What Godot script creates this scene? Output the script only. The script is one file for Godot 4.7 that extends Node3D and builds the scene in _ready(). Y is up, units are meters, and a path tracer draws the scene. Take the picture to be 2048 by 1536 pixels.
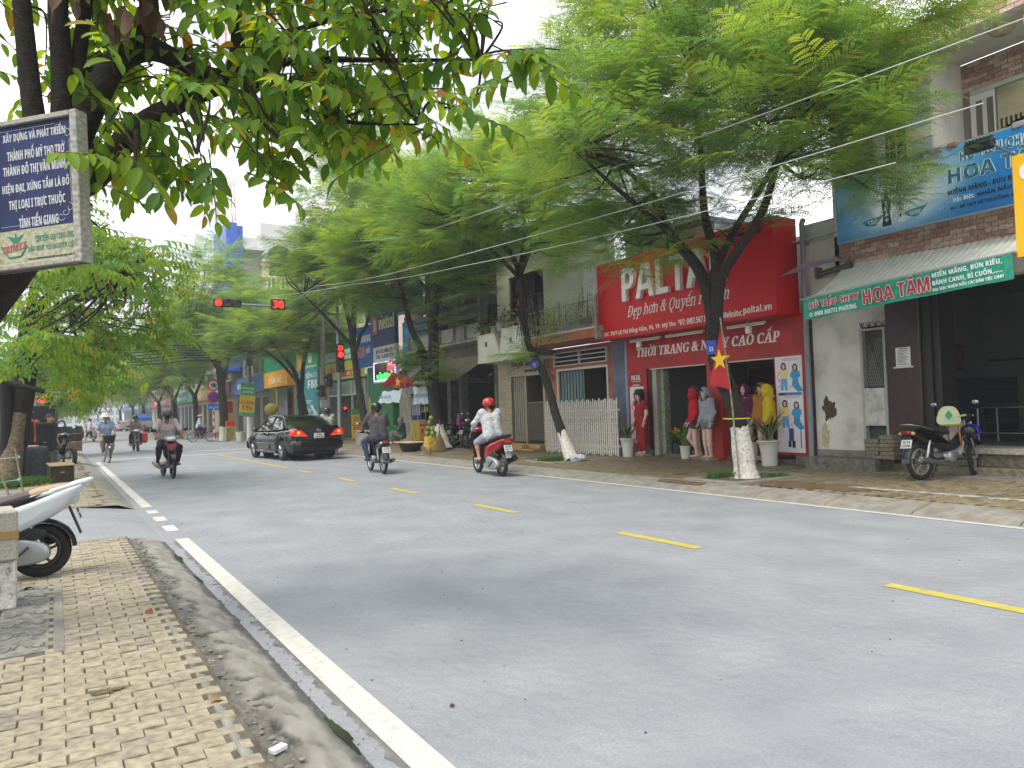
extends Node3D
# A tree-lined shopping street seen from the left pavement. World: road runs along -z, x to the right, y up, metres.
var rng := RandomNumberGenerator.new()
var taken := {}
var mats := {}
var texs := {}
var sans: SystemFont
var serif: SystemFont
var santi: SystemFont
var serit: SystemFont
const FB := Basis(Vector3(0, 0, 1), Vector3(0, 1, 0), Vector3(-1, 0, 0))   # facade axes: (z, y, out towards the road)

func _ready():
	rng.seed = 7
	# camera, sky, sun, exposure
	var cam := Camera3D.new(); cam.name = "camera"; add_child(cam)
	cam.position = Vector3(0, 1.45, 0); cam.rotation_order = EULER_ORDER_YXZ
	cam.rotation_degrees = Vector3(1.905, -31.768, -1.8)
	cam.fov = 54.851; cam.near = .05; cam.far = 4000; cam.current = true
	var we := WorldEnvironment.new(); we.name = "environment"
	var env := Environment.new(); we.environment = env; add_child(we)
	env.background_mode = Environment.BG_SKY
	env.sky = Sky.new(); env.sky.sky_material = cloudy_sky()
	env.tonemap_mode = Environment.TONE_MAPPER_LINEAR
	env.tonemap_exposure = 3.7
	env.sdfgi_enabled = true; env.ssao_enabled = true; env.ssil_enabled = true
	env.fog_enabled = true; env.fog_density = .0015; env.fog_light_color = Color(.93, .96, 1.0)
	var sun := DirectionalLight3D.new(); sun.name = "sun"; add_child(sun)
	sun.rotation_degrees = Vector3(-62, -70, 0)
	sun.light_energy = .32; sun.light_angular_distance = 24.0; sun.light_color = Color(1.0, .97, .92); sun.shadow_enabled = true
	sans = font("Droid Sans", 700); santi = font("Droid Sans", 400); serif = font("Droid Serif", 700); serit = font("Droid Serif", 400)
	ground()
	buildings()
	trees()
	street_furniture()
	vehicles()
	people()
	small_things()

func font(n, w) -> SystemFont:
	var f := SystemFont.new(); f.font_names = PackedStringArray([n]); f.font_weight = w
	return f

func cloudy_sky() -> PanoramaSkyMaterial:
	var w := 768; var h := 384
	var n := FastNoiseLite.new(); n.seed = 11; n.frequency = 1.0; n.fractal_octaves = 5
	var im := Image.create(w, h, false, Image.FORMAT_RGBF)
	for j in h:
		var el := (.5 - (j + .5) / h) * PI
		for i in w:
			var az := (i + .5) / w * TAU
			var d := Vector3(cos(el) * sin(az), sin(el), cos(el) * cos(az))
			var c := Vector3(.4, .41, .43)
			if el > 0:
				var q := d * (2.2 / (d.y + .35))
				var t := smoothstep(-.3, .15, n.get_noise_3d(q.x, q.y * 2.0, q.z))
				c = Vector3(.3, .315, .35).lerp(Vector3(.72, .72, .72), t)
			im.set_pixel(i, j, Color(c.x, c.y, c.z))
	var m := PanoramaSkyMaterial.new(); m.panorama = ImageTexture.create_from_image(im)
	return m

# ---------------------------------------------------------------- mesh builder
class MB:
	var P := PackedVector3Array()
	var N := PackedVector3Array()
	var U := PackedVector2Array()
	var C := PackedColorArray()
	var I := PackedInt32Array()
	var X := Transform3D()
	var col := Color(1, 1, 1)
	func v(p: Vector3, n: Vector3, uv := Vector2()) -> int:
		P.push_back(X * p); N.push_back((X.basis * n).normalized()); U.push_back(uv); C.push_back(col)
		return P.size() - 1
	func t3(a: int, b: int, c: int) -> void:
		var fn := (P[b] - P[a]).cross(P[c] - P[a])
		if fn.dot(N[a] + N[b] + N[c]) > 0: I.append_array(PackedInt32Array([a, c, b]))
		else: I.append_array(PackedInt32Array([a, b, c]))
	func tri(a: Vector3, b: Vector3, c: Vector3) -> void:
		var n := (b - a).cross(c - a).normalized()
		t3(v(a, n), v(b, n), v(c, n))
	func quad(a: Vector3, b: Vector3, c: Vector3, d: Vector3, nn := Vector3.ZERO) -> void:   # counter-clockwise seen from outside
		var n := (b - a).cross(c - a).normalized() if nn == Vector3.ZERO else nn
		var i := v(a, n, Vector2(0, 1)); var j := v(b, n, Vector2(1, 1)); var k := v(c, n, Vector2(1, 0)); var l := v(d, n, Vector2(0, 0))
		t3(i, j, k); t3(i, k, l)
	func box(lo: Vector3, hi: Vector3, bev := .0) -> MB:
		var s := (hi - lo) * .5; var c := (hi + lo) * .5
		s = s.abs()
		bev = minf(bev, minf(s.x, minf(s.y, s.z)) * .8)
		for ax in 3:
			for sg in [-1.0, 1.0]:
				var n := Vector3(); n[ax] = sg
				var u := Vector3(); u[(ax + 1) % 3] = s[(ax + 1) % 3] - bev
				var w := Vector3(); w[(ax + 2) % 3] = s[(ax + 2) % 3] - bev
				var o := c + n * s[ax]
				quad(o - u - w, o + u - w, o + u + w, o - u + w, n)
		if bev > .0:
			for ax in 3:
				var u := Vector3(); u[ax] = s[ax] - bev
				var a1 := (ax + 1) % 3; var a2 := (ax + 2) % 3
				for s1 in [-1.0, 1.0]:
					for s2 in [-1.0, 1.0]:
						var p := Vector3(); p[a1] = s1 * s[a1]; p[a2] = s2 * (s[a2] - bev)
						var q := Vector3(); q[a1] = s1 * (s[a1] - bev); q[a2] = s2 * s[a2]
						var n := Vector3(); n[a1] = s1; n[a2] = s2
						quad(c + p - u, c + p + u, c + q + u, c + q - u, n.normalized())
			for sx in [-1.0, 1.0]:
				for sy in [-1.0, 1.0]:
					for sz in [-1.0, 1.0]:
						var g := Vector3(sx, sy, sz); var n := g.normalized()
						var k := Vector3(sx * s.x, sy * s.y, sz * s.z); var e := g * bev
						t3(v(c + k - Vector3(0, e.y, e.z), n), v(c + k - Vector3(e.x, 0, e.z), n), v(c + k - Vector3(e.x, e.y, 0), n))
		return self
	func cb(c: Vector3, size: Vector3, bev := .0, rot := Basis()) -> MB:
		var o := X; X = X * Transform3D(rot, c); box(-size * .5, size * .5, bev); X = o
		return self
	func rings(R: Array, closed := true, cap0 := true, cap1 := true) -> MB:   # R: rings (PackedVector3Array) joined with smooth normals
		var m: int = R.size(); var k: int = R[0].size()
		var cen := []
		for r in R:
			var s := Vector3()
			for p in r: s += p
			cen.push_back(s / k)
		var base := P.size()
		for i in m:
			for j in k:
				var jn: int = (j + 1) % k if closed else mini(j + 1, k - 1)
				var jp: int = (j + k - 1) % k if closed else maxi(j - 1, 0)
				var du: Vector3 = R[i][jn] - R[i][jp]
				var dv: Vector3 = R[mini(i + 1, m - 1)][j] - R[maxi(i - 1, 0)][j]
				var n := du.cross(dv)
				if n.length_squared() < 1e-14:
					dv = cen[mini(i + 1, m - 1)] - cen[maxi(i - 1, 0)]
					n = du.cross(dv)
				if n.length_squared() < 1e-16: n = R[i][j] - cen[i]
				if n.length_squared() < 1e-18: n = Vector3.UP
				n = n.normalized()
				if closed and n.dot(R[i][j] - cen[i]) < 0: n = -n
				v(R[i][j], n, Vector2(float(j) / k, float(i) / maxi(m - 1, 1)))
		for i in m - 1:
			for j in (k if closed else k - 1):
				var j2: int = (j + 1) % k
				var a := base + i * k + j; var b := base + i * k + j2; var c := base + (i + 1) * k + j2; var d := base + (i + 1) * k + j
				t3(a, b, c); t3(a, c, d)
		if closed:
			for e in [[cap0, 0, 1], [cap1, m - 1, m - 2]]:
				if e[0]:
					var n: Vector3 = (cen[e[1]] - cen[e[2]]).normalized()
					var o := v(cen[e[1]], n)
					var f := P.size()
					for j in k: v(R[e[1]][j], n)
					for j in k: t3(o, f + j, f + (j + 1) % k)
		return self
	func tube(pts: Array, rad, seg := 8, caps := true) -> MB:
		var R := []; var up := Vector3()
		for i in pts.size():
			var d: Vector3 = (pts[mini(i + 1, pts.size() - 1)] - pts[maxi(i - 1, 0)]).normalized()
			if up == Vector3(): up = d.cross(Vector3(.3, .2, 1) if absf(d.z) < .85 else Vector3(1, .2, 0)).normalized()
			up = (up - d * up.dot(d)).normalized()
			var w := d.cross(up); var r: float = rad if rad is float else rad[i]
			var ring := PackedVector3Array()
			for j in seg: ring.push_back(pts[i] + (up * cos(TAU * j / seg) + w * sin(TAU * j / seg)) * r)
			R.push_back(ring)
		return rings(R, true, caps, caps)
	func lathe(prof: Array, seg := 16, o := Vector3(), ax := 1) -> MB:   # prof: Vector2(radius, height) along axis ax
		var R := []
		for p in prof:
			var ring := PackedVector3Array()
			for j in seg:
				var a := TAU * j / seg; var q := Vector3()
				q[ax] = p.y; q[(ax + 1) % 3] = cos(a) * p.x; q[(ax + 2) % 3] = sin(a) * p.x
				ring.push_back(o + q)
			R.push_back(ring)
		return rings(R, true, prof[0].x > .001, prof[-1].x > .001)
	func torus(c: Vector3, r: float, tr: float, ax := 0, seg := 28, ts := 10, wide := 1.0) -> MB:
		var base := P.size()
		for i in seg:
			var a := TAU * i / seg
			for j in ts:
				var b := TAU * j / ts; var q := Vector3(); var n := Vector3()
				q[ax] = sin(b) * tr * wide; q[(ax + 1) % 3] = cos(a) * (r + cos(b) * tr); q[(ax + 2) % 3] = sin(a) * (r + cos(b) * tr)
				n[ax] = sin(b); n[(ax + 1) % 3] = cos(a) * cos(b); n[(ax + 2) % 3] = sin(a) * cos(b)
				v(c + q, n)
		for i in seg:
			for j in ts:
				var i2 := (i + 1) % seg; var j2 := (j + 1) % ts
				t3(base + i * ts + j, base + i * ts + j2, base + i2 * ts + j2); t3(base + i * ts + j, base + i2 * ts + j2, base + i2 * ts + j)
		return self
	func ball(c: Vector3, r: Vector3, seg := 14, rows := 9) -> MB:
		var base := P.size()
		for i in rows + 1:
			var b := PI * i / rows - PI / 2
			for j in seg:
				var a := TAU * j / seg
				var d := Vector3(cos(b) * cos(a), sin(b), cos(b) * sin(a))
				v(c + d * r, d / r, Vector2(float(j) / seg, float(i) / rows))
		for i in rows:
			for j in seg:
				var j2 := (j + 1) % seg
				t3(base + i * seg + j, base + i * seg + j2, base + (i + 1) * seg + j2); t3(base + i * seg + j, base + (i + 1) * seg + j2, base + (i + 1) * seg + j)
		return self
	func prism(poly: PackedVector2Array, d0: float, d1: float) -> MB:   # polygon in local xy, from z = d0 to z = d1
		var tr := Geometry2D.triangulate_polygon(poly)
		for e in [[d0, -1.0], [d1, 1.0]]:
			if e[1] < 0 and d0 == d1: continue
			var f := P.size()
			for p in poly: v(Vector3(p.x, p.y, e[0]), Vector3(0, 0, e[1]), Vector2(p.x, -p.y))
			for i in range(0, tr.size(), 3): t3(f + tr[i], f + tr[i + 1], f + tr[i + 2])
		if d0 != d1:
			var ccw := not Geometry2D.is_polygon_clockwise(poly)
			for i in poly.size():
				var a := poly[i]; var b := poly[(i + 1) % poly.size()]
				var n := Vector3(b.y - a.y, a.x - b.x, 0).normalized() * (1.0 if ccw else -1.0)
				quad(Vector3(a.x, a.y, d0), Vector3(b.x, b.y, d0), Vector3(b.x, b.y, d1), Vector3(a.x, a.y, d1), n)
		return self
	func pillow(out: Array, w: float, o := Vector3(), prof := [[1.0, .5], [.95, .82], [.8, .97], [.45, 1.0]], left := true, right := true) -> MB:   # bulging panel: outline of Vector2(z, y), half width w along x
		var c := Vector2()
		for p in out: c += p
		c /= out.size()
		var R := []
		for k in range(prof.size() - 1, -1, -1):
			if right: R.push_back(ring2(out, c, prof[k][0], prof[k][1] * w, o))
		if left:
			for k in prof.size(): R.push_back(ring2(out, c, prof[k][0], -prof[k][1] * w, o))
		return rings(R)
	func ring2(out: Array, c: Vector2, s: float, x: float, o: Vector3) -> PackedVector3Array:
		var r := PackedVector3Array()
		for p in out:
			var q: Vector2 = c + (p - c) * s
			r.push_back(o + Vector3(x, q.y, q.x))
		return r
	func mesh(m: Mesh, x := Transform3D()) -> MB:
		for s in m.get_surface_count():
			var a := m.surface_get_arrays(s); var f := P.size()
			var nb := x.basis.inverse().transposed(); var old := col; var det := x.basis.determinant() < .0
			for i in a[0].size():
				if a[3] != null: col = a[3][i]
				v(x * a[0][i], nb * a[1][i], a[4][i] if a[4] != null else Vector2())
			col = old
			if a[12] != null:
				for i in range(0, a[12].size(), 3):
					I.push_back(f + a[12][i]); I.push_back(f + a[12][i + (2 if det else 1)]); I.push_back(f + a[12][i + (1 if det else 2)])
			else:
				for i in a[0].size(): I.push_back(f + i)
		return self
	# Lettering: the fonts at hand lack most Vietnamese letters, so tone marks, hooks and horns are built onto the base letters.
	const TONES := {"a": "áàảãạ", "ă": "ắằẳẵặ", "â": "ấầẩẫậ", "e": "éèẻẽẹ", "ê": "ếềểễệ", "i": "íìỉĩị", "o": "óòỏõọ", "ô": "ốồổỗộ", "ơ": "ớờởỡợ", "u": "úùủũụ", "ư": "ứừửữự", "y": "ýỳỷỹỵ"}
	func text(s: String, fnt: Font, x: Transform3D, w: float, h := .0, depth := .01, curve := 1.0) -> MB:   # centred on x, fitted to width w (and height h)
		if "\n" in s:
			var ls := s.split("\n"); var n := ls.size()
			for i in n: text(ls[i], fnt, x * Transform3D(Basis(), Vector3(0, h * ((n - 1) / 2.0 - i) / n, 0)), w * (1.0 if i == 0 else .85), h / n * .85, depth, curve)
			return self
		var plain_s := ""; var marks := []
		for ch in s:
			var low := ch.to_lower(); var up := low != ch; var base := low; var tone := -1
			for k in TONES:
				var t: int = TONES[k].find(low)
				if t >= 0: base = k; tone = t
			var horn := base == "ơ" or base == "ư"
			if horn: base = "o" if base == "ơ" else "u"
			if base == "i" and tone >= 0 and tone < 4 and not up: base = "ı"
			if ch == "✆": base = "O"; up = true
			marks.push_back([tone, horn, up, base == "ă" or base == "â" or base == "ê" or base == "ô"])
			plain_s += base.to_upper() if up else base
		var g := MB.new(); var t := TextMesh.new(); t.text = plain_s; t.font = fnt; t.font_size = 48; t.pixel_size = .01; t.depth = .1; t.curve_step = curve
		t.horizontal_alignment = HORIZONTAL_ALIGNMENT_LEFT; t.vertical_alignment = VERTICAL_ALIGNMENT_CENTER
		g.mesh(t)
		var cap := TextMesh.new(); cap.text = "H"; cap.font = fnt; cap.font_size = 48; cap.pixel_size = .01; cap.vertical_alignment = VERTICAL_ALIGNMENT_CENTER
		var y0 := cap.get_aabb().position.y; var ch := cap.get_aabb().size.y
		for i in marks.size():
			var m: Array = marks[i]
			if m[0] < 0 and not m[1]: continue
			var a := fnt.get_string_size(plain_s.substr(0, i), HORIZONTAL_ALIGNMENT_LEFT, -1, 48).x * .01; var b := fnt.get_string_size(plain_s.substr(0, i + 1), HORIZONTAL_ALIGNMENT_LEFT, -1, 48).x * .01
			var c := (a + b) / 2; var top := y0 + (ch if m[2] else ch * .76); var e := .42 * ch; var th := .14 * ch
			if m[1]: g.prism(PackedVector2Array([Vector2(b - .16 * ch, top - .1 * ch), Vector2(b - .03 * ch, top + .02 * ch), Vector2(b - .02 * ch, top + .16 * ch), Vector2(b + .11 * ch, top + .16 * ch), Vector2(b + .09 * ch, top - .04 * ch), Vector2(b - .07 * ch, top - .2 * ch)]), -.05, .05)
			if m[3] and m[0] < 4: top += .2 * ch; c += (.16 * ch if m[0] != 3 else .0)
			top += .06 * ch
			match m[0]:
				0: g.prism(PackedVector2Array([Vector2(c - .1 * ch, top), Vector2(c - .01 * ch, top), Vector2(c + .2 * ch, top + .24 * ch), Vector2(c + .04 * ch, top + .24 * ch)]), -.05, .05)
				1: g.prism(PackedVector2Array([Vector2(c + .1 * ch, top), Vector2(c + .01 * ch, top), Vector2(c - .2 * ch, top + .24 * ch), Vector2(c - .04 * ch, top + .24 * ch)]), -.05, .05)
				2: g.prism(PackedVector2Array([Vector2(c - .03 * ch, top), Vector2(c + .05 * ch, top), Vector2(c + .05 * ch, top + .06 * ch), Vector2(c + .13 * ch, top + .13 * ch), Vector2(c + .12 * ch, top + .23 * ch), Vector2(c + .03 * ch, top + .28 * ch), Vector2(c - .1 * ch, top + .26 * ch), Vector2(c - .1 * ch, top + .19 * ch), Vector2(c + .02 * ch, top + .2 * ch), Vector2(c + .04 * ch, top + .15 * ch), Vector2(c - .03 * ch, top + .09 * ch)]), -.05, .05)
				3: g.prism(PackedVector2Array([Vector2(c - .2 * ch, top + .02 * ch), Vector2(c - .1 * ch, top + .1 * ch), Vector2(c + .06 * ch, top + .02 * ch), Vector2(c + .2 * ch, top + .14 * ch), Vector2(c + .2 * ch, top + .24 * ch), Vector2(c + .08 * ch, top + .13 * ch), Vector2(c - .08 * ch, top + .21 * ch), Vector2(c - .2 * ch, top + .12 * ch)]), -.05, .05)
				4: g.prism(PackedVector2Array([Vector2(c - .08 * ch, y0 - .26 * ch), Vector2(c + .08 * ch, y0 - .26 * ch), Vector2(c + .08 * ch, y0 - .11 * ch), Vector2(c - .08 * ch, y0 - .11 * ch)]), -.05, .05)
		var lo := Vector3.INF; var hi := -Vector3.INF
		for p in g.P: lo = lo.min(p); hi = hi.max(p)
		var k := w / (hi.x - lo.x); var ky := h / (hi.y - lo.y) if h > .0 else k; var cc := (lo + hi) / 2
		var sc := Vector3(k, ky, depth / .1); var base := P.size()
		for i in g.P.size(): v(x * ((g.P[i] - Vector3(cc.x, cc.y, 0)) * sc), x.basis * g.N[i])
		for i in g.I: I.push_back(base + i)
		return self
	func up() -> MB:   # turn every normal upwards and wind the triangles to match
		for i in N.size():
			if N[i].y < 0: N[i] = -N[i]
		for i in range(0, I.size(), 3):
			var a := I[i]; var b := I[i + 1]; var c := I[i + 2]
			if (P[b] - P[a]).cross(P[c] - P[a]).dot(N[a] + N[b] + N[c]) > 0:
				I[i + 1] = c; I[i + 2] = b
		return self
	func done() -> ArrayMesh:
		var m := ArrayMesh.new(); var a := []; a.resize(Mesh.ARRAY_MAX)
		a[Mesh.ARRAY_VERTEX] = P; a[Mesh.ARRAY_NORMAL] = N; a[Mesh.ARRAY_TEX_UV] = U; a[Mesh.ARRAY_COLOR] = C; a[Mesh.ARRAY_INDEX] = I
		m.add_surface_from_arrays(Mesh.PRIMITIVE_TRIANGLES, a)
		return m

func V(x, y, z) -> Vector3: return Vector3(x, y, z)
func W(x, y) -> Vector2: return Vector2(x, y)
func fac(x: float) -> Transform3D: return Transform3D(FB, Vector3(x, 0, 0))
func fb(x: float) -> MB:
	var m := MB.new(); m.X = fac(x)
	return m

# ---------------------------------------------------------------- scene tree
func numbered(n: String) -> String:
	if not taken.has(n):
		taken[n] = 0
		return n
	taken[n] += 1
	return "%s_%03d" % [n, taken[n]]

func tag(o: Node, label := "", category := "", group := "", kind := "") -> Node:
	if label: o.set_meta("label", label)
	if category: o.set_meta("category", category)
	if group: o.set_meta("group", group)
	if kind: o.set_meta("kind", kind)
	return o

func thing(called: String, label: String, category: String, at := Vector3.ZERO, turn := .0, group := "") -> Node3D:
	var o := Node3D.new(); o.name = numbered(called); add_child(o)
	o.position = at; o.rotation.y = turn
	tag(o, label, category, group)
	return o

func part(called: String, m, material: Material, parent: Node = null) -> MeshInstance3D:
	var o := MeshInstance3D.new(); o.mesh = m.done() if m is MB else m; o.material_override = material
	if parent == null:
		o.name = numbered(called); add_child(o)
	else:
		o.name = called; parent.add_child(o, true)
	return o

func struct(called: String, m, material: Material, label: String) -> MeshInstance3D:
	var o := part(called, m, material)
	tag(o, label, "", "", "structure")
	return o

func dup(o: Node3D, label: String, at: Vector3, turn := .0, group := "") -> Node3D:
	var base := String(o.name).rstrip("0123456789").rstrip("_")
	var r: Node3D = o.duplicate(); r.name = numbered(base); add_child(r)
	r.position = at; r.rotation.y = turn
	tag(r, label, "", group)
	return r

func many(called: String, m: Mesh, xfs: Array, material: Material, parent: Node, cols := []) -> MultiMeshInstance3D:
	var mm := MultiMesh.new(); mm.transform_format = MultiMesh.TRANSFORM_3D; mm.use_colors = cols.size() > 0
	mm.mesh = m; mm.instance_count = xfs.size()
	for i in xfs.size():
		mm.set_instance_transform(i, xfs[i])
		if cols.size(): mm.set_instance_color(i, cols[i])
	var o := MultiMeshInstance3D.new(); o.multimesh = mm; o.material_override = material; o.name = called
	parent.add_child(o, true); o.set_meta("kind", "stuff")
	return o

# ---------------------------------------------------------------- materials
func lin(r: float, g: float, b: float) -> Color: return Color(r, g, b).linear_to_srgb()
func mat(c: Color, rough := .7, metal := .0, emit := .0) -> StandardMaterial3D:   # c is sRGB
	var key := "%s %s %s %s" % [c, rough, metal, emit]
	if mats.has(key): return mats[key]
	var m := StandardMaterial3D.new(); m.albedo_color = c; m.roughness = rough; m.metallic = metal
	if emit > .0:
		m.emission_enabled = true; m.emission = c; m.emission_energy_multiplier = emit
	mats[key] = m
	return m
func hx(s: String, rough := .7, metal := .0, emit := .0) -> StandardMaterial3D: return mat(Color(s), rough, metal, emit)

func noise(seed_: int, freq: float, oct := 4, type := FastNoiseLite.TYPE_SIMPLEX_SMOOTH) -> FastNoiseLite:
	var n := FastNoiseLite.new(); n.seed = seed_; n.frequency = freq; n.fractal_octaves = oct; n.noise_type = type
	return n

# mottled material: colour stops over layered noise, laid by world position; one texture covers `size` metres
const OWN := ["asphalt", "concrete", "old_white", "dirt", "apron", "pave_brown", "white_paint", "yellow_paint", "awning_cloth", "pale_cream", "grey_conc", "terracotta", "peel", "bark", "whitewash", "canvas", "slabend", "greenpost", "mossy"]
func bump_tex(freq: float, cell: bool) -> Texture2D:
	var key := "bump%s%s" % [freq, cell]
	if not texs.has(key):
		var h: Image = noise(77, freq, 3 if cell else 5, FastNoiseLite.TYPE_CELLULAR if cell else FastNoiseLite.TYPE_SIMPLEX_SMOOTH).get_seamless_image(256, 256)
		h.convert(Image.FORMAT_RGBA8); h.bump_map_to_normal_map(2.0)
		texs[key] = ImageTexture.create_from_image(h)
	return texs[key]
func ramp_tex(s: int, freq: float, oct: int, px: int, offs: PackedFloat32Array, cols: PackedColorArray, grain := .2) -> Texture2D:
	var g := Gradient.new(); g.offsets = offs; g.colors = cols
	var im := noise(s, freq, oct).get_seamless_image(px, px)
	im.convert(Image.FORMAT_L8)
	var fine := noise(s + 1, .25, 3).get_seamless_image(px, px); fine.convert(Image.FORMAT_L8)
	var a := im.get_data(); var b := fine.get_data(); var out := PackedByteArray(); out.resize(px * px * 3)
	var lut := PackedInt32Array()
	for i in 256:
		var c := g.sample(i / 255.0); lut.append_array(PackedInt32Array([c.r8, c.g8, c.b8]))
	for i in px * px:
		var k := clampi(int(a[i] * (1.0 - grain) + b[i] * grain), 0, 255) * 3
		out[i * 3] = lut[k]; out[i * 3 + 1] = lut[k + 1]; out[i * 3 + 2] = lut[k + 2]
	return ImageTexture.create_from_image(Image.create_from_data(px, px, false, Image.FORMAT_RGB8, out))
func mottle(key: String, stops: Array, size: float, freq := .01, rough := .8, bump := .0, bfreq := .08, px := 512, oct := 6, world := true, cell := false) -> StandardMaterial3D:
	if mats.has(key): return mats[key]
	var m := StandardMaterial3D.new()
	m.roughness = rough; m.uv1_triplanar = true; m.uv1_world_triplanar = world; m.uv1_scale = Vector3.ONE / size
	var offs := PackedFloat32Array(); var cols := PackedColorArray()
	for e in stops:
		offs.push_back(e[0]); cols.push_back(Color(e[1]))
	if key in OWN:
		m.albedo_texture = ramp_tex(hash(key) % 1000, freq, oct, px, offs, cols, .6 if key == "asphalt" else .25)
	else:   # one of a few shared grey grains, tinted
		var con := snappedf(clampf(cols[0].get_luminance() / maxf(cols[-1].get_luminance(), .01), .45, .95), .15)
		var fq := .008 if freq < .0115 else .02
		var k2 := "grain%s%s" % [con, fq]
		if not texs.has(k2): texs[k2] = ramp_tex(hash(k2) % 1000, fq, 6, 512, PackedFloat32Array([.15, .5, .85]), PackedColorArray([Color(con, con, con), Color(1, 1, 1) * (con * .4 + .6), Color(1, 1, 1)]))
		m.albedo_texture = texs[k2]; m.albedo_color = cols[cols.size() / 2] * .35 + cols[-1] * .65; m.albedo_color.a = 1.0
	if bump > .0:
		m.normal_enabled = true; m.normal_texture = bump_tex(.16 if bfreq > .12 else .08, cell); m.normal_scale = bump * .5
	mats[key] = m
	return m

func glass(c := Color(.5, .6, .6, .25)) -> StandardMaterial3D:
	var key := "glass%s" % c
	if mats.has(key): return mats[key]
	var m := StandardMaterial3D.new(); m.albedo_color = c; m.roughness = .03; m.transparency = BaseMaterial3D.TRANSPARENCY_ALPHA
	mats[key] = m
	return m

func paint(key: String, c: Color, rough := .25, metal := .0) -> StandardMaterial3D:   # lacquer
	if mats.has(key): return mats[key]
	var m := StandardMaterial3D.new(); m.albedo_color = c; m.roughness = rough; m.metallic = metal; m.clearcoat_enabled = true; m.clearcoat = .35; m.clearcoat_roughness = .05
	mats[key] = m
	return m

func smooth(o: Array, k := 4) -> Array:   # Catmull-Rom through Vector3 points
	var r := []
	for i in o.size() - 1:
		for j in k: r.push_back(o[i].cubic_interpolate(o[i + 1], o[maxi(i - 1, 0)], o[mini(i + 2, o.size() - 1)], float(j) / k))
	r.push_back(o[-1])
	return r

func smooth2(o: Array, k := 4, closed := true) -> Array:
	var r := []; var n := o.size()
	for i in (n if closed else n - 1):
		for j in k: r.push_back(o[i].cubic_interpolate(o[(i + 1) % n], o[(i + n - 1) % n], o[(i + 2) % n], float(j) / k))
	return r

# ---------------------------------------------------------------- setting
func strip(prof: Array, z0: float, z1: float, step := 4.0) -> MB:   # profile of W(x, y) swept along z
	var m := MB.new(); var n := maxi(1, int(absf(z1 - z0) / step)); var R := []
	for i in n + 1:
		var r := PackedVector3Array()
		for p in prof: r.push_back(Vector3(p.x, p.y, lerpf(z0, z1, float(i) / n)))
		R.push_back(r)
	m.rings(R, false)
	return m.up()

func sheet(x0: float, x1: float, y: float, z0: float, z1: float) -> MB:
	var m := MB.new(); m.quad(V(x0, y, z0), V(x1, y, z0), V(x1, y, z1), V(x0, y, z1), Vector3.UP)
	return m

func wavy(l: float, w: float, h: float, k: float) -> ArrayMesh:   # interlocking paver: two long wavy edges, chamfered top
	var o := []; var n := 6
	for i in n + 1: o.push_back(W(lerpf(-l / 2, l / 2, float(i) / n), w / 2 + k * sin(TAU * i / n)))
	for i in n + 1: o.push_back(W(lerpf(l / 2, -l / 2, float(i) / n), -w / 2 + k * sin(TAU * (n - i) / n)))
	var m := MB.new(); var c := m.v(V(0, h, 0), Vector3.UP); var N := o.size(); var f := m.P.size()
	for p in o: m.v(V(p.x * .978, h, p.y * .955), Vector3.UP)
	for i in N: m.t3(c, f + i, f + (i + 1) % N)
	for i in N:
		var a: Vector2 = o[i]; var b: Vector2 = o[(i + 1) % N]
		var q := Vector3(a.y - b.y, 0, b.x - a.x).normalized()
		if q.dot(V(a.x, 0, a.y)) < 0: q = -q
		m.quad(V(a.x, h - .004, a.y), V(b.x, h - .004, b.y), V(b.x * .978, h, b.y * .955), V(a.x * .978, h, a.y * .955), (q + Vector3.UP * .8).normalized())
		m.quad(V(a.x, 0, a.y), V(b.x, 0, b.y), V(b.x, h - .004, b.y), V(a.x, h - .004, a.y), q)
	return m.done()

func pavers(parent: Node3D, x0: float, x1: float, z0: float, z1: float, y: float, seen_from: Vector3, skip: Callable, tones: Array, parts := 300) -> void:
	var l := .186; var w := .089; var meshes := []
	for i in 3: meshes.push_back(wavy(l - .006 - .0015 * i, w - .007, .03, .006 + .0015 * i))
	var sp := []; var nz := noise(31, .55, 3); var row := 0
	var z := z0
	while z > z1:
		var x := x0 + (.5 * l if row % 2 else .0)
		while x < x1:
			var p := V(x + rng.randf_range(-1, 1) * .003, y + rng.randf_range(-.004, .003) + .006 * nz.get_noise_2d(x * 6, z * 6), z + rng.randf_range(-1, 1) * .002)
			if not skip.call(x, z):
				var t: int = clampi(int((nz.get_noise_2d(x * 2.2, z * 2.2) * .9 + rng.randf_range(-.3, .3) + .42) * tones.size()), 0, tones.size() - 1)
				sp.push_back([p.distance_squared_to(seen_from), p, Basis.from_euler(V(rng.randf_range(-1, 1) * .018, rng.randf_range(-1, 1) * .02, rng.randf_range(-1, 1) * .018)), t])
			x += l
		z -= w; row += 1
	sp.sort_custom(func(a, b): return a[0] < b[0])
	for i in mini(parts, sp.size()):
		var o := part("paver", meshes[i % 3], tones[sp[i][3]], parent); o.position = sp[i][1]; o.basis = sp[i][2]
	for t in tones.size():
		var xs := []
		for i in range(parts, sp.size()):
			if sp[i][3] == t: xs.push_back(Transform3D(sp[i][2], sp[i][1]))
		if xs.size(): many("far_pavers", meshes[t % 3], xs, tones[t], parent)

func rock(s: int) -> ArrayMesh:
	var m := MB.new(); m.ball(Vector3(), Vector3.ONE, 7, 5); var n := noise(s, .9, 2)
	for i in m.P.size():
		var p := m.P[i]; m.P[i] = p * (.75 + .5 * n.get_noise_3dv(p * 1.7)) * V(1, .55, .8)
	return m.done()

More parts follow.
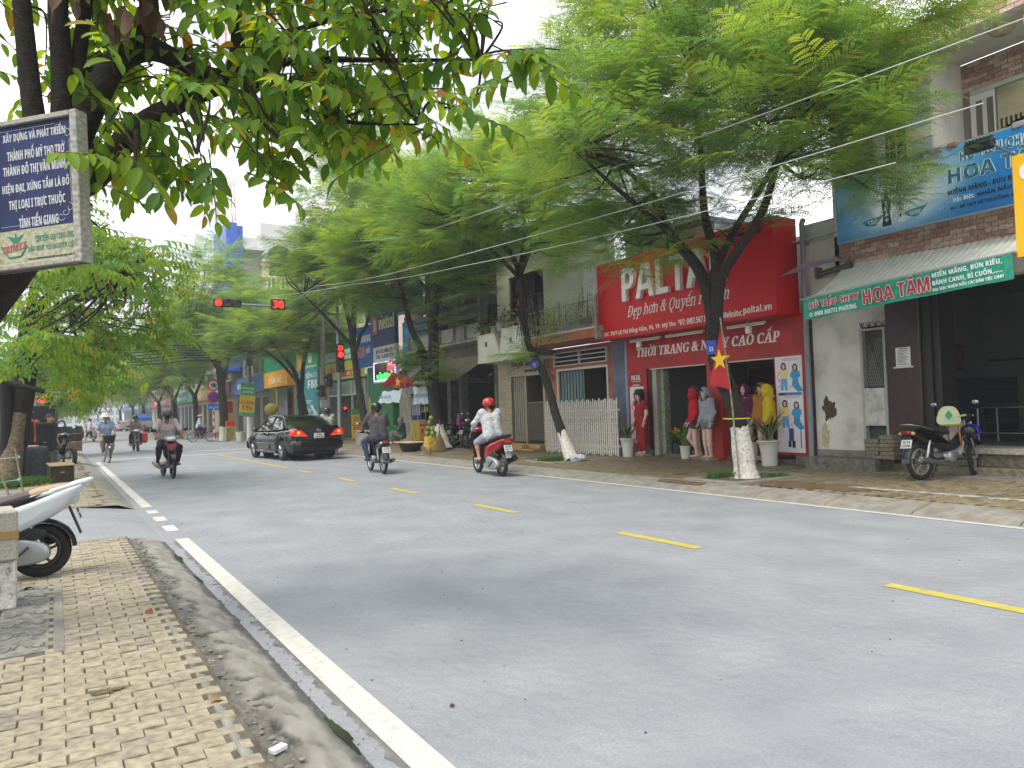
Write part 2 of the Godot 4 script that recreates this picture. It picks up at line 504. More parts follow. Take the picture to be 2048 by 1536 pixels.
func ground() -> void:
	var asphalt := mottle("asphalt", [[.1, "676b70"], [.35, "767a7f"], [.5, "7c8085"], [.65, "83878b"], [.9, "939699"]], 5.0, .004, .85, .7, .16, 1024, 8)
	var dirt := mottle("dirt", [[.0, "38332c"], [.5, "564f45"], [1.0, "6f685b"]], 2.0, .012, .95, 3.0)
	var conc := mottle("concrete", [[.0, "56534d"], [.4, "727068"], [.6, "7f7c73"], [1.0, "959287"]], 2.5, .01, .9, 2.0)
	struct("ground", sheet(-900, 900, -.05, 300, -1500), mottle("earth", [[.0, "54544c"], [1.0, "75746a"]], 9.0), "grey earth under the whole street out to the horizon")
	var road := struct("road", sheet(1.1, 8.92, .0, 14, -500), asphalt, "pale grey asphalt road with a dashed yellow centre line")
	struct("side_street", sheet(-70, 1.1, .0, -40, -57), asphalt, "grey asphalt side street opening to the left beyond the broken pavement")
	struct("driveway_ramp", strip([W(-5, .105), W(.25, .1), W(.7, .055), W(1.1, .0)], -9.72, -13.6), asphalt, "grey asphalt ramp across the left pavement beside the white dashes")
	# markings
	var yel := mottle("yellow_paint", [[.0, "7d7450"], [.3, "a3963f"], [.6, "ada048"], [1.0, "b5aa60"]], 1.2, .02, .7)
	var wht := mottle("white_paint", [[.0, "87877f"], [.3, "aeada6"], [.6, "b9b8b1"], [1.0, "c4c3bd"]], 1.1, .02, .7)
	for d in [[.9, -.3], [-2.2, -3.4], [-5.36, -6.6], [-8.8, -10.0], [-12.1, -13.3], [-15.35, -16.4], [-18.6, -19.7], [-20.9, -31.0], [-42, -60], [-63, -64.2], [-66.3, -67.5], [-69.6, -70.8], [-73, -74.2], [-76.3, -77.5], [-80, -81.2]]:
		part("centre_dash", sheet(5.39, 5.52, .004, d[0], d[1]), yel, road)
	for d in [[6, -9.8], [-13.7, -30.4]]: part("edge_line", sheet(1.22, 1.37, .004, d[0], d[1]), wht, road)
	for d in [[-10.55, -11.15], [-11.7, -12.25], [-12.75, -13.2]]: part("edge_dash", sheet(1.22, 1.37, .004, d[0], d[1]), wht, road)
	part("edge_line", sheet(8.72, 8.82, .004, 8, -31), wht, road)
	for z in [-31.6, -35.2]: part("crossing_line", sheet(1.5, 8.6, .004, z, z - .3), wht, road)
	for z in [-57.5, -61]: part("crossing_line", sheet(1.3, 8.6, .004, z, z - .4), wht, road)
	var specks := []
	for i in 150: specks.push_back(Transform3D(Basis.from_euler(V(rng.randf(), rng.randf() * 6, 0)) * rng.randf_range(.003, .011), V(1.4 + 7.2 * pow(rng.randf(), 1.6), .002, rng.randf_range(-2.5, -22))))
	many("grit", rock(5), specks, hx("3b3a38", .9), road)
	# left pavement
	var slab := struct("left_pavement", sheet(-6, .7, .1125, 9, -9.72), dirt, "left pavement of yellow wavy pavers, broken along the kerb")
	var tones := []
	for t in [["7c735e", "918872", "9d947f"], ["847b65", "998f78", "a59c86"], ["807762", "958b75", "a19983"], ["776f5c", "8b836f", "98907d"], ["6a6456", "7e7768", "8c8677"]]:
		tones.push_back(mottle("paver" + t[0], [[.1, t[0]], [.5, t[1]], [.9, t[2]]], .7, .02, .85, 1.2, .1, 256))
	var edge := noise(5, 1.3, 3)
	pavers(slab, -2.2, .74, 1.6, -9.66, .092, V(.1, 1.45, -1.2), func(x, z):
		if x < -.02 and z < -5.15 and z > -7.25: return true
		return x > .64 + .05 * edge.get_noise_1d(z * 5.0) or (x < -1.15 and z > -3) or x < -.3 - .095 * maxf(.0, -z - 2.0) - .6, tones)
	# decorative grey tiles around the tree pit
	var grey := mottle("grey_tile", [[.0, "63635c"], [.5, "83837c"], [1.0, "98988f"]], .9, .015, .85, 2.0)
	for i in 3:
		for j in 7:
			var o := part("grey_tile", MB.new().cb(V(-.185 - .3 * i, .105, -5.33 - .3 * j), V(.292, .04, .292), .006), grey, slab)
			var g := MB.new()   # raised scroll pattern cast into each tile
			for k in 3:
				var pts := []
				for q in 9:
					var a := PI * q / 8.0
					pts.push_back(V(-.185 - .3 * i + (k - 1) * .085 + .033 * cos(a), .127, -5.33 - .3 * j + (.08 if k % 2 else -.08) * .4 - .09 * sin(a) * (1.0 if k % 2 else -1.0)))
				g.tube(pts, .007, 5)
			part("tile_pattern", g, grey, o)
	part("tile_border", MB.new().box(V(-.02, .09, -7.3), V(.045, .127, -5.12), .008), conc, slab)
	var nz := noise(9, 1.0, 4); var nc := noise(12, 3.2, 2, FastNoiseLite.TYPE_CELLULAR); nc.cellular_return_type = FastNoiseLite.RETURN_DISTANCE2_SUB
	nc.domain_warp_enabled = true; nc.domain_warp_amplitude = .25; nc.domain_warp_frequency = 2.5
	# broken kerb and gutter: a displaced height field with its own matter (pale mortar, muck, worn asphalt)
	var gm := MB.new(); var nx := 44; var nzs := 520; var x0 := .6; var x1 := 1.24
	var prof := Curve.new(); prof.min_value = -1
	for p in [[.0, .1205], [.1, .119], [.2, .1], [.34, .082], [.52, .06], [.7, .014], [.8, -.004], [1.0, .003]]: prof.add_point(W(p[0], p[1]), 0, 0, Curve.TANGENT_LINEAR, Curve.TANGENT_LINEAR)
	for j in nzs + 1:
		var z := lerpf(3.0, -9.72, float(j) / nzs)
		for i in nx + 1:
			var f := float(i) / nx; var x := lerpf(x0, x1, f)
			var wob := f + .05 * nz.get_noise_2d(3.0, z * 1.6) + .03 * nz.get_noise_2d(x * 12, z * 7.0) * smoothstep(.0, .2, f) * smoothstep(1.0, .8, f)
			var y := prof.sample(clampf(wob, 0, 1)) + .003 * nz.get_noise_2d(x * 9, z * 9)
			var broken := smoothstep(.05, .35, nz.get_noise_2d(x * 2.2 + 7, z * .9) + .25) * smoothstep(.62, .4, f)
			var rub := smoothstep(.05, .12, wob) * smoothstep(.42, .28, wob + .12 * nz.get_noise_2d(8, z * 3.0))
			var cr := nc.get_noise_2d(x, z) + 1.0
			var crack := smoothstep(.2, .04, cr) * maxf(rub * .9, maxf(broken, .35 * smoothstep(.75, .6, wob))) + .55 * smoothstep(.09, .02, cr) * smoothstep(.75, .9, wob) * smoothstep(.0, .2, nz.get_noise_2d(5.0, z * .8))
			y -= .014 * crack + rub * (.012 + .016 * nz.get_noise_2d(x * 30, z * 30))
			if f < .01: y = .05
			if f > .99: y = -.002
			var grit := .5 + .5 * nz.get_noise_2d(x * 40, z * 40)
			var c := Color(.4, .385, .345).lerp(Color(.29, .275, .24), clampf(.5 + nz.get_noise_2d(x * 7, z * 3) * 1.4, 0, 1))
			c = c.lerp(Color(.1, .09, .075).lerp(Color(.24, .22, .19), grit), rub * .85)
			var muck := smoothstep(.66, .74, wob) * smoothstep(.97, .84, wob + .12 * nz.get_noise_2d(1, z * 4.0))
			c = c.lerp(Color(.055, .052, .05).lerp(Color(.16, .155, .15), grit), muck)
			c = c.lerp(Color(.13, .135, .14).lerp(Color(.2, .2, .2), grit), smoothstep(.86, .97, wob) * .8)
			c = c.lerp(Color(.03, .028, .025), crack * .85)
			gm.col = Color(c.r * .62, c.g * .62, c.b * .62); gm.v(V(x, y, z), Vector3.UP, W(x, z))
	gm.col = Color.WHITE
	for j in nzs + 1:
		for i in nx + 1:
			var k := j * (nx + 1) + i
			var du := gm.P[k + (1 if i < nx else 0)] - gm.P[k - (1 if i > 0 else 0)]
			var dv := gm.P[mini(j + 1, nzs) * (nx + 1) + i] - gm.P[maxi(j - 1, 0) * (nx + 1) + i]
			var n := du.cross(dv).normalized(); gm.N[k] = n if n.y > 0 else -n
	for j in nzs:
		for i in nx:
			var a := j * (nx + 1) + i; var b := a + nx + 1
			gm.t3(a, a + 1, b + 1); gm.t3(a, b + 1, b)
	var vm := StandardMaterial3D.new(); vm.vertex_color_use_as_albedo = true; vm.roughness = .93
	var gut := struct("broken_gutter", gm, vm, "cracked concrete kerb and mucky gutter between pavers and white line")
	var rk := []
	for i in 420:
		var z := rng.randf_range(1.0, -9.6); var s := rng.randf_range(.006, .02)
		rk.push_back(Transform3D(Basis.from_euler(V(rng.randf() * .6, rng.randf() * TAU, rng.randf() * .6)).scaled(V(s * 1.5, s, s)), V(.72 + .06 * edge.get_noise_1d(z * 4) + rng.randfn(0, .045), .086, z)))
	for i in 260:
		var s := rng.randf_range(.003, .009)
		rk.push_back(Transform3D(Basis.from_euler(V(0, rng.randf() * TAU, 0)).scaled(V(s, s, s)), V(rng.randf_range(.95, 1.2), .006, rng.randf_range(1.0, -9.6))))
	many("mortar_crumbs", rock(3), rk, conc, gut)
	var wet := mat(Color(.17, .17, .16), .04)
	for w in [[1.09, -3.3, .028, .3], [1.08, -7.2, .03, .25], [1.08, -8.4, .035, .35]]:
		var pl := PackedVector2Array()
		for i in 22:
			var a := TAU * i / 22; var k := .75 + .5 * nz.get_noise_2d(cos(a) + w[1] * 9, sin(a))
			pl.push_back(W(w[0] + cos(a) * w[2] * k, w[1] + sin(a) * w[3] * k))
		var pm := MB.new(); pm.X = Transform3D(Basis(V(1, 0, 0), V(0, 0, 1), V(0, -1, 0)), V(0, .012, 0)); pm.prism(pl, 0, .004)
		part("puddle", pm, wet, gut)
	# far part of the left pavement, beyond the ramp
	var sl2 := struct("far_left_pavement", strip([W(-6, .095), W(.72, .095), W(.86, .09), W(1.0, .04), W(1.12, -.003)], -13.6, -39.6, 1.0), conc, "far stretch of the left pavement with heaved pavers")
	pavers(sl2, -1.4, .8, -13.66, -39.2, .094, V(.3, 1.4, -10), func(x, z): return x > .62 + .22 * edge.get_noise_1d(z * 1.7) or nz.get_noise_2d(x * .9, z * .5) > .33 or x < -.35 - .04 * (-z - 12), tones, 60)
	struct("distant_left_pavement", strip([W(-9, .1), W(1.0, .1), W(1.1, 0)], -57, -420, 30), conc, "distant left pavement beyond the side street")
	# right pavement
	var apron := mottle("apron", [[.0, "5c5952"], [.4, "78746b"], [.7, "85817a"], [1.0, "979389"]], 2.2, .012, .9, 2.5)
	var rp := struct("right_pavement", strip([W(9.36, .096), W(13.6, .11)], 6, -420, 6.0), mottle("pave_brown", [[.0, "524735"], [.35, "6b5f49"], [.6, "7a6e58"], [1.0, "908570"]], 3.0, .009, .75, 1.5), "right pavement of brown paving in front of the shops")
	var seg := .0
	while seg > -60:
		part("kerb_stone", strip([W(8.88, -.004), W(8.95, .035), W(9.22, .085), W(9.36, .112), W(9.42, .108), W(9.42, .08)], 2.0 + seg, 2.0 + seg - 1.19, 1.2), apron, rp)
		seg -= 1.2
	part("far_kerb", strip([W(8.88, -.004), W(8.95, .035), W(9.22, .085), W(9.42, .108)], -58, -420, 20), apron, rp)
	var t2 := []
	for t in [["5f5339", "72664a", "807458"], ["685b40", "7b6e52", "897d62"], ["6d634a", "80765c", "8e856c"], ["50462f", "625842", "716750"]]:
		t2.push_back(mottle("brownpaver" + t[0], [[.1, t[0]], [.5, t[1]], [.9, t[2]]], .7, .02, .75, 2.0, .1, 256))
	pavers(rp, 9.5, 12.85, -3.0, -9.3, .088, V(9.5, 1.4, -3.0), func(x, z): return (absf(x - 10.2) < .08 and z > -7.2) or (x > 12.0 + .25 * (z + 3) * .0 and x > 12.35 and z > -7.9) or (z < -8.3 and x < 11.3), t2)
	part("white_strip", MB.new().box(V(10.15, .09, -2.0), V(10.25, .122, -7.2), .004), mottle("white_strip", [[.0, "7c786f"], [.5, "a5a299"], [1.0, "b8b5ad"]], 1.0), rp)
	part("grey_apron", MB.new().box(V(12.36, .09, -1.0), V(13.2, .124, -7.85), .004), conc, rp)
	# larger tiles in front of the clothes shop and the houses
	for i in 9:
		for j in 26:
			var xx := 9.45 + .4 * i; var zz := -9.45 - .45 * j
			if absf(xx + .2 - 10.4) < .75 and (absf(zz + 9.25) < 1.0 or absf(zz + 15.3) < .9): continue
			part("paving_slab", MB.new().cb(V(xx + .2, .105 + rng.randf_range(-.003, .003), zz - .22), V(.393, .03, .443), .004), mottle("slab%d" % (rng.randi() % 3), [[.0, ["544937", "5f5440", "5a503e"][rng.randi() % 3]], [.5, "75694f"], [1.0, "8a7f66"]], 2.0, .012, .55 + .1 * (rng.randi() % 2), 1.0), rp)
	# tree pits
	for t in [[10.35, -8.95, .95, .62], [10.95, -15.1, .9, .6], [11.15, -22.8, .8, .6]]:
		var pit := MB.new()
		pit.box(V(t[0] - t[2], .09, t[1] - t[3]), V(t[0] - t[2] + .14, .135, t[1] + t[3]), .01); pit.box(V(t[0] + t[2] - .14, .09, t[1] - t[3]), V(t[0] + t[2], .135, t[1] + t[3]), .01)
		pit.box(V(t[0] - t[2] + .142, .09, t[1] - t[3]), V(t[0] + t[2] - .142, .135, t[1] - t[3] + .14), .01); pit.box(V(t[0] - t[2] + .142, .09, t[1] + t[3] - .14), V(t[0] + t[2] - .142, .135, t[1] + t[3]), .01)
		part("tree_pit_kerb", pit, conc, rp)
		part("pit_soil", MB.new().box(V(t[0] - t[2] + .142, .08, t[1] - t[3] + .142), V(t[0] + t[2] - .142, .117, t[1] + t[3] - .142)), dirt, rp)
	part("drain_cover", MB.new().box(V(9.12, .05, -9.9), V(9.36, .106, -8.9), .006), mottle("rust_cover", [[.0, "3a302a"], [1.0, "6a5848"]], .8), rp)
	part("stain", blot(9.95, -7.4, .55, 1.2, .1225, 3), mottle("stain", [[.0, "4c3b2a"], [1.0, "6b563c"]], .9, .02, .35), rp)

func blot(x: float, z: float, rx: float, rz: float, y: float, s: int) -> MB:
	var nz := noise(s, 1.0, 3); var pl := PackedVector2Array()
	for i in 40:
		var a := TAU * i / 40; var k := .8 + .75 * nz.get_noise_2d(cos(a) * 2.0, sin(a) * 2.0)
		pl.push_back(W(x + cos(a) * rx * k, z + sin(a) * rz * k))
	var pm := MB.new(); pm.X = Transform3D(Basis(V(1, 0, 0), V(0, 0, 1), V(0, -1, 0)), V(0, y, 0)); pm.prism(pl, 0, 0)
	return pm

# ---------------------------------------------------------------- buildings on the right; o = distance out of the facade plane x
func bp(called: String, m, material: Material, parent: Node3D) -> MeshInstance3D:   # a part given in world coordinates
	var o := part(called, m, material, parent); o.position = -parent.position if parent.get_parent() == self else Vector3.ZERO
	return o
func B(parent: Node3D, called: String, x: float, material: Material, z0: float, z1: float, y0: float, y1: float, o0: float, o1: float, bev := .0) -> MeshInstance3D:
	return bp(called, fb(x).box(V(z0, y0, o0), V(z1, y1, o1), bev), material, parent)
func T(parent: Node3D, x: float, material: Material, s: String, fnt: Font, z: float, y: float, o: float, w: float, h := .0, depth := .01, tilt := .0, skew := .0) -> MeshInstance3D:
	var b := Basis(V(cos(tilt), sin(tilt), 0), V(-sin(tilt) + skew, cos(tilt), 0), V(0, 0, 1))
	return bp("lettering", fb(x).text(s, fnt, Transform3D(b, V(z, y, o)), w, h, depth), material, parent)
func room(parent: Node3D, x0: float, x1: float, z0: float, z1: float, y0: float, y1: float, wall: Material, floor_: Material, ceil_: Material) -> void:
	var t := .12
	bp("interior_wall", MB.new().box(V(x1, y0, z0 - t), V(x1 + t, y1, z1 + t)), wall, parent)
	bp("interior_wall", MB.new().box(V(x0, y0, z0 - t), V(x1, y1, z0)), wall, parent)
	bp("interior_wall", MB.new().box(V(x0, y0, z1), V(x1, y1, z1 + t)), wall, parent)
	bp("floor", MB.new().box(V(x0, y0 - .1, z0 - t), V(x1 + t, y0, z1 + t)), floor_, parent)
	bp("ceiling", MB.new().box(V(x0, y1, z0 - t), V(x1 + t, y1 + t, z1 + t)), ceil_, parent)
func tiles(parent: Node3D, called: String, x: float, z0: float, z1: float, y0: float, y1: float, o: float, l: float, h: float, tones: Array, th := .02, gap := .008, bond := .5) -> void:
	var row := 0; var y := y0
	while y < y1 - .01:
		var hh := minf(h, y1 - y); var z := z0 - (l * bond if row % 2 else .0)
		while z < z1 - .01:
			var a := maxf(z, z0); var b := minf(z + l, z1)
			if b - a > .03:
				var o2 := o + th + rng.randf_range(-.004, .004)
				B(parent, called, x, tones[rng.randi() % tones.size()], a, b - gap, y, y + hh - gap, o, o2, .004)
			z += l
		y += h; row += 1

func plaster(key: String, a: String, b: String, c: String, sz := 3.0) -> StandardMaterial3D:
	return mottle(key, [[.0, a], [.38, b], [.6, c], [1.0, c]], sz, .008, .9, 1.0)

func buildings() -> void:
	noodle_house(); clothes_shop(); picket_house(); cream_house(); grey_house(); far_shops(); distance()

func bx(c: Vector3, s: Vector3, bev := .0) -> MB: return MB.new().cb(c, s, bev)

func print_sign() -> StandardMaterial3D:   # printed blue banner: white splash on blue, drops
	var w := 512; var h := 144; var im := Image.create(w, h, false, Image.FORMAT_RGB8); var n := noise(4, .012, 4)
	for j in h:
		for i in w:
			var u := float(i) / w; var v := float(j) / h
			var k := 1.25 * exp(-pow((u - .23) / .17, 2.0) - pow((v - .45 + .9 * (u - .24)) / .5, 2.0)) * (1.0 + .5 * n.get_noise_2d(i, j))
			k = maxf(k, .5 * exp(-pow((u - .05) / .1, 2.0) - pow((v - .3) / .3, 2.0)))
			var c := Color("0f7cc4").lerp(Color("0a5a9c"), v * .7).lerp(Color("e9f2f5"), clampf(k * 1.15, 0, 1))
			im.set_pixel(i, j, c)
	var m := StandardMaterial3D.new(); m.albedo_texture = ImageTexture.create_from_image(im); m.roughness = .45
	return m

func noodle_house() -> void:
	var h := thing("noodle_house", "brick-tiled eatery with a blue banner upstairs and an open dark dining room", "building", V(13, .11, -5.5))
	var old := mottle("old_white", [[.0, "8f8c80"], [.3, "b8b5aa"], [.5, "c9c6bc"], [1.0, "d9d7cf"]], 3.5, .006, .9, 1.2, .05, 512, 6)
	var brown := mottle("brown_stone", [[.0, "2a1716"], [.5, "38201e"], [1.0, "4a2b28"]], 1.5, .03, .35)
	var conc: Material = mats["concrete"]
	var wht := plaster("wht_plaster", "b9b6ab", "d2cfc5", "dcd9d0")
	var dark := mat(Color("37392f"), .9); var ink := hx("17202b", .8)
	# ground floor
	B(h, "side_wall", 13.0, old, -9.44, -8.38, .45, 4.6, -.2, .0)
	B(h, "side_wall", 13.0, old, -8.379, -7.9, 2.78, 4.6, -.2, .0)
	B(h, "wall_base", 13.0, conc, -9.44, -7.9, .0, .449, -.2, .01)
	bp("peeled_patch", wall_blot(13.0, -9.13, 1.23, .17, .27, .003, 21), mottle("peel", [[.0, "2d2118"], [.5, "4a3826"], [1.0, "6b5438"]], .5), h)
	bp("rust_stain", wall_blot(13.0, -9.25, .72, .1, .3, .003, 25), mottle("ochre", [[.0, "8f8455"], [.5, "b9ad78"], [1.0, "c9c19a"]], .6), h)
	var dr := MB.new()
	var d := thing("narrow_grille_door", "narrow grey metal door with mesh upper half and spikes, beside the stained white wall", "door", V(13.0, .11, -8.15))
	B(d, "door_frame", 13.0, hx("9c9c94", .6), -8.4, -8.36, .46, 2.74, -.05, .04); B(d, "door_frame", 13.0, hx("9c9c94", .6), -7.95, -7.91, .46, 2.74, -.05, .04); B(d, "door_frame", 13.0, hx("9c9c94", .6), -8.359, -7.951, 2.7, 2.74, -.05, .04)
	B(d, "dark_backing", 13.0, hx("3c423c"), -8.36, -7.95, .46, 2.7, -.12, -.09)
	B(d, "sheet_panel", 13.0, mottle("door_sheet", [[.0, "9a988e"], [.5, "bdbbb1"], [1.0, "cfcdc4"]], 1.0), -8.37, -7.96, .92, 1.62, .0, .03, .006)
	var g := fb(13.0)
	for i in 10:
		for s in [-1, 1]:
			var a := V(-8.36 + .041 * i, 1.65, .01 + .004 * s); var b := a + V(s * .3, .9, 0)
			if b.x > -7.95: b = a + (b - a) * ((-7.95 - a.x) / (b.x - a.x))
			if b.x < -8.36: b = a + (b - a) * ((-8.36 - a.x) / (b.x - a.x))
			if a.distance_to(b) > .05: g.tube([a, b], .005, 4)
	bp("mesh_grille", g, hx("8b8d86", .5, .4), d)
	g = fb(13.0)
	for i in 4:
		for k in [-.05, .0, .05]: g.tube([V(-8.36 + .135 * i, 2.74, .0), V(-8.36 + .135 * i + k, 2.86, .02)], .006, 4)
	bp("spike", g, hx("4a3a32", .7, .3), d)
	B(h, "pillar", 13.0, brown, -7.9, -7.28, .0, 3.35, -.25, .02, .01)
	B(h, "pillar", 13.0, hx("1a1110", .5), -7.279, -7.12, .45, 3.3, -.5, -.05)
	B(h, "shutter_stack", 13.0, hx("2a2522", .4, .3), -7.119, -7.0, .67, 3.3, -.6, -.12)
	B(h, "lintel", 13.0, old, -9.44, -1.5, 3.36, 3.9, -.3, -.01)
	var mn := thing("menu_sheet", "white printed menu sheet stuck on the dark brown pillar", "paper", V(12.97, 1.98, -7.58))
	bp("sheet", fb(13.0).box(V(-7.72, 1.99, .022), V(-7.45, 2.33, .026)), hx("d8d8d2", .8), mn)
	bp("holder", fb(13.0).box(V(-7.76, 1.96, .021), V(-7.4, 1.985, .05)), hx("cfcfc8", .6), mn)
	g = fb(13.0)
	for i in 11: g.box(V(-7.69, 2.02 + i * .025, .0265), V(-7.5 - .02 * ((i * 7) % 5) + .02, 2.03 + i * .025, .0275))
	g.box(V(-7.66, 2.3, .0265), V(-7.5, 2.315, .0275))
	bp("printed_lines", g, hx("4d4f52"), mn)
	# steps and raised floor
	B(h, "concrete_block", 13.0, mottle("dark_conc", [[.0, "4f4b44"], [.5, "6c675e"], [1.0, "8a857a"]], 1.5, .012, .9, 2.0), -9.3, -7.85, .0, .33, .011, .62, .015)
	var stone := mottle("step_stone", [[.0, "625c49"], [.5, "857c63"], [1.0, "9c947b"]], 1.2, .014, .85, 2.0)
	B(h, "step", 13.0, stone, -7.84, -1.5, .01, .24, -.4, .12, .01)
	B(h, "step", 13.0, stone, -7.28, -1.5, .241, .46, -.4, -.1, .01)
	B(h, "threshold", 13.0, mottle("thresh", [[.0, "8d897c"], [1.0, "b5b1a4"]], 1.0, .02, .4), -7.119, -1.5, .461, .56, -.6, .04, .01)
	room(h, 13.6, 20.0, -9.6, -1.2, .56, 3.9, mat(Color("7b7f72"), .9), hx("5c594f", .4), hx("6f7169", .9))
	B(h, "dado_rail", 20.0, hx("4c4e46"), -9.5, -1.3, 2.25, 2.31, .0, .03)
	# dining room contents
	var cal := thing("wall_calendar", "tall blue wall calendar hanging in the dark dining room", "calendar", V(16.95, 1.3, -9.3))
	bp("picture", bx(V(17.0, 2.0, -9.575), V(.55, .95, .03)), hx("20336b", .4), cal); bp("date_block", bx(V(17.0, 1.3, -9.575), V(.5, .42, .04)), hx("8c938f"), cal)
	var al := thing("altar_picture", "small brown framed shrine picture on the dining room wall", "picture", V(19.9, 1.9, -9.0))
	bp("frame", bx(V(18.7, 2.35, -9.57), V(.5, .65, .05), .01), hx("4a2c17", .5), al); bp("print", bx(V(18.7, 2.35, -9.54), V(.36, .5, .02)), hx("7a4a22", .5), al)
	var tb := thing("steel_table", "low steel-framed dining table behind the parked white motorbike", "table", V(14.7, .56, -6.3))
	bp("table_top", bx(V(14.7, 1.2, -6.3), V(.8, .03, 1.6), .008), hx("595d5c", .25, .6), tb)
	for s in [[-.35, -.75], [-.35, .75], [.35, -.75], [.35, .75]]: bp("leg", MB.new().tube([V(14.7 + s[0], .56, -6.3 + s[1]), V(14.7 + s[0], 1.18, -6.3 + s[1])], .018, 8), hx("8e9392", .3, .8), tb)
	bp("crossbar", MB.new().tube([V(14.35, .74, -7.05), V(14.35, .74, -5.55)], .013, 8), hx("8e9392", .3, .8), tb)
	var bk := thing("red_bucket", "red plastic bucket standing on a red stool in the dining room", "bucket", V(15.0, 1.23, -5.9))
	bp("bucket_body", MB.new().lathe([W(.0, 1.216), W(.15, 1.22), W(.2, 1.53), W(.215, 1.53), W(.21, 1.545), W(.19, 1.535), W(.14, 1.24), W(0, 1.235)], 20, V(14.8, 0, -5.75)), hx("b21f1c", .4), bk)
	var stl := thing("red_stool", "red plastic stool under the steel table", "stool", V(15.0, .56, -5.6))
	bp("stool_body", MB.new().lathe([W(.19, .56), W(.16, 1.0), W(.15, 1.02), W(0, 1.02)], 16, V(14.9, 0, -5.75)), hx("9c1a18", .45), stl)
	var sh := thing("dark_cupboard", "dark cupboard with shelves at the back of the dining room", "cupboard", V(17.5, .56, -8.9))
	bp("carcass", bx(V(18.7, 1.2, -9.0), V(1.6, 1.25, .7), .01), hx("2b2f3d", .5), sh)
	for i in 3: bp("shelf_board", bx(V(18.7, .8 + .4 * i, -8.63), V(1.5, .03, .05)), hx("4c4f57", .5), sh)
	# upper floor, brick tile
	var bt := []
	for c in [["a07768", "b68e7e", "c8a292"], ["b08878", "c8a292", "d6b5a6"], ["936c5e", "aa8273", "bd9585"], ["bb9c8c", "d0b2a2", "dfc6b7"]]: bt.push_back(mottle("btile" + c[0], [[.1, c[0]], [.5, c[1]], [.9, c[2]]], .8, .02, .6, 1.0, .1, 256))
	var mort := hx("8f8478", .95)
	B(h, "upper_wall", 13.0, mort, -8.76, -7.86, 3.9, 8.0, -.25, .0)
	B(h, "upper_wall", 13.0, mort, -7.859, -1.5, 3.9, 5.7, -.25, .0)
	B(h, "upper_wall", 13.0, mort, -7.859, -7.29, 7.05, 8.0, -.25, .0)
	tiles(h, "wall_tile", 13.0, -8.76, -3.2, 3.91, 4.42, .0, .22, .086, bt)
	tiles(h, "wall_tile", 13.0, -8.76, -7.86, 5.5, 7.38, .0, .22, .086, bt)
	B(h, "ledge", 13.0, wht, -7.2, -3.2, 4.425, 4.47, .0, .08); B(h, "ledge", 13.0, wht, -7.2, -3.2, 4.49, 4.53, .0, .12)
	B(h, "side_return", 13.0, wht, -8.86, -8.762, 3.9, 8.0, -5.0, .0)
	# barred window left
	var wn := B(h, "window", 13.0, hx("cfd2cf", .5), -7.858, -7.8, 5.7, 7.05, -.05, .02); B(h, "window", 13.0, hx("cfd2cf", .5), -7.34, -7.29, 5.7, 7.05, -.05, .02)
	B(h, "window_shutter", 13.0, hx("c9cdca", .5), -7.79, -7.74, 5.71, 7.04, .0, .3, .005)
	B(h, "dark_pane", 13.0, hx("1b1f1e", .15), -7.8, -7.34, 5.7, 7.05, -.14, -.12)
	for i in 9: bp("bar", fb(13.0).tube([V(-7.8, 5.78 + .145 * i, -.02), V(-7.34, 5.78 + .145 * i, -.02)], .008, 6), hx("d0d2ce", .5), h)
	for z in [-7.68, -7.55]: bp("bar", fb(13.0).tube([V(z, 5.72, -.02), V(z, 6.9, -.02)], .007, 6), hx("d0d2ce", .5), h)
	# pier with panels
	B(h, "pier", 13.0, wht, -7.289, -6.85, 5.701, 7.38, -1.0, -.002)
	for i in 7: B(h, "pier_panel", 13.0, [hx("a3b1b9", .7), plaster("pierw", "b5b1a8", "cfccc4", "dad7d0")][i % 2], -7.25, -6.88, 5.72 + .235 * i, 5.72 + .235 * i + .215, .0, .03, .004)
	# recessed balcony
	B(h, "back_wall", 14.0, mort, -6.85, -6.29, 5.7, 7.38, -.2, .0); B(h, "back_wall", 14.0, mort, -6.289, -1.5, 6.2, 7.38, -.2, .0)
	room(h, 14.25, 18.0, -7.5, -1.5, 5.7, 7.3, hx("a09b8c"), hx("7d776b"), hx("a5a296"))
	tiles(h, "wall_tile", 14.0, -6.848, -4.6, 6.86, 7.36, .0, .22, .086, bt)
	B(h, "lintel", 14.0, hx("b9bdb8", .6), -6.7, -4.0, 6.76, 6.84, .0, .06)
	B(h, "blind", 14.0, plaster("blind", "a89c7c", "c5b994", "d2c7a3"), -6.28, -4.0, 6.2, 6.755, .0, .02)
	g = fb(14.0)
	for i in 26: g.box(V(-6.27 + .075 * i, 6.0 + .12 * sin(i * .25), .025), V(-6.235 + .075 * i, 6.2, .045))
	bp("curtain", g, plaster("curtain", "9a8c69", "c2b38b", "cdbf98"), h)
	var st := B(h, "shutter", 14.0, hx("d6d8d4", .5), -6.7, -6.3, 5.71, 6.75, .02, .07, .006); st.rotation.y = .0
	for z in [-6.6, -6.42]: B(h, "shutter_pane", 14.0, hx("6c6659", .3), z, z + .1, 5.8, 6.62, .071, .078)
	# eave
	B(h, "eave", 13.0, wht, -8.9, -1.5, 7.39, 7.75, -1.0, .29)
	tiles(h, "wall_tile", 12.7, -8.9, -3.4, 7.4, 7.74, .0, .22, .086, bt)
	for k in 4: B(h, "cornice_line", 12.7, hx(["d5cf9e", "8f8a5c", "d5cf9e", "a9a472"][k], .7), -8.92, -1.5, 7.752 + .028 * k, 7.775 + .028 * k, -.3, .025 + .01 * k)
	var lm := thing("ceiling_lamp", "round cream dome lamp under the stained balcony soffit", "lamp", V(13.1, 7.39, -5.75))
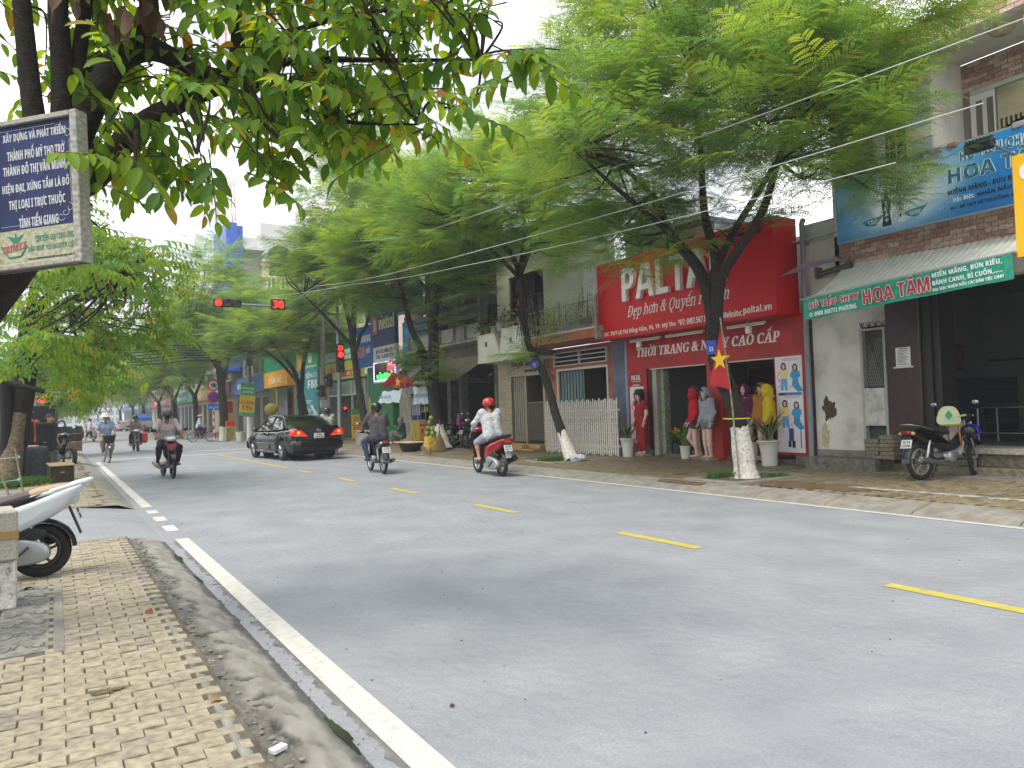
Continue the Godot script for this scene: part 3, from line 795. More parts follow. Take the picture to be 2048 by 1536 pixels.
	bp("dome", MB.new().lathe([W(.2, 7.385), W(.2, 7.36), W(.16, 7.3), W(.08, 7.265), W(0, 7.26)], 20, V(13.15, 0, -5.78)), hx("b8a98a", .4), lm)
	var fl := thing("floodlight", "clear square lamp hanging at the right end of the balcony soffit", "lamp", V(12.9, 7.3, -5.2))
	bp("lamp_body", bx(V(12.9, 7.22, -5.22), V(.2, .2, .24), .03), hx("b9c2be", .2), fl); bp("bracket", bx(V(12.9, 7.35, -5.22), V(.04, .08, .04)), hx("8a8a85"), fl)
	# blue banner
	var bs := thing("blue_banner", "large blue printed banner with two bottles above the awning", "sign", V(12.5, 4.38, -5.6))
	var face := fb(12.5); face.quad(V(-8.4, 4.33, .06), V(-2.9, 4.33, .06), V(-2.9, 5.52, .06), V(-8.4, 5.45, .06), V(0, 0, 1))
	bp("print", face, print_sign(), bs)
	bp("frame", fb(12.5).prism(PackedVector2Array([W(-8.42, 4.31), W(-2.9, 4.31), W(-2.9, 5.54), W(-8.42, 5.47)]), -.02, .056), hx("9aa4a8", .5, .3), bs)
	var teal := hx("1d6c86", .5); var wt := hx("dfe8ea", .5)
	for t in [["HỦ TIẾU CHAY", -5.62, 5.31, 1.1, .23], ["HOA TÂM", -5.62, 5.03, 1.5, .29]]:
		for k in [[.012, .006], [-.012, .006], [.0, .012], [.0, -.008]]: T(bs, 12.5, wt, t[0], sans, t[1] + k[0], t[2] + k[1], .063, t[3], t[4], .004)
		T(bs, 12.5, teal, t[0], sans, t[1], t[2], .068, t[3], t[4], .004)
	T(bs, 12.5, ink, "MIẾNG MĂNG - BÚN RIÊU - BÁNH CANH", sans, -5.54, 4.755, .066, 1.7, .11, .004)
	T(bs, 12.5, wt, "Đặc Biệt:", serif, -6.15, 4.6, .066, .33, .09, .004); T(bs, 12.5, ink, "NHẬN NẤU CÁC ĐÁM TIỆC", sans, -5.36, 4.61, .066, 1.15, .1, .004)
	T(bs, 12.5, ink, "ĐC: SỐ 74/1 LÊ THỊ HỒNG GẤM, P. 6, TP. MỸ THO", sans, -5.53, 4.48, .066, 1.65, .08, .004)
	for q in [[-7.44, 4.44, .66, "20303a", "dfe8ea", "8ca0a8"], [-7.19, 4.46, .72, "d5dfe2", "22323c", "2b86a8"]]:
		var c2: float = q[0]; var y2: float = q[1]; var hh: float = q[2]; var o2 := PackedVector2Array()
		for e in [[.075, .0], [.085, .05], [.07, .2], [.06, .35], [.08, .55], [.075, .68], [.03, .8], [.028, .9]]: o2.push_back(W(c2 + e[0], y2 + e[1] * hh))
		for e in [[.028, .9], [.03, .8], [.075, .68], [.08, .55], [.06, .35], [.07, .2], [.085, .05], [.075, .0]]: o2.push_back(W(c2 - e[0], y2 + e[1] * hh))
		bp("printed_bottle", fb(12.5).prism(o2, .061, .064), hx(q[3], .45), bs)
		bp("printed_cap", fb(12.5).box(V(c2 - .03, y2 + hh * .905, .061), V(c2 + .03, y2 + hh, .064)), hx(q[5], .45), bs)
		var k := 0
		for ch in ["T", "E", "A", "+"]:
			T(bs, 12.5, hx(q[4], .45), ch, sans, c2, y2 + hh * (.6 - .145 * k), .066, .07, .075, .003); k += 1
	for q in [[-7.68, 4.56, .2, "TRÀ\nÔ LONG"], [-6.92, 4.56, .2, "TRÀ XANH\nMATCHA"]]:
		var lf := PackedVector2Array()
		for i in 16:
			var a := TAU * i / 16; lf.push_back(W(q[0] + cos(a) * .2 + .05 * sin(2 * a), q[1] + sin(a) * .075 + .09 * cos(a) * maxf(.0, cos(a))))
		bp("printed_leaf", fb(12.5).prism(lf, .061, .063), hx("3f8f95", .45), bs)
		T(bs, 12.5, wt, q[3], sans, q[0] - .02, q[1] + .01, .0645, .2, .08, .003)
	var drp := fb(12.5)
	for i in 22:
		var p := V(rng.randf_range(-8.2, -6.5), rng.randf_range(4.4, 5.3), .061); var s := rng.randf_range(.01, .035)
		drp.cb(p, V(s, s * 1.5, .004), .0, Basis(V(0, 0, 1), rng.randf() * 3.0))
	bp("printed_drops", drp, hx("8fc6e3", .4), bs)
	T(bs, 12.5, ink, "IUS", sans, -7.93, 5.26, .066, .1, .16, .003)
	for q in [[-6.85, 5.47, .2, .09], [-6.55, 5.49, .22, .1], [-6.28, 5.5, .16, .09], [-5.3, 5.5, .2, .1]]:
		tag(part("sagging_cloth", fb(12.5).cb(V(q[0], q[1], .03), V(q[2], q[3], .12), .02), hx(["5b6489", "8e8f92", "9a6a58", "6f5a52"][int(q[0] * -10) % 4], .9)), ["violet", "grey", "russet", "brown"][int(q[0] * -10) % 4] + " rag folded over the top edge of the blue banner, %s" % ("leftmost" if q[0] < -6.7 else "in the middle" if q[0] < -6.4 else "beside the black floodlight" if q[0] < -6 else "near the yellow board"), "cloth")
	# black street floodlight on an arm
	var sl := thing("street_floodlight", "black finned floodlight on a thin grey arm before the blue banner", "lamp", V(11.7, 4.5, -5.1))
	bp("lamp_head", bx(V(11.75, 5.14, -5.55), V(.12, .17, .42), .03), hx("23272b", .5, .4), sl)
	g = MB.new()
	for i in 8: g.cb(V(11.75, 5.235, -5.72 + i * .05), V(.09, .03, .012))
	bp("fin", g, hx("3a3f44", .4, .5), sl); bp("arm", MB.new().tube([V(11.75, 5.1, -5.35), V(11.85, 4.95, -5.2), V(12.3, 4.75, -4.95)], .018, 8), hx("6a7075", .4, .6), sl)
	# yellow board
	var yb := thing("yellow_board", "yellow signboard with a white letter at the right edge of the eatery", "sign", V(11.5, 3.35, -4.5))
	bp("board", fb(11.5).box(V(-5.02, 3.34, -.06), V(-3.7, 4.78, .0), .004), hx("efb70e", .45), yb)
	T(yb, 11.5, hx("e8e8e0", .5), "C", sans, -4.83, 4.52, .004, .2, .24, .008)
	bp("red_dot", fb(11.5).lathe([W(.15, .001), W(.15, .008), W(0, .008)], 18, V(-4.72, 4.1, 0), 2), hx("c3231d", .5), yb)
	# awning
	var aw := thing("fabric_awning", "white corrugated awning with a green lettered valance over the eatery", "awning", V(12.2, 3.2, -6.7))
	var am := MB.new(); var R := []
	for j in 5:
		var r := PackedVector3Array(); var f := j / 4.0
		for i in 121:
			var u := i / 120.0
			r.push_back(V(lerpf(12.9, 11.4, f), lerpf(lerpf(4.0, 3.93, u), lerpf(3.23, 3.41, u), f) - .1 * sin(f * PI) + .012 * sin(u * 60 * PI) , lerpf(lerpf(-8.58, -5.1, u), lerpf(-8.43, -5.03, u), f)))
		R.push_back(r)
	am.rings(R, false)
	bp("canopy", am, mottle("awning_cloth", [[.0, "a9ada5"], [.35, "ccd0c8"], [.6, "d8dcd5"], [1.0, "e4e8e2"]], 1.6, .01, .8), aw)
	var va := MB.new(); R = []
	for j in 3:
		var r := PackedVector3Array()
		for i in 41:
			var u := i / 40.0
			r.push_back(V(11.39 + .015 * sin(u * 21) * j, lerpf(3.23, 3.41, u) - .185 * j, lerpf(-8.43, -5.03, u)))
		R.push_back(r)
	va.rings(R, false)
	bp("valance", va, mottle("valance_cloth", [[.0, "14785f"], [.5, "199374"], [1.0, "23a685"]], 1.2, .02, .6), aw)
	bp("front_bar", MB.new().tube([V(11.4, 3.235, -8.5), V(11.4, 3.415, -5.0)], .018, 8), hx("a9aba8", .4, .6), aw)
	for s in [[-8.52, 4.0], [-5.08, 3.93]]: bp("side_arm", MB.new().tube([V(12.95, s[1] - .25, s[0]), V(11.45, s[1] - .75 + (.2 if s[0] > -6 else .0), s[0] + .06)], .015, 6), hx("8b8e8c", .4, .6), aw)
	var red := hx("b3192a", .5); var tl := .0529
	for t in [["HỦ TIẾU CHAY", -7.82, 3.145, .95, .155], ["HOA TÂM", -6.72, 3.16, 1.1, .29]]:
		for k in [[.01, .0], [-.01, .0], [.0, .01], [.0, -.01]]: T(aw, 11.37, wt, t[0], sans, t[1] + k[0], t[2] + k[1], .012, t[3], t[4], .004, tl)
		T(aw, 11.37, red, t[0], sans, t[1], t[2], .017, t[3], t[4], .004, tl)
	T(aw, 11.37, wt, "✆: 0908 368772 PHƯƠNG", sans, -7.84, 2.965, .014, .9, .09, .004, tl)
	T(aw, 11.37, wt, "MIẾN MĂNG, BÚN RIÊU,", sans, -5.64, 3.305, .014, .98, .115, .004, tl); T(aw, 11.37, wt, "BÁNH CANH, BÌ CUỐN,.....", sans, -5.64, 3.185, .014, .98, .115, .004, tl); T(aw, 11.37, wt, "Đặc biệt: NHẬN NẤU CÁC ĐÁM TIỆC CHAY", sans, -5.63, 3.08, .014, 1.0, .08, .004, tl)
	var ap := thing("awning_roller", "dark awning roller pipe with a rusty bracket at the left of the awning", "pipe", V(12.8, 3.95, -9.0))
	bp("roller", MB.new().tube([V(12.75, 3.88, -9.05), V(12.75, 3.95, -8.35)], .06, 12), hx("4c5454", .4, .5), ap); bp("bracket", bx(V(12.8, 3.92, -9.1), V(.2, .22, .05), .005), hx("6b4a3a", .8), ap); bp("rod", MB.new().tube([V(12.7, 3.78, -9.1), V(12.7, 3.82, -8.5)], .012, 6), hx("9b9d99", .4, .6), ap)
	var pp := MB.new(); pp.rings([PackedVector3Array([V(12.8, 4.02, -9.6), V(12.7, 4.05, -9.2), V(12.8, 4.08, -8.6)]), PackedVector3Array([V(12.4, 3.93, -9.7), V(12.3, 4.06, -9.1), V(12.6, 4.13, -8.55)])], false)
	tag(part("purple_sheet", pp, hx("b5aecb", .6)), "thin pale purple plastic sheet lying over the awning roller", "sheet")
	var br := thing("stacked_slabs", "stack of weathered concrete slabs against the brown pillar", "slabs", V(12.6, .45, -7.7))
	for i in 6:
		for k in 2:
			if i == 5 and k == 0: continue
			bp("slab", MB.new().cb(V(12.62 + rng.randf_range(-.02, .02), .375 + i * .072, -7.98 + k * .29 + rng.randf_range(-.015, .015)), V(.24, .066, .27), .006, Basis(Vector3.UP, rng.randf_range(-.12, .12))), mottle("slabstk", [[.0, "57503f"], [.5, "7d745e"], [1.0, "988f78"]], .6, .02, .9), br)
	# gap between the shops: pale wall, tin roof and grey drain pipe
	var gr := thing("tin_roof", "pale corrugated tin roof end between the red shop and the brick house", "roof", V(13.6, 4.6, -9.2))
	var tr := MB.new(); R = []
	for j in 2:
		var r := PackedVector3Array()
		for i in 41: r.push_back(V(lerpf(12.85, 15.5, i / 40.0), 4.66 + .75 * i / 40.0 * .6 + .02 * sin(i * 1.6), [-10.2, -8.78][j]))
		R.push_back(r)
	tr.rings(R, false); bp("sheet", tr, plaster("tin", "b6b69a", "d6d6bb", "e2e2cf"), gr)
	B(gr, "gable_wall", 13.0, plaster("gable", "a9acab", "c6cac9", "d3d6d5"), -9.59, -8.77, 4.601, 5.0, -2.2, -.05)
	var pi := thing("drain_pipe", "grey plastic drain pipe between the red shop and the stained wall", "pipe", V(12.93, .11, -9.52))
	bp("pipe", MB.new().tube([V(12.92, .12, -9.52), V(12.92, 5.0, -9.52), V(12.97, 5.1, -9.52)], .055, 12), hx("7f868b", .5), pi)
	for y in [1.0, 2.2, 3.3]: bp("joint", MB.new().tube([V(12.92, y, -9.52), V(12.92, y + .12, -9.52)], .064, 12), hx("747b80", .5), pi)

func wall_blot(x: float, z: float, y: float, rz: float, ry: float, o: float, s: int) -> MB:
	var nz := noise(s, 1.0, 4); var pl := PackedVector2Array()
	for i in 56:
		var a := TAU * i / 56; var k := .85 + .45 * nz.get_noise_2d(cos(a) * 1.1, sin(a) * 1.1) + .16 * nz.get_noise_2d(cos(a) * 7.0, sin(a) * 7.0)
		pl.push_back(W(z + cos(a) * rz * k, y + sin(a) * ry * k))
	return fb(x).prism(pl, 0, o)

func figure_print(p: Node3D, x: float, z: float, y: float, s: float, o: float, hair: String, top: String, legs: String, skirt := false) -> void:   # flat printed person on a poster
	var e := func(c, poly, d): 
		var q := PackedVector2Array()
		for v in poly: q.push_back(W(z + v[0] * s, y + v[1] * s))
		bp("printed_figure", fb(x).prism(q, o, o + d), hx(c, .5), p)
	e.call(hair, [[-.1, .78], [-.11, .9], [-.05, .99], [.04, .99], [.1, .92], [.11, .72], [.05, .66]], .002)
	e.call("d9b09a", [[-.05, .8], [-.05, .92], [.04, .93], [.05, .82], [.0, .76]], .003)
	e.call(top, [[-.05, .76], [-.16, .72], [-.22, .55], [-.13, .5], [-.12, .44], [.12, .44], [.14, .52], [.22, .55], [.15, .72], [.05, .76], [.0, .72]], .003)
	if skirt: e.call(legs, [[-.11, .44], [-.15, .25], [-.06, .16], [.1, .02], [.3, .06], [.14, .3], [.11, .44]], .0025)
	else: e.call(legs, [[-.12, .44], [-.14, .05], [-.02, .05], [.0, .3], [.03, .05], [.15, .05], [.13, .44]], .0025)

func clothes_shop() -> void:
	var h := thing("clothes_shop", "bright red clothes shop with a big boxed sign and open front", "building", V(13, .11, -12.3))
	var red := mottle("red_panel", [[.0, "a31710"], [.5, "b01d14"], [1.0, "b8241a"]], 3.0, .008, .6)
	var gloss := StandardMaterial3D.new(); gloss.albedo_color = Color("bd0a08"); gloss.roughness = .3; gloss.metallic_specular = .3
	var wt := hx("dcdad4", .5); var dk := hx("46130f", .6)
	B(h, "fascia_panel", 13.0, red, -15.12, -9.6, 2.36, 3.22, -.15, .0)
	B(h, "pillar", 13.0, red, -15.12, -14.4, .42, 2.359, -.15, .0); B(h, "pillar_return", 13.0, dk, -14.399, -14.26, .3, 2.359, -.5, -.04)
	B(h, "plinth", 13.0, mats["concrete"], -15.12, -14.4, .0, .419, -.15, -.02)
	B(h, "door_post", 13.0, hx("9d9a8e", .7), -14.255, -14.1, .15, 2.355, -.3, -.06); B(h, "door_post", 13.0, mottle("greenpost", [[.0, "41503a"], [.5, "7c8a72"], [1.0, "a9b09c"]], .6), -14.05, -13.93, .15, 2.33, -.35, -.15)
	B(h, "pillar", 13.0, red, -10.42, -9.6, .3, 2.359, -.15, .0, .004)
	B(h, "pillar_stub", 13.0, mottle("mossy", [[.0, "3c3a30"], [.5, "6d6b5c"], [1.0, "8e8c7c"]], .8), -9.98, -9.62, .0, .299, -.15, -.02)
	B(h, "column", 13.0, hx("a51714", .45), -12.35, -11.92, .11, 2.359, -.25, -.02, .006)
	B(h, "lintel_strip", 13.0, hx("c9c3b4", .6), -14.25, -12.351, 2.335, 2.358, -.1, .012); B(h, "lintel_strip", 13.0, hx("c9c3b4", .6), -11.919, -10.421, 2.335, 2.358, -.1, .012)
	B(h, "threshold", 13.0, hx("6b5a48", .5), -14.25, -10.42, .0, .2, -.6, -.12, .01)
	room(h, 13.16, 17.5, -15.0, -9.75, .2, 2.8, hx("96958f", .9), hx("7a6d5e", .35), hx("8a8a86", .9))
	for k in 5: B(h, "display_panel", 17.5, hx("6b1a16", .5), -14.9 + k * 1.03, -13.92 + k * 1.03, 1.9, 2.4, .01, .05, .004)
	T(h, 17.5, hx("7d6a64", .5), "PALTAL", sans, -11.6, 2.15, .055, .5, .14); T(h, 17.5, hx("7d6a64", .5), "PALTAL", sans, -13.4, 2.15, .055, .5, .14)
	B(h, "slat_wall", 17.5, hx("9aa09e", .4, .3), -14.9, -9.8, .25, 1.88, .01, .03)
	# clothes rails
	for q in [[15.2, -14.5, "rail of dark and purple garments inside the left doorway of the red shop"], [15.4, -11.2, "rail of grey and white garments inside the right doorway of the red shop"]]:
		var r := thing("clothes_rail", q[2], "clothes rail", V(q[0], .2, q[1] + .8))
		bp("rail_frame", MB.new().tube([V(q[0], .2, q[1]), V(q[0], 1.62, q[1]), V(q[0], 1.62, q[1] + 1.6), V(q[0], .2, q[1] + 1.6)], .016, 8), hx("b2b6b6", .3, .8), r)
		for i in 14: bp("garment", MB.new().cb(V(q[0] + rng.randf_range(-.02, .02), 1.17 - rng.randf() * .1, q[1] + .12 + i * .1), V(.42, .8, .05), .02, Basis(Vector3.UP, rng.randf_range(-.15, .15))), hx(["3a2c4a", "6e6a72", "262a33", "574060", "a7a5a2", "2f3440", "7b2430"][rng.randi() % 7], .95), r)
	var ct := thing("red_counter", "low dark red counter at the back of the red shop", "counter", V(16.2, .2, -12.5))
	bp("counter_body", bx(V(16.2, .65, -12.5), V(.6, .9, 2.2), .01), hx("5e1714", .5), ct); bp("counter_top", bx(V(16.2, 1.12, -12.5), V(.68, .035, 2.3), .008), hx("a9a6a0", .3), ct)
	T(h, 13.0, hx("e3dfda", .5), "THỜI TRANG & NỘI Y CAO CẤP", serif, -12.48, 2.83, .006, 4.5, .4, .015, .0, .18)
	T(h, 13.0, wt, "PALTAL", sans, -14.8, 2.16, .005, .36, .13); T(h, 13.0, wt, "Thời trang & nội y", sans, -14.8, 2.06, .005, .34, .03, .006); T(h, 13.0, wt, "paltal.vn", sans, -14.8, 1.96, .005, .25, .06)
	# boxed sign
	var s := thing("boxed_sign", "big glossy red box sign with thick white capitals above the clothes shop", "sign", V(12.3, 3.17, -12.5))
	B(s, "box", 12.3, gloss, -15.42, -9.73, 3.17, 5.17, -.72, .0, .008)
	for z in [-14.2, -12.98, -11.76, -10.54]: B(s, "panel_seam", 12.3, hx("8a0d10", .4), z, z + .006, 3.18, 5.16, .0, .0015)
	B(s, "lower_panel", 12.3, hx("a51513", .35), -15.41, -9.74, 3.175, 3.178, .0, .004)
	T(s, 12.3, hx("dedcd8", .4), "PALTAL", sans, -12.62, 4.47, .06, 3.35, .84, .11)
	T(s, 12.3, wt, "Đẹp hơn & Quyến rũ hơn", serit, -12.55, 3.78, .008, 3.3, .42, .01, .0, .3)
	for q in [["ĐC: 73/7 Lê Thị Hồng Gấm, P6, TP. Mỹ Tho", -13.86, 3.305, 2.62, .16], ["*ĐT: 0907.567 345", -11.98, 3.315, .98, .15], ["Website:", -10.87, 3.32, .55, .14], ["paltal.vn", -10.2, 3.33, .72, .2]]: T(s, 12.3, wt, q[0], sans, q[1], q[2], .006, q[3], q[4], .008)
	# lamps under the sign
	var lab := ["left end", "middle", "right end"]; var i := 0
	for q in [[-14.71, -13.55], [-13.38, -12.11], [-11.44, -10.37]]:
		var t := thing("tube_lamp", "unlit white tube lamp under the red box sign, " + lab[i], "lamp", V(12.75, 3.1, (q[0] + q[1]) / 2), .0, "tube lamps under the red sign")
		B(t, "batten", 12.75, hx("cfcac0", .5), q[0], q[1], 3.09, 3.13, -.03, .03, .004); bp("tube", fb(12.75).tube([V(q[0] + .03, 3.07, .02), V(q[1] - .03, 3.07, .02)], .014, 8), hx("e6e4de", .3), t)
		i += 1
	i = 0
	for z in [-14.3, -10.79]:
		var t := thing("bulb_lamp", "white cylindrical bulb hanging under the red box sign at its %s" % ["left end", "right end"][i], "lamp", V(12.7, 2.9, z), .0, "bulbs under the red sign")
		bp("bulb", MB.new().lathe([W(0, 2.9), W(.06, 2.9), W(.07, 2.92), W(.07, 3.04), W(.05, 3.06), W(.02, 3.07)], 14, V(12.7, 0, z)), hx("e4e2dc", .35), t); bp("cord", MB.new().tube([V(12.7, 3.07, z), V(12.7, 3.17, z)], .012, 6), hx("b9b5ab"), t); i += 1
	# posters
	var p := thing("tall_poster", "tall white poster of paired women stuck on the right red pillar", "poster", V(12.99, .35, -10.0))
	B(p, "paper", 13.0, hx("dcd8da", .5), -10.38, -9.72, .36, 2.36, .001, .006)
	for k in 2:
		var y := 1.62 - .78 * k
		figure_print(p, 13.0, -10.17, y, .62, .007, "2d2622", "e0c98a", "5b9ecb"); figure_print(p, 13.0, -9.89, y - .02, .6, .007, "241f1e", "2f93c6", "2b8cc2", true)
		T(p, 13.0, hx("c2616a", .5), "Tưng bừng khuyến mãi cho mọi phụ nữ\nĐồng giá mỗi ngày", sans, -10.0, y + .67, .008, .42, .06, .002)
		for e in [[-10.3, .12], [-10.28, .25], [-9.78, .4], [-10.02, .1]]: bp("printed_heart", fb(13.0).lathe([W(.02, .007), W(.02, .009), W(0, .009)], 8, V(e[0], y + e[1], 0), 2), hx("d58ba0", .5), p)
		bp("printed_ribbon", fb(13.0).tube([V(-10.3, y + .42, .008), V(-10.33, y + .3, .008), V(-10.27, y + .2, .008)], .008, 5), hx("d06a94", .5), p)
	B(p, "printed_band", 13.0, hx("2d74ad", .5), -10.31, -9.75, 1.545, 1.605, .0065, .009); B(p, "printed_band", 13.0, hx("1d3551", .5), -10.31, -10.16, 1.546, 1.604, .0095, .011)
	B(p, "printed_jeans", 13.0, hx("25477f", .5), -10.1, -9.98, .6, .86, .0065, .009); B(p, "printed_boot", 13.0, hx("17191d", .5), -10.12, -10.05, .47, .6, .0065, .0095); B(p, "printed_boot", 13.0, hx("17191d", .5), -10.03, -9.95, .46, .6, .0065, .0095); B(p, "printed_umbrella", 13.0, hx("25272b", .5), -9.82, -9.8, .45, .84, .0065, .009)
	p = thing("pink_poster", "narrow white poster of a woman in pink on the left red pillar", "poster", V(12.99, .45, -14.85))
	B(p, "paper", 13.0, hx("d5d2d4", .5), -15.05, -14.52, .45, 1.92, .001, .006)
	figure_print(p, 13.0, -14.8, .75, 1.1, .007, "5b4a45", "d48fb0", "2c3a5c")
	# upper storey behind the sign
	var up := plaster("pale_blue", "9aa3a9", "b6c0c6", "c4cdd2")
	B(h, "upper_wall", 14.2, up, -15.5, -13.0, 3.2, 6.0, -2.0, .0); B(h, "upper_wall", 14.2, up, -12.99, -9.6, 3.2, 5.1, -2.0, .0)
	B(h, "eave", 14.2, hx("5d6368", .7), -15.6, -12.95, 6.0, 6.12, -2.1, .6); B(h, "window", 14.2, hx("27303a", .2), -14.9, -13.7, 5.2, 5.8, .0, .02)
	var bl := part("narrow_blue_wall", fb(13.1).box(V(-15.86, .11, -2.0), V(-15.13, 3.6, .0)), plaster("bluegrey", "565e6d", "667081", "727c8d"))
	tag(bl, "narrow blue grey wall strip between the red shop and the orange house", "wall")
	var pi := thing("blue_pipe", "pale blue drain pipe left of the red shop front", "pipe", V(13.05, .11, -15.2))
	bp("pipe", MB.new().tube([V(13.04, .12, -15.2), V(13.04, 3.2, -15.2)], .045, 10), hx("8a9cb0", .5), pi)

func slat_gate(p: Node3D, called: String, x: float, z0: float, z1: float, y0: float, y1: float, o: float, m: Material, n: int) -> void:
	var w := (z1 - z0) / n
	for i in n:
		var z := z0 + (i + .5) * w
		bp(called, fb(x).box(V(z - w * .3, y0, o), V(z + w * .3, y1, o + .02 + .02 * (i % 2)), .003), m, p)
	for y in [.12, .5, .88]:
		for i in n - 1:
			var z := z0 + (i + 1) * w; var yy := lerpf(y0, y1, y)
			bp("lattice_bar", fb(x).tube([V(z - w * .5, yy - .05, o + .045), V(z + w * .5, yy + .05, o + .045)], .006, 4), m, p)

func picket_house() -> void:
	var h := thing("orange_house", "low orange house with white vent, folding gate and planted balcony", "building", V(13.3, .11, -17.5))
	var org := mottle("terracotta", [[.0, "8a4d36"], [.4, "a3614a"], [.7, "ad6b53"], [1.0, "b87a62"]], 2.5, .012, .85, 1.0)
	var wt := hx("c9c7be", .6); var dk := hx("191a18", .9)
	B(h, "wall", 13.3, org, -19.2, -15.87, 2.62, 3.25, -.2, .0); B(h, "wall", 13.3, org, -19.2, -18.8, .0, 2.619, -.2, .0); B(h, "wall", 13.3, org, -16.3, -15.87, .0, 2.619, -.2, .0); B(h, "plinth", 13.3, org, -18.799, -16.301, .0, .3, -.2, .0)
	room(h, 13.5, 18.0, -18.85, -16.25, .2, 2.7, hx("7d7d76", .9), hx("6d6b64"), hx("7d7d76"))
	B(h, "gate_frame", 13.3, wt, -18.8, -18.73, .3, 2.62, -.05, .02); B(h, "gate_frame", 13.3, wt, -16.37, -16.3, .3, 2.62, -.05, .02); B(h, "gate_frame", 13.3, wt, -18.729, -16.371, 2.55, 2.62, -.05, .02)
	slat_gate(h, "gate_slat", 13.3, -18.68, -17.5, .35, 2.52, -.08, hx("6f8686", .5, .3), 15)
	# vent
	B(h, "vent_backing", 13.3, dk, -18.86, -16.32, 2.71, 3.1, .001, .004)
	for y in [2.7, 2.83, 2.96, 3.09]: B(h, "vent_slat", 13.3, wt, -18.88, -16.3, y, y + .035, .0045, .07, .004)
	for z in [-18.89, -17.6, -16.31]: B(h, "vent_post", 13.3, wt, z, z + .04, 2.7, 3.125, .0045, .075)
	T(h, 13.3, hx("6b4534", .7), "79", serif, -19.03, 2.38, .005, .18, .2)
	# balcony
	B(h, "balcony_slab", 12.1, org, -18.7, -15.3, 3.27, 3.5, -1.2, .0, .01); B(h, "slab_trim", 12.1, hx("b5b0a2", .8), -18.72, -15.28, 3.5, 3.56, -1.2, .03, .006)
	B(h, "slab_end", 12.1, mottle("slabend", [[.0, "57534b"], [.6, "9d998e"], [1.0, "c0bcb0"]], .8), -15.279, -15.2, 3.2, 3.57, -1.2, .03)
	var r := thing("balcony_railing", "grey iron balustrade along the planted balcony above the orange house", "railing", V(12.1, 3.56, -17.0))
	var gi := hx("8d8677", .6, .3)
	for i in 38: bp("baluster", fb(12.1).tube([V(-18.6 + i * .087, 3.57, -.06), V(-18.6 + i * .087, 4.28, -.06)], .011, 6), gi, r)
	for y in [3.62, 4.28]: bp("rail", fb(12.1).tube([V(-18.7, y, -.06), V(-15.3, y, -.06)], .018, 8), gi, r)
	for z in [-18.7, -15.32, -17.0]: bp("post", fb(12.1).box(V(z - .03, 3.56, -.09), V(z + .03, 4.36, -.03), .006), gi, r)
	for z in [-15.32, -18.7, -17.0]: bp("knob", fb(12.1).ball(V(z, 4.41, -.06), V(.06, .06, .06), 10, 7), hx("b5a89b", .4), r)
	# picket fence
	var f := thing("picket_fence", "white wooden picket fence in front of the orange house", "fence", V(12.5, .11, -16.7))
	var pw := mottle("picket", [[.0, "a9a294"], [.35, "cdc7ba"], [.6, "d8d2c6"], [1.0, "e2ddd2"]], .9, .02, .75)
	for i in 37:
		var z := -18.3 + i * .0905
		bp("picket", fb(12.5).box(V(z, .13 + .03 * sin(i * 1.7), .0), V(z + .052, 1.62 + .035 * sin(i * 2.3), .025), .006), pw, f)
	for y in [.35, 1.3]: bp("rail", fb(12.5).box(V(-18.32, y, -.04), V(-14.95, y + .06, -.002), .004), pw, f)
	bp("rope", fb(12.5).tube(smooth([V(-17.0, .75, .05), V(-16.4, .95, .05), V(-15.6, 1.2, .05), V(-14.95, 1.35, .05)]), .008, 5), hx("d8d4c8", .8), f)
	for z in [-18.1, -16.6, -15.1]: bp("post", fb(12.5).box(V(z - .03, .1, -.1), V(z + .03, 1.45, -.041), .004), hx("9d9587", .8), f)
	# upper storey shared by both houses
	var cr := mottle("pale_cream", [[.0, "a3a794"], [.35, "bfc3ae"], [.6, "c9cdb9"], [1.0, "d3d6c5"]], 4.0, .006, .9, 1.0)
	B(h, "upper_wall", 13.3, cr, -19.25, -17.4, 3.3, 7.2, -.2, .0); B(h, "upper_wall", 13.3, plaster("pale_grey", "b3bab8", "c8cfcd", "d3d9d7"), -17.399, -16.2, 3.3, 7.2, -.3, -.05); B(h, "upper_wall", 13.3, plaster("bluegrey2", "7d8894", "8e99a5", "99a4b0"), -16.199, -15.3, 3.3, 6.6, -1.5, -.7)
	bp("down_pipe", MB.new().tube([V(13.3, 3.3, -16.15), V(13.3, 7.0, -16.15)], .04, 8), hx("a9b4bd", .5), h)

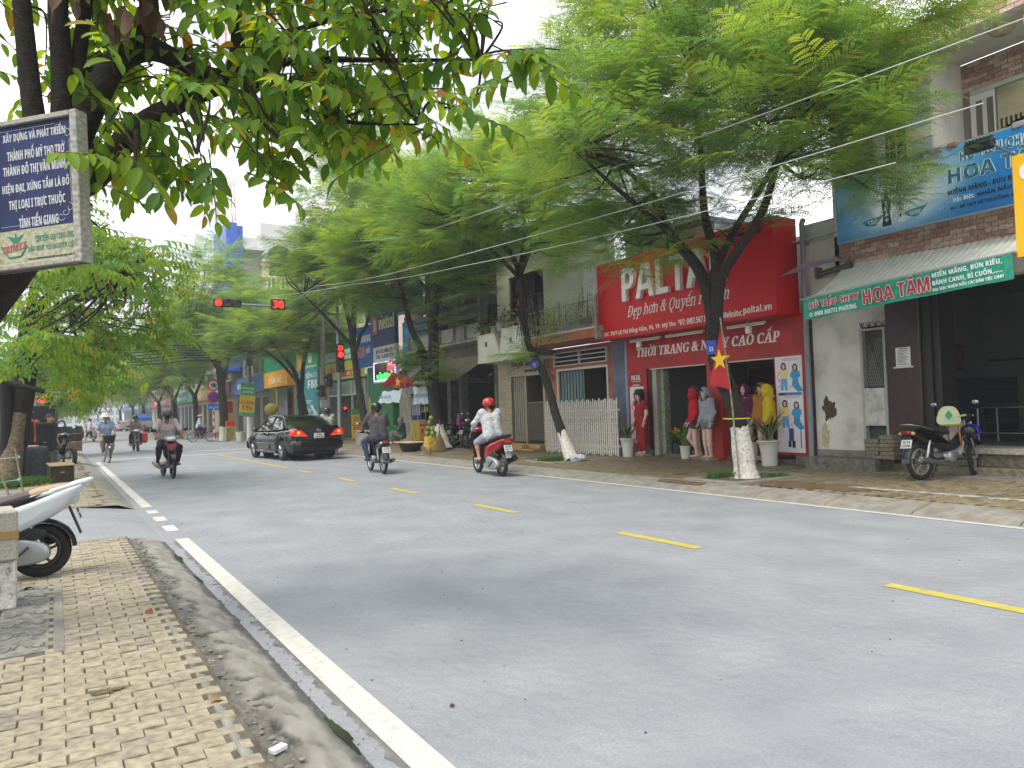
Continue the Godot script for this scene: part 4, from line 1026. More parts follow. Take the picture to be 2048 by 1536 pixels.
func cream_house() -> void:
	var h := thing("cream_house", "cream tiled house front with folding slatted gate and dark name letters", "building", V(13.1, .11, -20.5))
	var cr: Material = mats["pale_cream"]; var ct := []
	for c in [["9d8f73", "b5a688", "c0b294"], ["a69879", "bdae90", "c8ba9d"]]: ct.push_back(mottle("ctile" + c[0], [[.1, c[0]], [.5, c[1]], [.9, c[2]]], 1.2, .014, .5, .6, .08, 256))
	var wood := hx("3c2d22", .6)
	B(h, "wall", 13.1, hx("8d8168"), -22.05, -19.21, 2.5, 3.4, -.2, .0); B(h, "wall", 13.1, hx("8d8168"), -22.05, -21.2, .0, 2.499, -.2, .0)
	tiles(h, "wall_tile", 13.1, -22.05, -19.21, 2.5, 3.4, .0, .6, .45, ct, .015, .005, .0); tiles(h, "wall_tile", 13.1, -22.05, -21.2, .1, 2.5, .0, .43, .48, ct, .015, .005, .0)
	B(h, "wall", 13.1, ct[0], -19.3, -19.21, .0, 2.499, -.2, .01)
	T(h, 13.1, hx("20243c", .4), "ĐẠI TÍN", serif, -20.35, 2.98, .03, 1.5, .42, .05); T(h, 13.1, hx("3a3a42", .5), "Khám ngoài giờ", serif, -19.95, 2.66, .025, .75, .12, .015)
	room(h, 13.3, 17.5, -21.25, -19.25, .28, 2.55, hx("8a8273"), hx("6f6759"), hx("8a8273"))
	slat_gate(h, "gate_slat", 13.1, -21.1, -20.35, .36, 2.48, -.05, hx("a29c8c", .5, .4), 12)
	B(h, "gate_rail", 13.1, hx("8f8a7c", .5, .4), -20.34, -20.28, .3, 2.49, -.06, .0)
	for i in 24: B(h, "louvre_slat", 13.1, hx("5b5143", .6), -20.22, -19.36, .4 + .05 * i, .435 + .05 * i, -.1, -.06)
	B(h, "louvre_frame", 13.1, hx("6d6454", .6), -20.27, -20.221, .36, 1.65, -.11, -.05); B(h, "louvre_frame", 13.1, hx("6d6454", .6), -20.22, -19.36, 1.6, 1.65, -.11, -.05)
	var sy := mottle("yellow_step", [[.0, "93763b"], [.5, "b3924f"], [1.0, "c4a566"]], 1.0, .02, .45)
	B(h, "step", 13.1, sy, -21.35, -19.3, .0, .16, -.3, .45, .01); B(h, "step", 13.1, sy, -21.3, -19.35, .161, .3, -.3, .16, .01)
	var rm := fb(13.1); rm.prism(PackedVector2Array([W(-21.0, .162), W(-20.0, .162), W(-20.0, .29)]), .17, .42)
	bp("ramp", rm, sy, h)
	# balcony parapet with a notch
	var o := PackedVector2Array([W(-21.65, 3.05), W(-18.75, 3.05), W(-18.75, 3.95), W(-20.05, 3.95), W(-20.25, 3.35), W(-20.5, 3.87), W(-21.65, 3.87)])
	bp("parapet", fb(12.1).prism(o, -.14, .0), cr, h)
	bp("parapet_coping", fb(12.1).box(V(-21.7, 3.875, -.16), V(-20.52, 3.915, .03), .005), cr, h); bp("parapet_coping", fb(12.1).box(V(-20.04, 3.955, -.16), V(-18.7, 3.995, .03), .005), cr, h)
	bp("raised_line", fb(12.1).tube([V(-20.5, 3.86, .005), V(-20.25, 3.2, .005), V(-20.05, 3.94, .005)], .02, 5), cr, h); bp("raised_line", fb(12.1).tube([V(-20.25, 3.3, .005), V(-20.25, 3.06, .005)], .02, 5), cr, h)
	for z in [-21.15, -19.6]: bp("drain_hole", fb(12.1).box(V(z, 3.5, .001), V(z + .14, 3.66, .006)), hx("4f4c40"), h); 
	for z in [-21.17, -19.62]: bp("hole_frame", fb(12.1).box(V(z, 3.665, .001), V(z + .18, 3.69, .025)), cr, h)
	B(h, "balcony_slab", 12.1, cr, -21.66, -18.74, 2.98, 3.048, -1.2, .0, .005)
	B(h, "parapet_end", 12.1, cr, -21.67, -21.6, 3.05, 3.87, -1.2, -.142)
	B(h, "railing_bar", 12.1, hx("a5a596", .5, .3), -21.6, -18.8, 4.12, 4.14, -.09, -.07)
	for z in [-21.6, -20.9, -20.2, -19.5]: B(h, "railing_post", 12.1, hx("a5a596", .5, .3), z, z + .025, 3.87, 4.14, -.09, -.07)
	B(h, "upper_wall", 13.3, cr, -22.3, -21.5, 3.06, 7.2, -.2, .0); B(h, "upper_wall", 13.3, cr, -21.499, -19.251, 5.92, 7.2, -.2, .0)
	B(h, "upper_wall", 13.3, cr, -19.4, -19.251, 3.06, 5.919, -.2, .0)
	B(h, "dark_pane", 13.3, hx("17191a", .12), -21.5, -19.4, 3.1, 5.92, -.18, -.14)
	for z in [-21.49, -20.8, -20.1, -19.47]: B(h, "window_mullion", 13.3, wood, z, z + .06, 3.1, 5.91, -.13, -.06)
	for y in [3.1, 5.1, 5.85]: B(h, "window_rail", 13.3, wood, -21.49, -19.41, y, y + .07, -.14, -.07)
	B(h, "eave", 13.3, cr, -22.3, -17.4, 7.2, 7.35, -.3, .4)
	var sd := thing("wooden_stepladder", "small dark wooden stool frame leaning on the cream upper wall", "stool", V(12.9, 4.0, -21.9))
	for s in [-1, 1]: bp("leg", MB.new().tube([V(12.9, 4.2, -21.9 + .2 * s), V(12.95, 5.0, -21.9 + .1 * s)], .025, 6), wood, sd)
	for y in [4.5, 4.8]: bp("rung", MB.new().tube([V(12.92, y, -22.08), V(12.92, y, -21.72)], .02, 6), wood, sd)
	bp("seat", bx(V(12.95, 5.01, -21.9), V(.25, .03, .3), .005), wood, sd)

func grey_house() -> void:
	var h := thing("grey_house", "weathered grey concrete building with a dark open ground floor", "building", V(13.1, .11, -25.2))
	var gc := mottle("grey_conc", [[.0, "3f3d38"], [.4, "605d55"], [.7, "76736a"], [1.0, "8d8a80"]], 3.5, .008, .95, 1.5)
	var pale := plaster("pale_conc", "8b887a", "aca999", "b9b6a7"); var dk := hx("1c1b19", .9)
	B(h, "pier", 13.1, gc, -22.25, -22.06, .0, 4.0, -.3, .05); B(h, "pier", 13.1, gc, -28.4, -27.9, .0, 4.0, -.3, .0); B(h, "pier", 13.1, gc, -26.2, -25.9, .1, 3.3, -.4, -.1); B(h, "pier", 13.1, mottle("cream_post", [[.0, "6b6552"], [1.0, "8d8670"]], 1.0), -25.4, -25.2, .1, 3.3, -.5, -.2)
	B(h, "beam", 13.1, gc, -28.4, -22.26, 3.3, 3.95, -.3, .0)
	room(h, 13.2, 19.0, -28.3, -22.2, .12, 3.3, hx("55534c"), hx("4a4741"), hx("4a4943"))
	B(h, "balcony_slab", 12.5, pale, -28.4, -22.26, 3.86, 3.95, -.6, .0, .01)
	B(h, "balcony_front", 12.5, gc, -28.4, -22.26, 3.951, 4.5, -.08, -.03)
	var i := 0
	for z in [-27.9, -25.9, -23.9]:
		for k in 4: B(h, "fluting", 12.5, pale, z + k * .16, z + k * .16 + .09, 3.96, 4.49, -.03, .02, .006)
		B(h, "panel", 12.5, pale, z + .8, z + 1.7, 3.98, 4.46, -.03, .01, .006)
	B(h, "back_wall", 13.4, gc, -28.4, -22.26, 3.95, 8.2, -.2, .0)
	for z in [-27.8, -25.9, -23.9]:
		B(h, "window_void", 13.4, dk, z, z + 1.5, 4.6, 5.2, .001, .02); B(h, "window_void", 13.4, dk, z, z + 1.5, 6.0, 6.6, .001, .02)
		B(h, "window_frame", 13.4, hx("57544c"), z - .03, z + .02, 6.0, 6.62, .02, .06)
	for z in [-26.2, -24.2, -22.5]: B(h, "pier", 12.6, gc, z, z + .22, 4.5, 5.5, -.3, .0)
	for y in [4.72, 5.05]: B(h, "rail_band", 12.6, gc, -28.3, -22.3, y, y + .16, -.12, -.02, .006)
	B(h, "canopy", 12.3, pale, -28.4, -22.3, 5.5, 5.62, -1.0, .0, .01); B(h, "roof_slab", 12.6, gc, -28.5, -22.3, 8.2, 8.4, -1.0, .2)
	# awning
	var a := thing("beige_awning", "stained beige canvas awning over the dark open garage", "awning", V(12.2, 2.5, -24.6))
	var cv := mottle("canvas", [[.0, "6b6553"], [.35, "8f8871"], [.6, "a39c85"], [1.0, "b5ae98"]], 1.8, .012, .9)
	var R := []
	for j in 6:
		var r := PackedVector3Array(); var f := j / 5.0
		for k in 31: r.push_back(V(lerpf(13.05, 11.55, f), lerpf(3.42, 2.5, f) - .09 * sin(f * PI) + .01 * sin(k * 1.3), lerpf(-26.1, -22.5, k / 30.0) + .3 * f * (k / 30.0 - .5)))
		R.push_back(r)
	bp("canvas", MB.new().rings(R, false), cv, a)
	bp("front_bar", MB.new().tube([V(11.55, 2.49, -26.3), V(11.55, 2.49, -22.3)], .025, 8), hx("6f6c66", .5, .4), a)
	for z in [-26.1, -22.5]: bp("strut", MB.new().tube([V(13.05, 2.4, z), V(11.6, 2.47, z)], .015, 6), hx("6f6c66", .5, .4), a)
	a = thing("striped_awning", "small striped folded awning between the grey building and the phone shop", "awning", V(12.3, 2.7, -28.4))
	R = []
	for j in 3:
		var r := PackedVector3Array()
		for k in 25: r.push_back(V(lerpf(13.0, 11.9, j / 2.0), lerpf(3.5, 2.7, j / 2.0) + .02 * sin(k * 2.0), lerpf(-29.3, -27.2, k / 24.0)))
		R.push_back(r)
	bp("canvas", MB.new().rings(R, false), hx("b5b09f", .8), a)
	for k in 7: bp("stripe", bx(V(12.45, 3.13, -29.2 + k * .31), V(1.3, .004, .08), .0).X * Transform3D() if false else MB.new().cb(V(12.45, 3.14, -29.2 + k * .31), V(1.36, .006, .09), .0, Basis(V(0, 0, 1), .63)), hx("5d5a50", .8), a)
	# contents
	var c := thing("glass_cabinet", "aluminium glass cabinet standing in the dark open garage", "cabinet", V(14.2, .12, -24.3))
	bp("cabinet_body", bx(V(14.2, .75, -24.3), V(.5, 1.2, .8), .01), hx("5f6566", .3, .4), c)
	for y in [.5, .9]: bp("shelf", bx(V(13.94, y, -24.3), V(.02, .03, .74)), hx("a9afaf", .3, .6), c)
	bp("glass_pane", bx(V(13.93, .8, -24.3), V(.01, .9, .7)), hx("3a4443", .08), c)

func far_shops() -> void:
	var gm := mottle("grime_white", [[.0, "8b8a80"], [.5, "b2b0a6"], [1.0, "c2c0b7"]], 2.5)
	# narrow drinks shop
	var h := thing("narrow_drinks_shop", "narrow shop with light blue hanging sheets between garage and phone shop", "building", V(13.1, .11, -29.2))
	B(h, "wall", 13.1, gm, -30.0, -28.41, 2.6, 5.6, -.2, .0); B(h, "wall", 13.1, plaster("beige_wall", "8f8a7a", "aaa593", "b5b09f"), -31.2, -29.4, .0, 2.59, -.4, -.2)
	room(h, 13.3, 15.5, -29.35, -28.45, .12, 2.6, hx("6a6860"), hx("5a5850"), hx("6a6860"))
	B(h, "blue_sign", 12.9, mottle("blue_flex", [[.0, "2b7fb5"], [.5, "3f9ed0"], [1.0, "66b8de"]], 1.2), -29.6, -27.2, 3.95, 5.3, .0, .06)
	B(h, "blue_sign", 12.9, hx("78b9d6", .6), -29.6, -28.9, 3.3, 3.94, .0, .06)
	var sheetm := mottle("pale_flex", [[.0, "7ea6bd"], [.4, "a9c6d6"], [.7, "c9dae2"], [1.0, "d5e2e8"]], .9, .015, .6)
	var lb := ["pale blue printed plastic sheet hanging left of the black trunk, under the flag", "pale blue printed plastic sheet hanging right of the black trunk, under the beige awning"]
	var i := 0
	for q in [[11.6, -29.6, -27.4, 2.35, 1.85], [11.9, -26.6, -24.6, 2.4, 1.75]]:
		var R := []
		for j in 4:
			var r := PackedVector3Array()
			for k in 17: r.push_back(V(q[0] + .05 * sin(k * 1.1 + j) + (.25 * (3 - j) / 3.0 if i == 0 else .0), lerpf(q[3], q[4], j / 3.0) + .03 * sin(k * .9 + j), lerpf(q[1], q[2], k / 16.0)))
			R.push_back(r)
		var s := thing("hanging_sheet", lb[i], "sheet", V(q[0], q[4], (q[1] + q[2]) / 2))
		bp("sheet", MB.new().rings(R, false), sheetm, s)
		T(s, q[0] - .08, hx("4d86ab", .6), "NƯỚC GIẢI KHÁT", sans, (q[1] + q[2]) / 2, (q[3] + q[4]) / 2, .0, 1.3, .16, .006); i += 1
	var nv := thing("navy_stand", "navy blue display stand with white prints behind the juice cart", "stand", V(12.7, .12, -27.2))
	bp("board", fb(12.7).box(V(-28.6, .2, -.1), V(-27.6, 2.2, .0), .01), hx("16244f", .5), nv); bp("board", fb(12.3).box(V(-25.9, .2, -.3), V(-25.4, 1.9, .0), .01), hx("131f42", .5), nv)
	for k in 4: bp("printed_strip", fb(12.7).box(V(-28.5 + k * .22, 1.3, .001), V(-28.36 + k * .22, 2.0, .006)), hx("b9c2cf", .5), nv)
	# phone shop
	h = thing("phone_shop", "blue signed phone shop with green painted front beside the traffic light", "building", V(13.0, .11, -32.5))
	var bl := mottle("sign_blue", [[.0, "164f8f"], [.5, "1a5ea8"], [1.0, "2169b5"]], 2.0, .01, .45); var wt := hx("d6d8da", .5)
	B(h, "blue_sign", 12.6, bl, -35.1, -32.42, 3.65, 5.6, -.15, .0, .005); B(h, "blue_sign", 12.6, hx("1f3c66", .5), -32.4, -29.8, 4.45, 5.9, -.15, .03, .005); B(h, "white_panel", 12.6, hx("c6c9cb", .5), -32.4, -29.8, 3.78, 4.44, -.15, .03, .005)
	T(h, 12.6, wt, "MP PHONG", sans, -33.7, 4.98, .01, 1.9, .34, .03, .0, .15); T(h, 12.6, hx("c98a84", .5), "SIM", sans, -34.05, 4.38, .01, .95, .5, .03); T(h, 12.6, wt, "SỐ", sans, -33.1, 4.45, .01, .5, .34, .03)
	B(h, "sign_logo", 12.6, hx("c4695f", .5), -32.3, -31.75, 5.05, 5.85, .031, .08, .02); T(h, 12.6, wt, "J", sans, -32.03, 5.45, .085, .22, .5, .02); T(h, 12.6, hx("d9d6a8", .5), "viettel", sans, -30.75, 5.5, .04, 1.8, .62, .03)
	T(h, 12.6, hx("2b3340", .5), "ĐT: 0.73.3888.479.1", sans, -31.0, 4.22, .035, 2.1, .18); T(h, 12.6, hx("2b3340", .5), "DĐ:  3.878.878", sans, -31.0, 3.98, .035, 2.0, .16)
	var gn := mottle("green_wall", [[.0, "0e5a2b"], [.5, "127036"], [1.0, "188041"]], 2.0, .01, .5)
	B(h, "wall", 13.0, gn, -34.3, -31.25, .0, 3.64, -.3, .0); B(h, "trim_strip", 13.0, hx("a9b7a6", .5), -34.36, -34.3, .0, 3.6, -.3, .02); B(h, "yellow_strip", 13.0, hx("d9b92a", .5), -34.2, -34.05, .9, 2.2, .001, .01)
	B(h, "wall", 13.0, bl, -35.0, -29.0, 5.91, 7.0, -.6, -.2)
	var n := thing("neon_sign", "black light box with glowing green and red neon lettering", "sign", V(11.8, 2.75, -29.2))
	B(n, "casing", 11.8, hx("b9bcc0", .4), -30.5, -27.93, 2.72, 3.68, -.14, -.01, .01); B(n, "black_face", 11.8, hx("07080a", .3), -30.38, -28.02, 2.8, 3.6, -.009, .0)
	T(n, 11.8, hx("22f03a", .4, .0, 2.2), "viettel", sans, -29.2, 2.98, .004, 1.7, .36, .02); T(n, 11.8, hx("5a1012", .5), "ĐẠI LÝ", sans, -29.6, 3.38, .004, 1.2, .3, .02)
	B(n, "lit_panel", 11.8, hx("ff1f3a", .4, .0, 1.6), -28.85, -28.06, 3.2, 3.57, .001, .012); T(n, 11.8, hx("ffd9f5", .4, .0, 2.0), "VNPT", sans, -28.45, 3.46, .014, .6, .14, .01)
	var e := fb(11.8); e.tube([V(-30.36, 2.82, .01), V(-30.36, 3.58, .01), V(-28.04, 3.58, .01), V(-28.04, 2.82, .01), V(-30.36, 2.82, .01)], .012, 6)
	bp("neon_tube", e, hx("bda5ff", .4, .0, 1.4), n)
	# green grocery
	h = thing("green_grocery", "green grocery shop front with yellow banner and glass door", "building", V(13.2, .11, -38.5))
	var g2 := mottle("grocery_green", [[.0, "0f6a35"], [.5, "158244"], [1.0, "1d9450"]], 2.0, .01, .5)
	B(h, "fascia_board", 13.1, g2, -42.2, -35.2, 4.25, 5.4, -.3, .0)
	for k in 5:
		B(h, "white_plate", 13.1, hx("c3d2cb", .5), -42.0 + k * 1.35, -40.8 + k * 1.35, 4.32, 4.85, .001, .05, .01); T(h, 13.1, hx("4c8f80", .5), ["Rau củ", "Thịt cá", "Sữa", "Gạo", "Trái cây"][k], sans, -41.4 + k * 1.35, 4.58, .052, .8, .2, .006)
	B(h, "yellow_banner", 13.1, mottle("yban", [[.0, "c9b21f"], [.5, "d9c52e"], [1.0, "a9c040"]], 1.5, .012, .5), -42.2, -35.2, 3.3, 4.24, -.1, .02)
	B(h, "red_strip", 13.1, hx("b5382a", .5), -38.4, -35.4, 3.42, 3.75, .021, .03); T(h, 13.1, hx("c03428", .5), "GIẢM GIÁ", sans, -39.6, 3.9, .025, 2.3, .4, .01); T(h, 13.1, wt, "RẺ 5%", sans, -36.8, 3.59, .033, 1.4, .24, .01)
	B(h, "pillar", 13.1, hx("d0a93a", .6), -42.2, -41.2, 1.6, 3.29, -.3, .0); B(h, "pillar", 13.1, g2, -42.2, -41.2, .0, 1.59, -.3, .0)
	B(h, "glass_front", 13.1, hx("66756c", .06), -41.15, -35.2, 2.5, 3.2, -.2, -.15)
	for z in [-41.15, -39.2, -37.3, -35.3]: B(h, "door_frame", 13.1, hx("b3b8ae", .5), z, z + .08, .1, 3.2, -.2, -.1)
	B(h, "door_frame", 13.1, hx("b3b8ae", .5), -41.15, -35.2, 2.42, 2.5, -.2, -.1)
	room(h, 13.3, 18, -41.2, -35.0, .12, 3.3, hx("8d8a7c"), hx("8d8a7c"), hx("8f8f86"))
	for k in 4:
		var s := thing("grocery_shelf", "stocked grocery shelf inside the green shop, %s from the left" % ["first", "second", "third", "fourth"][k], "shelf", V(15.0, .12, -40.6 + k * 1.5), .0, "shelves in the grocery")
		bp("rack", bx(V(15.2, 1.1, -40.6 + k * 1.5), V(.08, 2.0, 1.2)), hx("4c4c46"), s)
		for y in 5:
			bp("shelf_board", bx(V(15.0, .3 + y * .42, -40.6 + k * 1.5), V(.4, .03, 1.2)), hx("8c8c84"), s)
			for z in 5: bp("packet", bx(V(14.95, .45 + y * .42, -41.1 + k * 1.5 + z * .24), V(.2, .26, .18), .01), hx(["b5432f", "c9a53a", "d5d2c8", "3f6f9c", "5c8a4a", "c7c3b6"][rng.randi() % 6], .6), s)
	# loan shop: teal board, yellow walls
	h = thing("loan_shop", "yellow shop with a tall teal printed board showing a hand", "building", V(13.5, .11, -48.5))
	var yw := plaster("yellow_wall", "a98b3a", "c9a84c", "d4b55c")
	B(h, "wall", 13.6, yw, -55.2, -42.3, .0, 6.6, -.4, .0)
	B(h, "teal_board", 13.5, mottle("teal_board", [[.0, "23808a"], [.5, "2b8e98"], [1.0, "379aa3"]], 2.0, .01, .5), -48.6, -43.6, .75, 4.3, .0, .08); B(h, "green_board", 13.5, hx("168a52", .5), -46.9, -43.6, 4.31, 5.4, .0, .08)
	bp("emblem", fb(13.5).lathe([W(.36, .081), W(.36, .1), W(0, .1)], 20, V(-45.2, 4.98, 0), 2), hx("cfe3d8", .5), h)
	T(h, 13.5, hx("cfe0e0", .5), "TIỀN NHANH", sans, -45.2, 4.47, .085, 2.6, .2); T(h, 13.5, wt, "CẦN TIỀN CÓ", sans, -45.8, 3.95, .085, 3.8, .42); T(h, 13.5, hx("e2e6e6", .5), "F88", sans, -44.8, 3.35, .085, 1.9, .5)
	for y in [2.3, 1.75]:
		for k in 2: B(h, "printed_line", 13.5, hx("bcd6d8", .5), -47.0, -44.9 - .4 * k, y - .13 * k, y - .13 * k + .06, .081, .09)
		bp("printed_dot", fb(13.5).lathe([W(.12, .081), W(.12, .09), W(0, .09)], 12, V(-47.4, y, 0), 2), hx("c6dcde", .5), h)
	bp("printed_hand", fb(13.5).prism(PackedVector2Array([W(-45.3, 2.0), W(-45.0, 2.1), W(-44.4, 1.75), W(-43.9, 1.5), W(-43.65, 1.1), W(-43.65, .8), W(-44.0, .8), W(-44.5, 1.35), W(-44.9, 1.8)]), .081, .09), hx("cfdcdc", .5), h)
	B(h, "green_fascia", 13.0, hx("17805c", .5), -55.3, -48.9, 4.55, 5.7, -.6, .0); B(h, "yellow_fascia", 13.0, hx("d79a1d", .5), -55.3, -48.9, 3.45, 4.54, -.6, .02); B(h, "glass_front", 13.4, hx("3b403a", .1), -54.5, -49.6, .2, 3.3, .21, .26); B(h, "door_frame", 13.4, hx("b5953e", .5), -52.3, -52.0, .2, 3.3, .27, .3)
	T(h, 13.0, hx("e3dcb0", .5), "CẦM ĐỒ", sans, -52.0, 4.0, .025, 3.4, .6)
	# row of low shops beyond
	var defs := [[-55.4, -67.5, 6.2, "8f8b80", "4a6aa3", "grey shop house with a faded blue signboard beyond the loan shop", "ĐIỆN MÁY"], [-67.7, -76.0, 7.5, "a59c8a", "8c4a42", "tan shop house with a small red signboard farther along", "QUÁN CƠM"], [-76.2, -88.0, 6.0, "b3aa92", "c9a23a", "pale shop house with a yellow signboard far along the right side", "CAFE"], [-88.2, -104.0, 8.0, "a3a7a6", "2f7a5a", "grey green shop house far along the right side", "NHÀ THUỐC"], [-104.2, -130.0, 7.0, "b5afa3", "a03a30", "distant pale terrace behind the far trees", "PHỞ"], [-130.2, -190.0, 9.0, "a9aaa6", "46709c", "most distant grey terrace on the right side", "BÁCH HÓA"]]
	for d in defs:
		h = thing("shop_house", d[5], "building", V(13.5, .11, (d[0] + d[1]) / 2))
		B(h, "wall", 13.5, plaster("shopwall" + d[3], d[3], d[3], d[3]), d[1], d[0], .0, d[2], -4.0, .0)
		B(h, "signboard", 13.0, hx(d[4], .5), d[1] + .3, d[0] - .3, 3.3, 4.6, -.45, .0); T(h, 13.0, wt, d[6], sans, (d[0] + d[1]) / 2, 3.95, .01, (d[0] - d[1]) * .5, .6)
		var nw := int((d[0] - d[1]) / 3.0)
		for k in nw:
			var z: float = d[1] + .8 + k * 3.0
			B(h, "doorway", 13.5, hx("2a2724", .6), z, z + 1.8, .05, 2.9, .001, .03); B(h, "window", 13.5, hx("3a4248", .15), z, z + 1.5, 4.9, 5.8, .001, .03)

func distance() -> void:
	# tall white and blue house rising above the trees, facing the side street and us
	var h := thing("tall_white_house", "tall pale house with a blue side tower and arched balcony above the trees", "building", V(22, 0, -66))
	var pw := hx("c9c7c3", .85); var pk := hx("c7b4a8", .85); var bl := hx("1d57b8", .4)
	var F := func(n, m, x0, x1, y0, y1, z0, z1): return bp(n, MB.new().box(V(x0 - 3.2, y0 - .7, z0), V(x1 - 3.2, y1 - .7, z1), .02), m, h)
	F.call("blue_tower", bl, 15.5, 16.4, 6.0, 18.5, -70.0, -64.4); F.call("blue_tower", hx("1a4da3", .4), 16.41, 16.9, 6.0, 18.3, -69.0, -64.6)
	for k in 3: F.call("tower_seam", hx("173f86"), 15.49, 16.41, 9.0 + k * 3, 9.06 + k * 3, -69.9, -64.38)
	F.call("wall", pw, 16.91, 34.0, 4.0, 17.7, -75.0, -66.0); F.call("parapet", pw, 18.7, 34.0, 17.71, 19.1, -74.9, -65.9); F.call("ledge", pw, 17.0, 18.69, 16.3, 16.6, -65.99, -64.4)
	F.call("balcony_floor", pk, 18.2, 34.0, 12.6, 12.95, -65.99, -64.0); F.call("balcony_wall", pk, 18.2, 34.0, 8.0, 12.59, -65.99, -64.3)
	for k in 4: F.call("column", pk, 18.4 + k * 2.7, 18.95 + k * 2.7, 12.96, 15.3, -64.9, -64.4); F.call("capital", hx("b99a72"), 18.3 + k * 2.7, 19.05 + k * 2.7, 14.9, 15.2, -64.95, -64.35)
	for k in 38: F.call("baluster", hx("d5d2cc"), 18.6 + k * .4, 18.72 + k * .4, 12.96, 13.95, -64.25, -64.1)
	F.call("balcony_rail", hx("d5d2cc"), 18.3, 34.0, 13.96, 14.1, -64.3, -64.05); F.call("lintel", pk, 18.4, 34.0, 15.31, 15.6, -65.99, -64.2)
	for k in 4: F.call("doorway", hx(["6b4a41", "7d5a4e", "5d4a44", "6b4a41"][k]), 19.2 + k * 2.7, 20.9 + k * 2.7, 13.0, 15.2, -65.99, -65.9)
	var ar := MB.new(); var R := []
	for j in 2:
		var r := PackedVector3Array()
		for k in 13:
			var a := PI * k / 12.0; r.push_back(V(16.55 + 1.15 * cos(a), 14.9 + 1.1 * sin(a), [-63.6, -66.0][j]))
		R.push_back(r)
	ar.rings(R, false); bp("arched_canopy", ar, hx("6f8b8f", .5), h)
	F.call("flat_canopy", hx("8fa3a6", .5), 20.95, 34.0, 15.75, 15.95, -65.99, -63.6)
	# lattice radio mast
	var t := thing("radio_mast", "red and white lattice radio mast standing far behind the trees", "mast", V(29, 0, -152))
	for k in 18:
		var y0 := 8.0 + k * 4.0; var y1 := y0 + 4.0; var w0 := lerpf(2.3, .7, k / 18.0); var w1 := lerpf(2.3, .7, (k + 1) / 18.0); var m := MB.new()
		for s in [[-1, -1], [1, -1], [1, 1], [-1, 1]]: m.tube([V(s[0] * w0, y0, s[1] * w0), V(s[0] * w1, y1, s[1] * w1)], .075, 5)
		for s in [[-1, -1, 1, -1], [1, -1, 1, 1], [1, 1, -1, 1], [-1, 1, -1, -1]]:
			m.tube([V(s[0] * w0, y0, s[1] * w0), V(s[2] * w1, y1, s[3] * w1)], .045, 4); m.tube([V(s[2] * w0, y0, s[3] * w0), V(s[0] * w1, y1, s[1] * w1)], .045, 4); m.tube([V(s[0] * w0, y0, s[1] * w0), V(s[2] * w0, y0, s[3] * w0)], .045, 4)
		part("mast_section", m, hx("b8664f" if k % 4 < 2 else "d0cfca", .7), t)
	# far end of the street
	for q in [[20, 36, -520, 62.0, "c2bfb8", "hazy high rise block at the far end of the street", 16, 5], [-14, 30, -430, 15.0, "c9c6be", "low pale glass building closing the far end of the street", 4, 12]]:
		h = thing("distant_block", q[5], "building", V((q[0] + q[1]) / 2.0, 0, q[2]))
		bp("wall", MB.new().box(V(q[0], 0, q[2] - 12), V(q[1], q[3], q[2])), hx(q[4], .8), h)
		for j in q[6]:
			for i in q[7]:
				var cw: float = (q[1] - q[0]) / float(q[7]); var ch: float = q[3] / float(q[6])
				bp("window", MB.new().box(V(q[0] + cw * (i + .15), ch * (j + .25), q[2]), V(q[0] + cw * (i + .85), ch * (j + .85), q[2] + .15)), hx("5f6a72", .3), h)

# ---------------------------------------------------------------- trees
func bark(dark := true) -> StandardMaterial3D:
	if dark: return mottle("bark", [[.0, "0f0d0a"], [.4, "1f1a15"], [.7, "2f2921"], [1.0, "4e4539"]], .6, .015, .95, 4.0, .16)
	return mottle("bark_pale", [[.0, "4b3d2e"], [.5, "7d6a52"], [1.0, "a08d72"]], .9, .015, .95, 4.0, .16)

func leafmat(key: String, tone: Color, back: Color, rough := .55) -> StandardMaterial3D:
	key += str(tone)
	if mats.has(key): return mats[key]
	var m := StandardMaterial3D.new(); m.albedo_color = tone.linear_to_srgb(); m.albedo_color.a = 1.0; m.roughness = rough; m.metallic_specular = .3; m.backlight_enabled = true; m.backlight = back; m.cull_mode = BaseMaterial3D.CULL_DISABLED
	mats[key] = m
	return m

func spray(s: int, n_fronds: int, length: float, fl: float) -> ArrayMesh:   # a feathery shoot along +z: fronds in two rows, each with pairs of leaflets
	var r := RandomNumberGenerator.new(); r.seed = s
	var m := MB.new(); m.tube([V(0, 0, 0), V(0, .02, length * .5), V(0, -.03, length)], [.004, .003, .001], 3, false)
	for i in n_fronds:
		var f := (i + .6) / n_fronds; var side := 1.0 if i % 2 else -1.0
		var o := V(0, .08 * f * (1 - f) - .03 * f * f, length * f)
		var l := fl * (1.0 - .5 * f * f) * r.randf_range(.8, 1.15)
		var ang := deg_to_rad(r.randf_range(48, 70) * (1 - .35 * f)); var d := V(side * sin(ang), r.randf_range(-.25, .12), cos(ang)).normalized()
		var w := d.cross(Vector3.UP).normalized(); var u := w.cross(d)
		u = (u + w * r.randf_range(-.25, .25)).normalized(); w = d.cross(u).normalized()
		var np := 8
		for k in np:
			var q := (k + .7) / np; var c := o + d * l * q + Vector3.DOWN * l * .25 * q * q
			var ll := .175 * l * (1.0 - .5 * absf(q - .4)); var lw := ll * .3
			for sd in [-1.0, 1.0]:
				var dir: Vector3 = (w * sd + d * .35 - u * .1).normalized(); var n: Vector3 = dir.cross(d).normalized()
				if n.y < 0: n = -n
				var a := m.v(c, n); var b := m.v(c + dir * ll * .5 + d * lw, n); var e := m.v(c + dir * ll, n); var g := m.v(c + dir * ll * .5 - d * lw, n)
				m.t3(a, b, e); m.t3(a, e, g)
	return m.done()

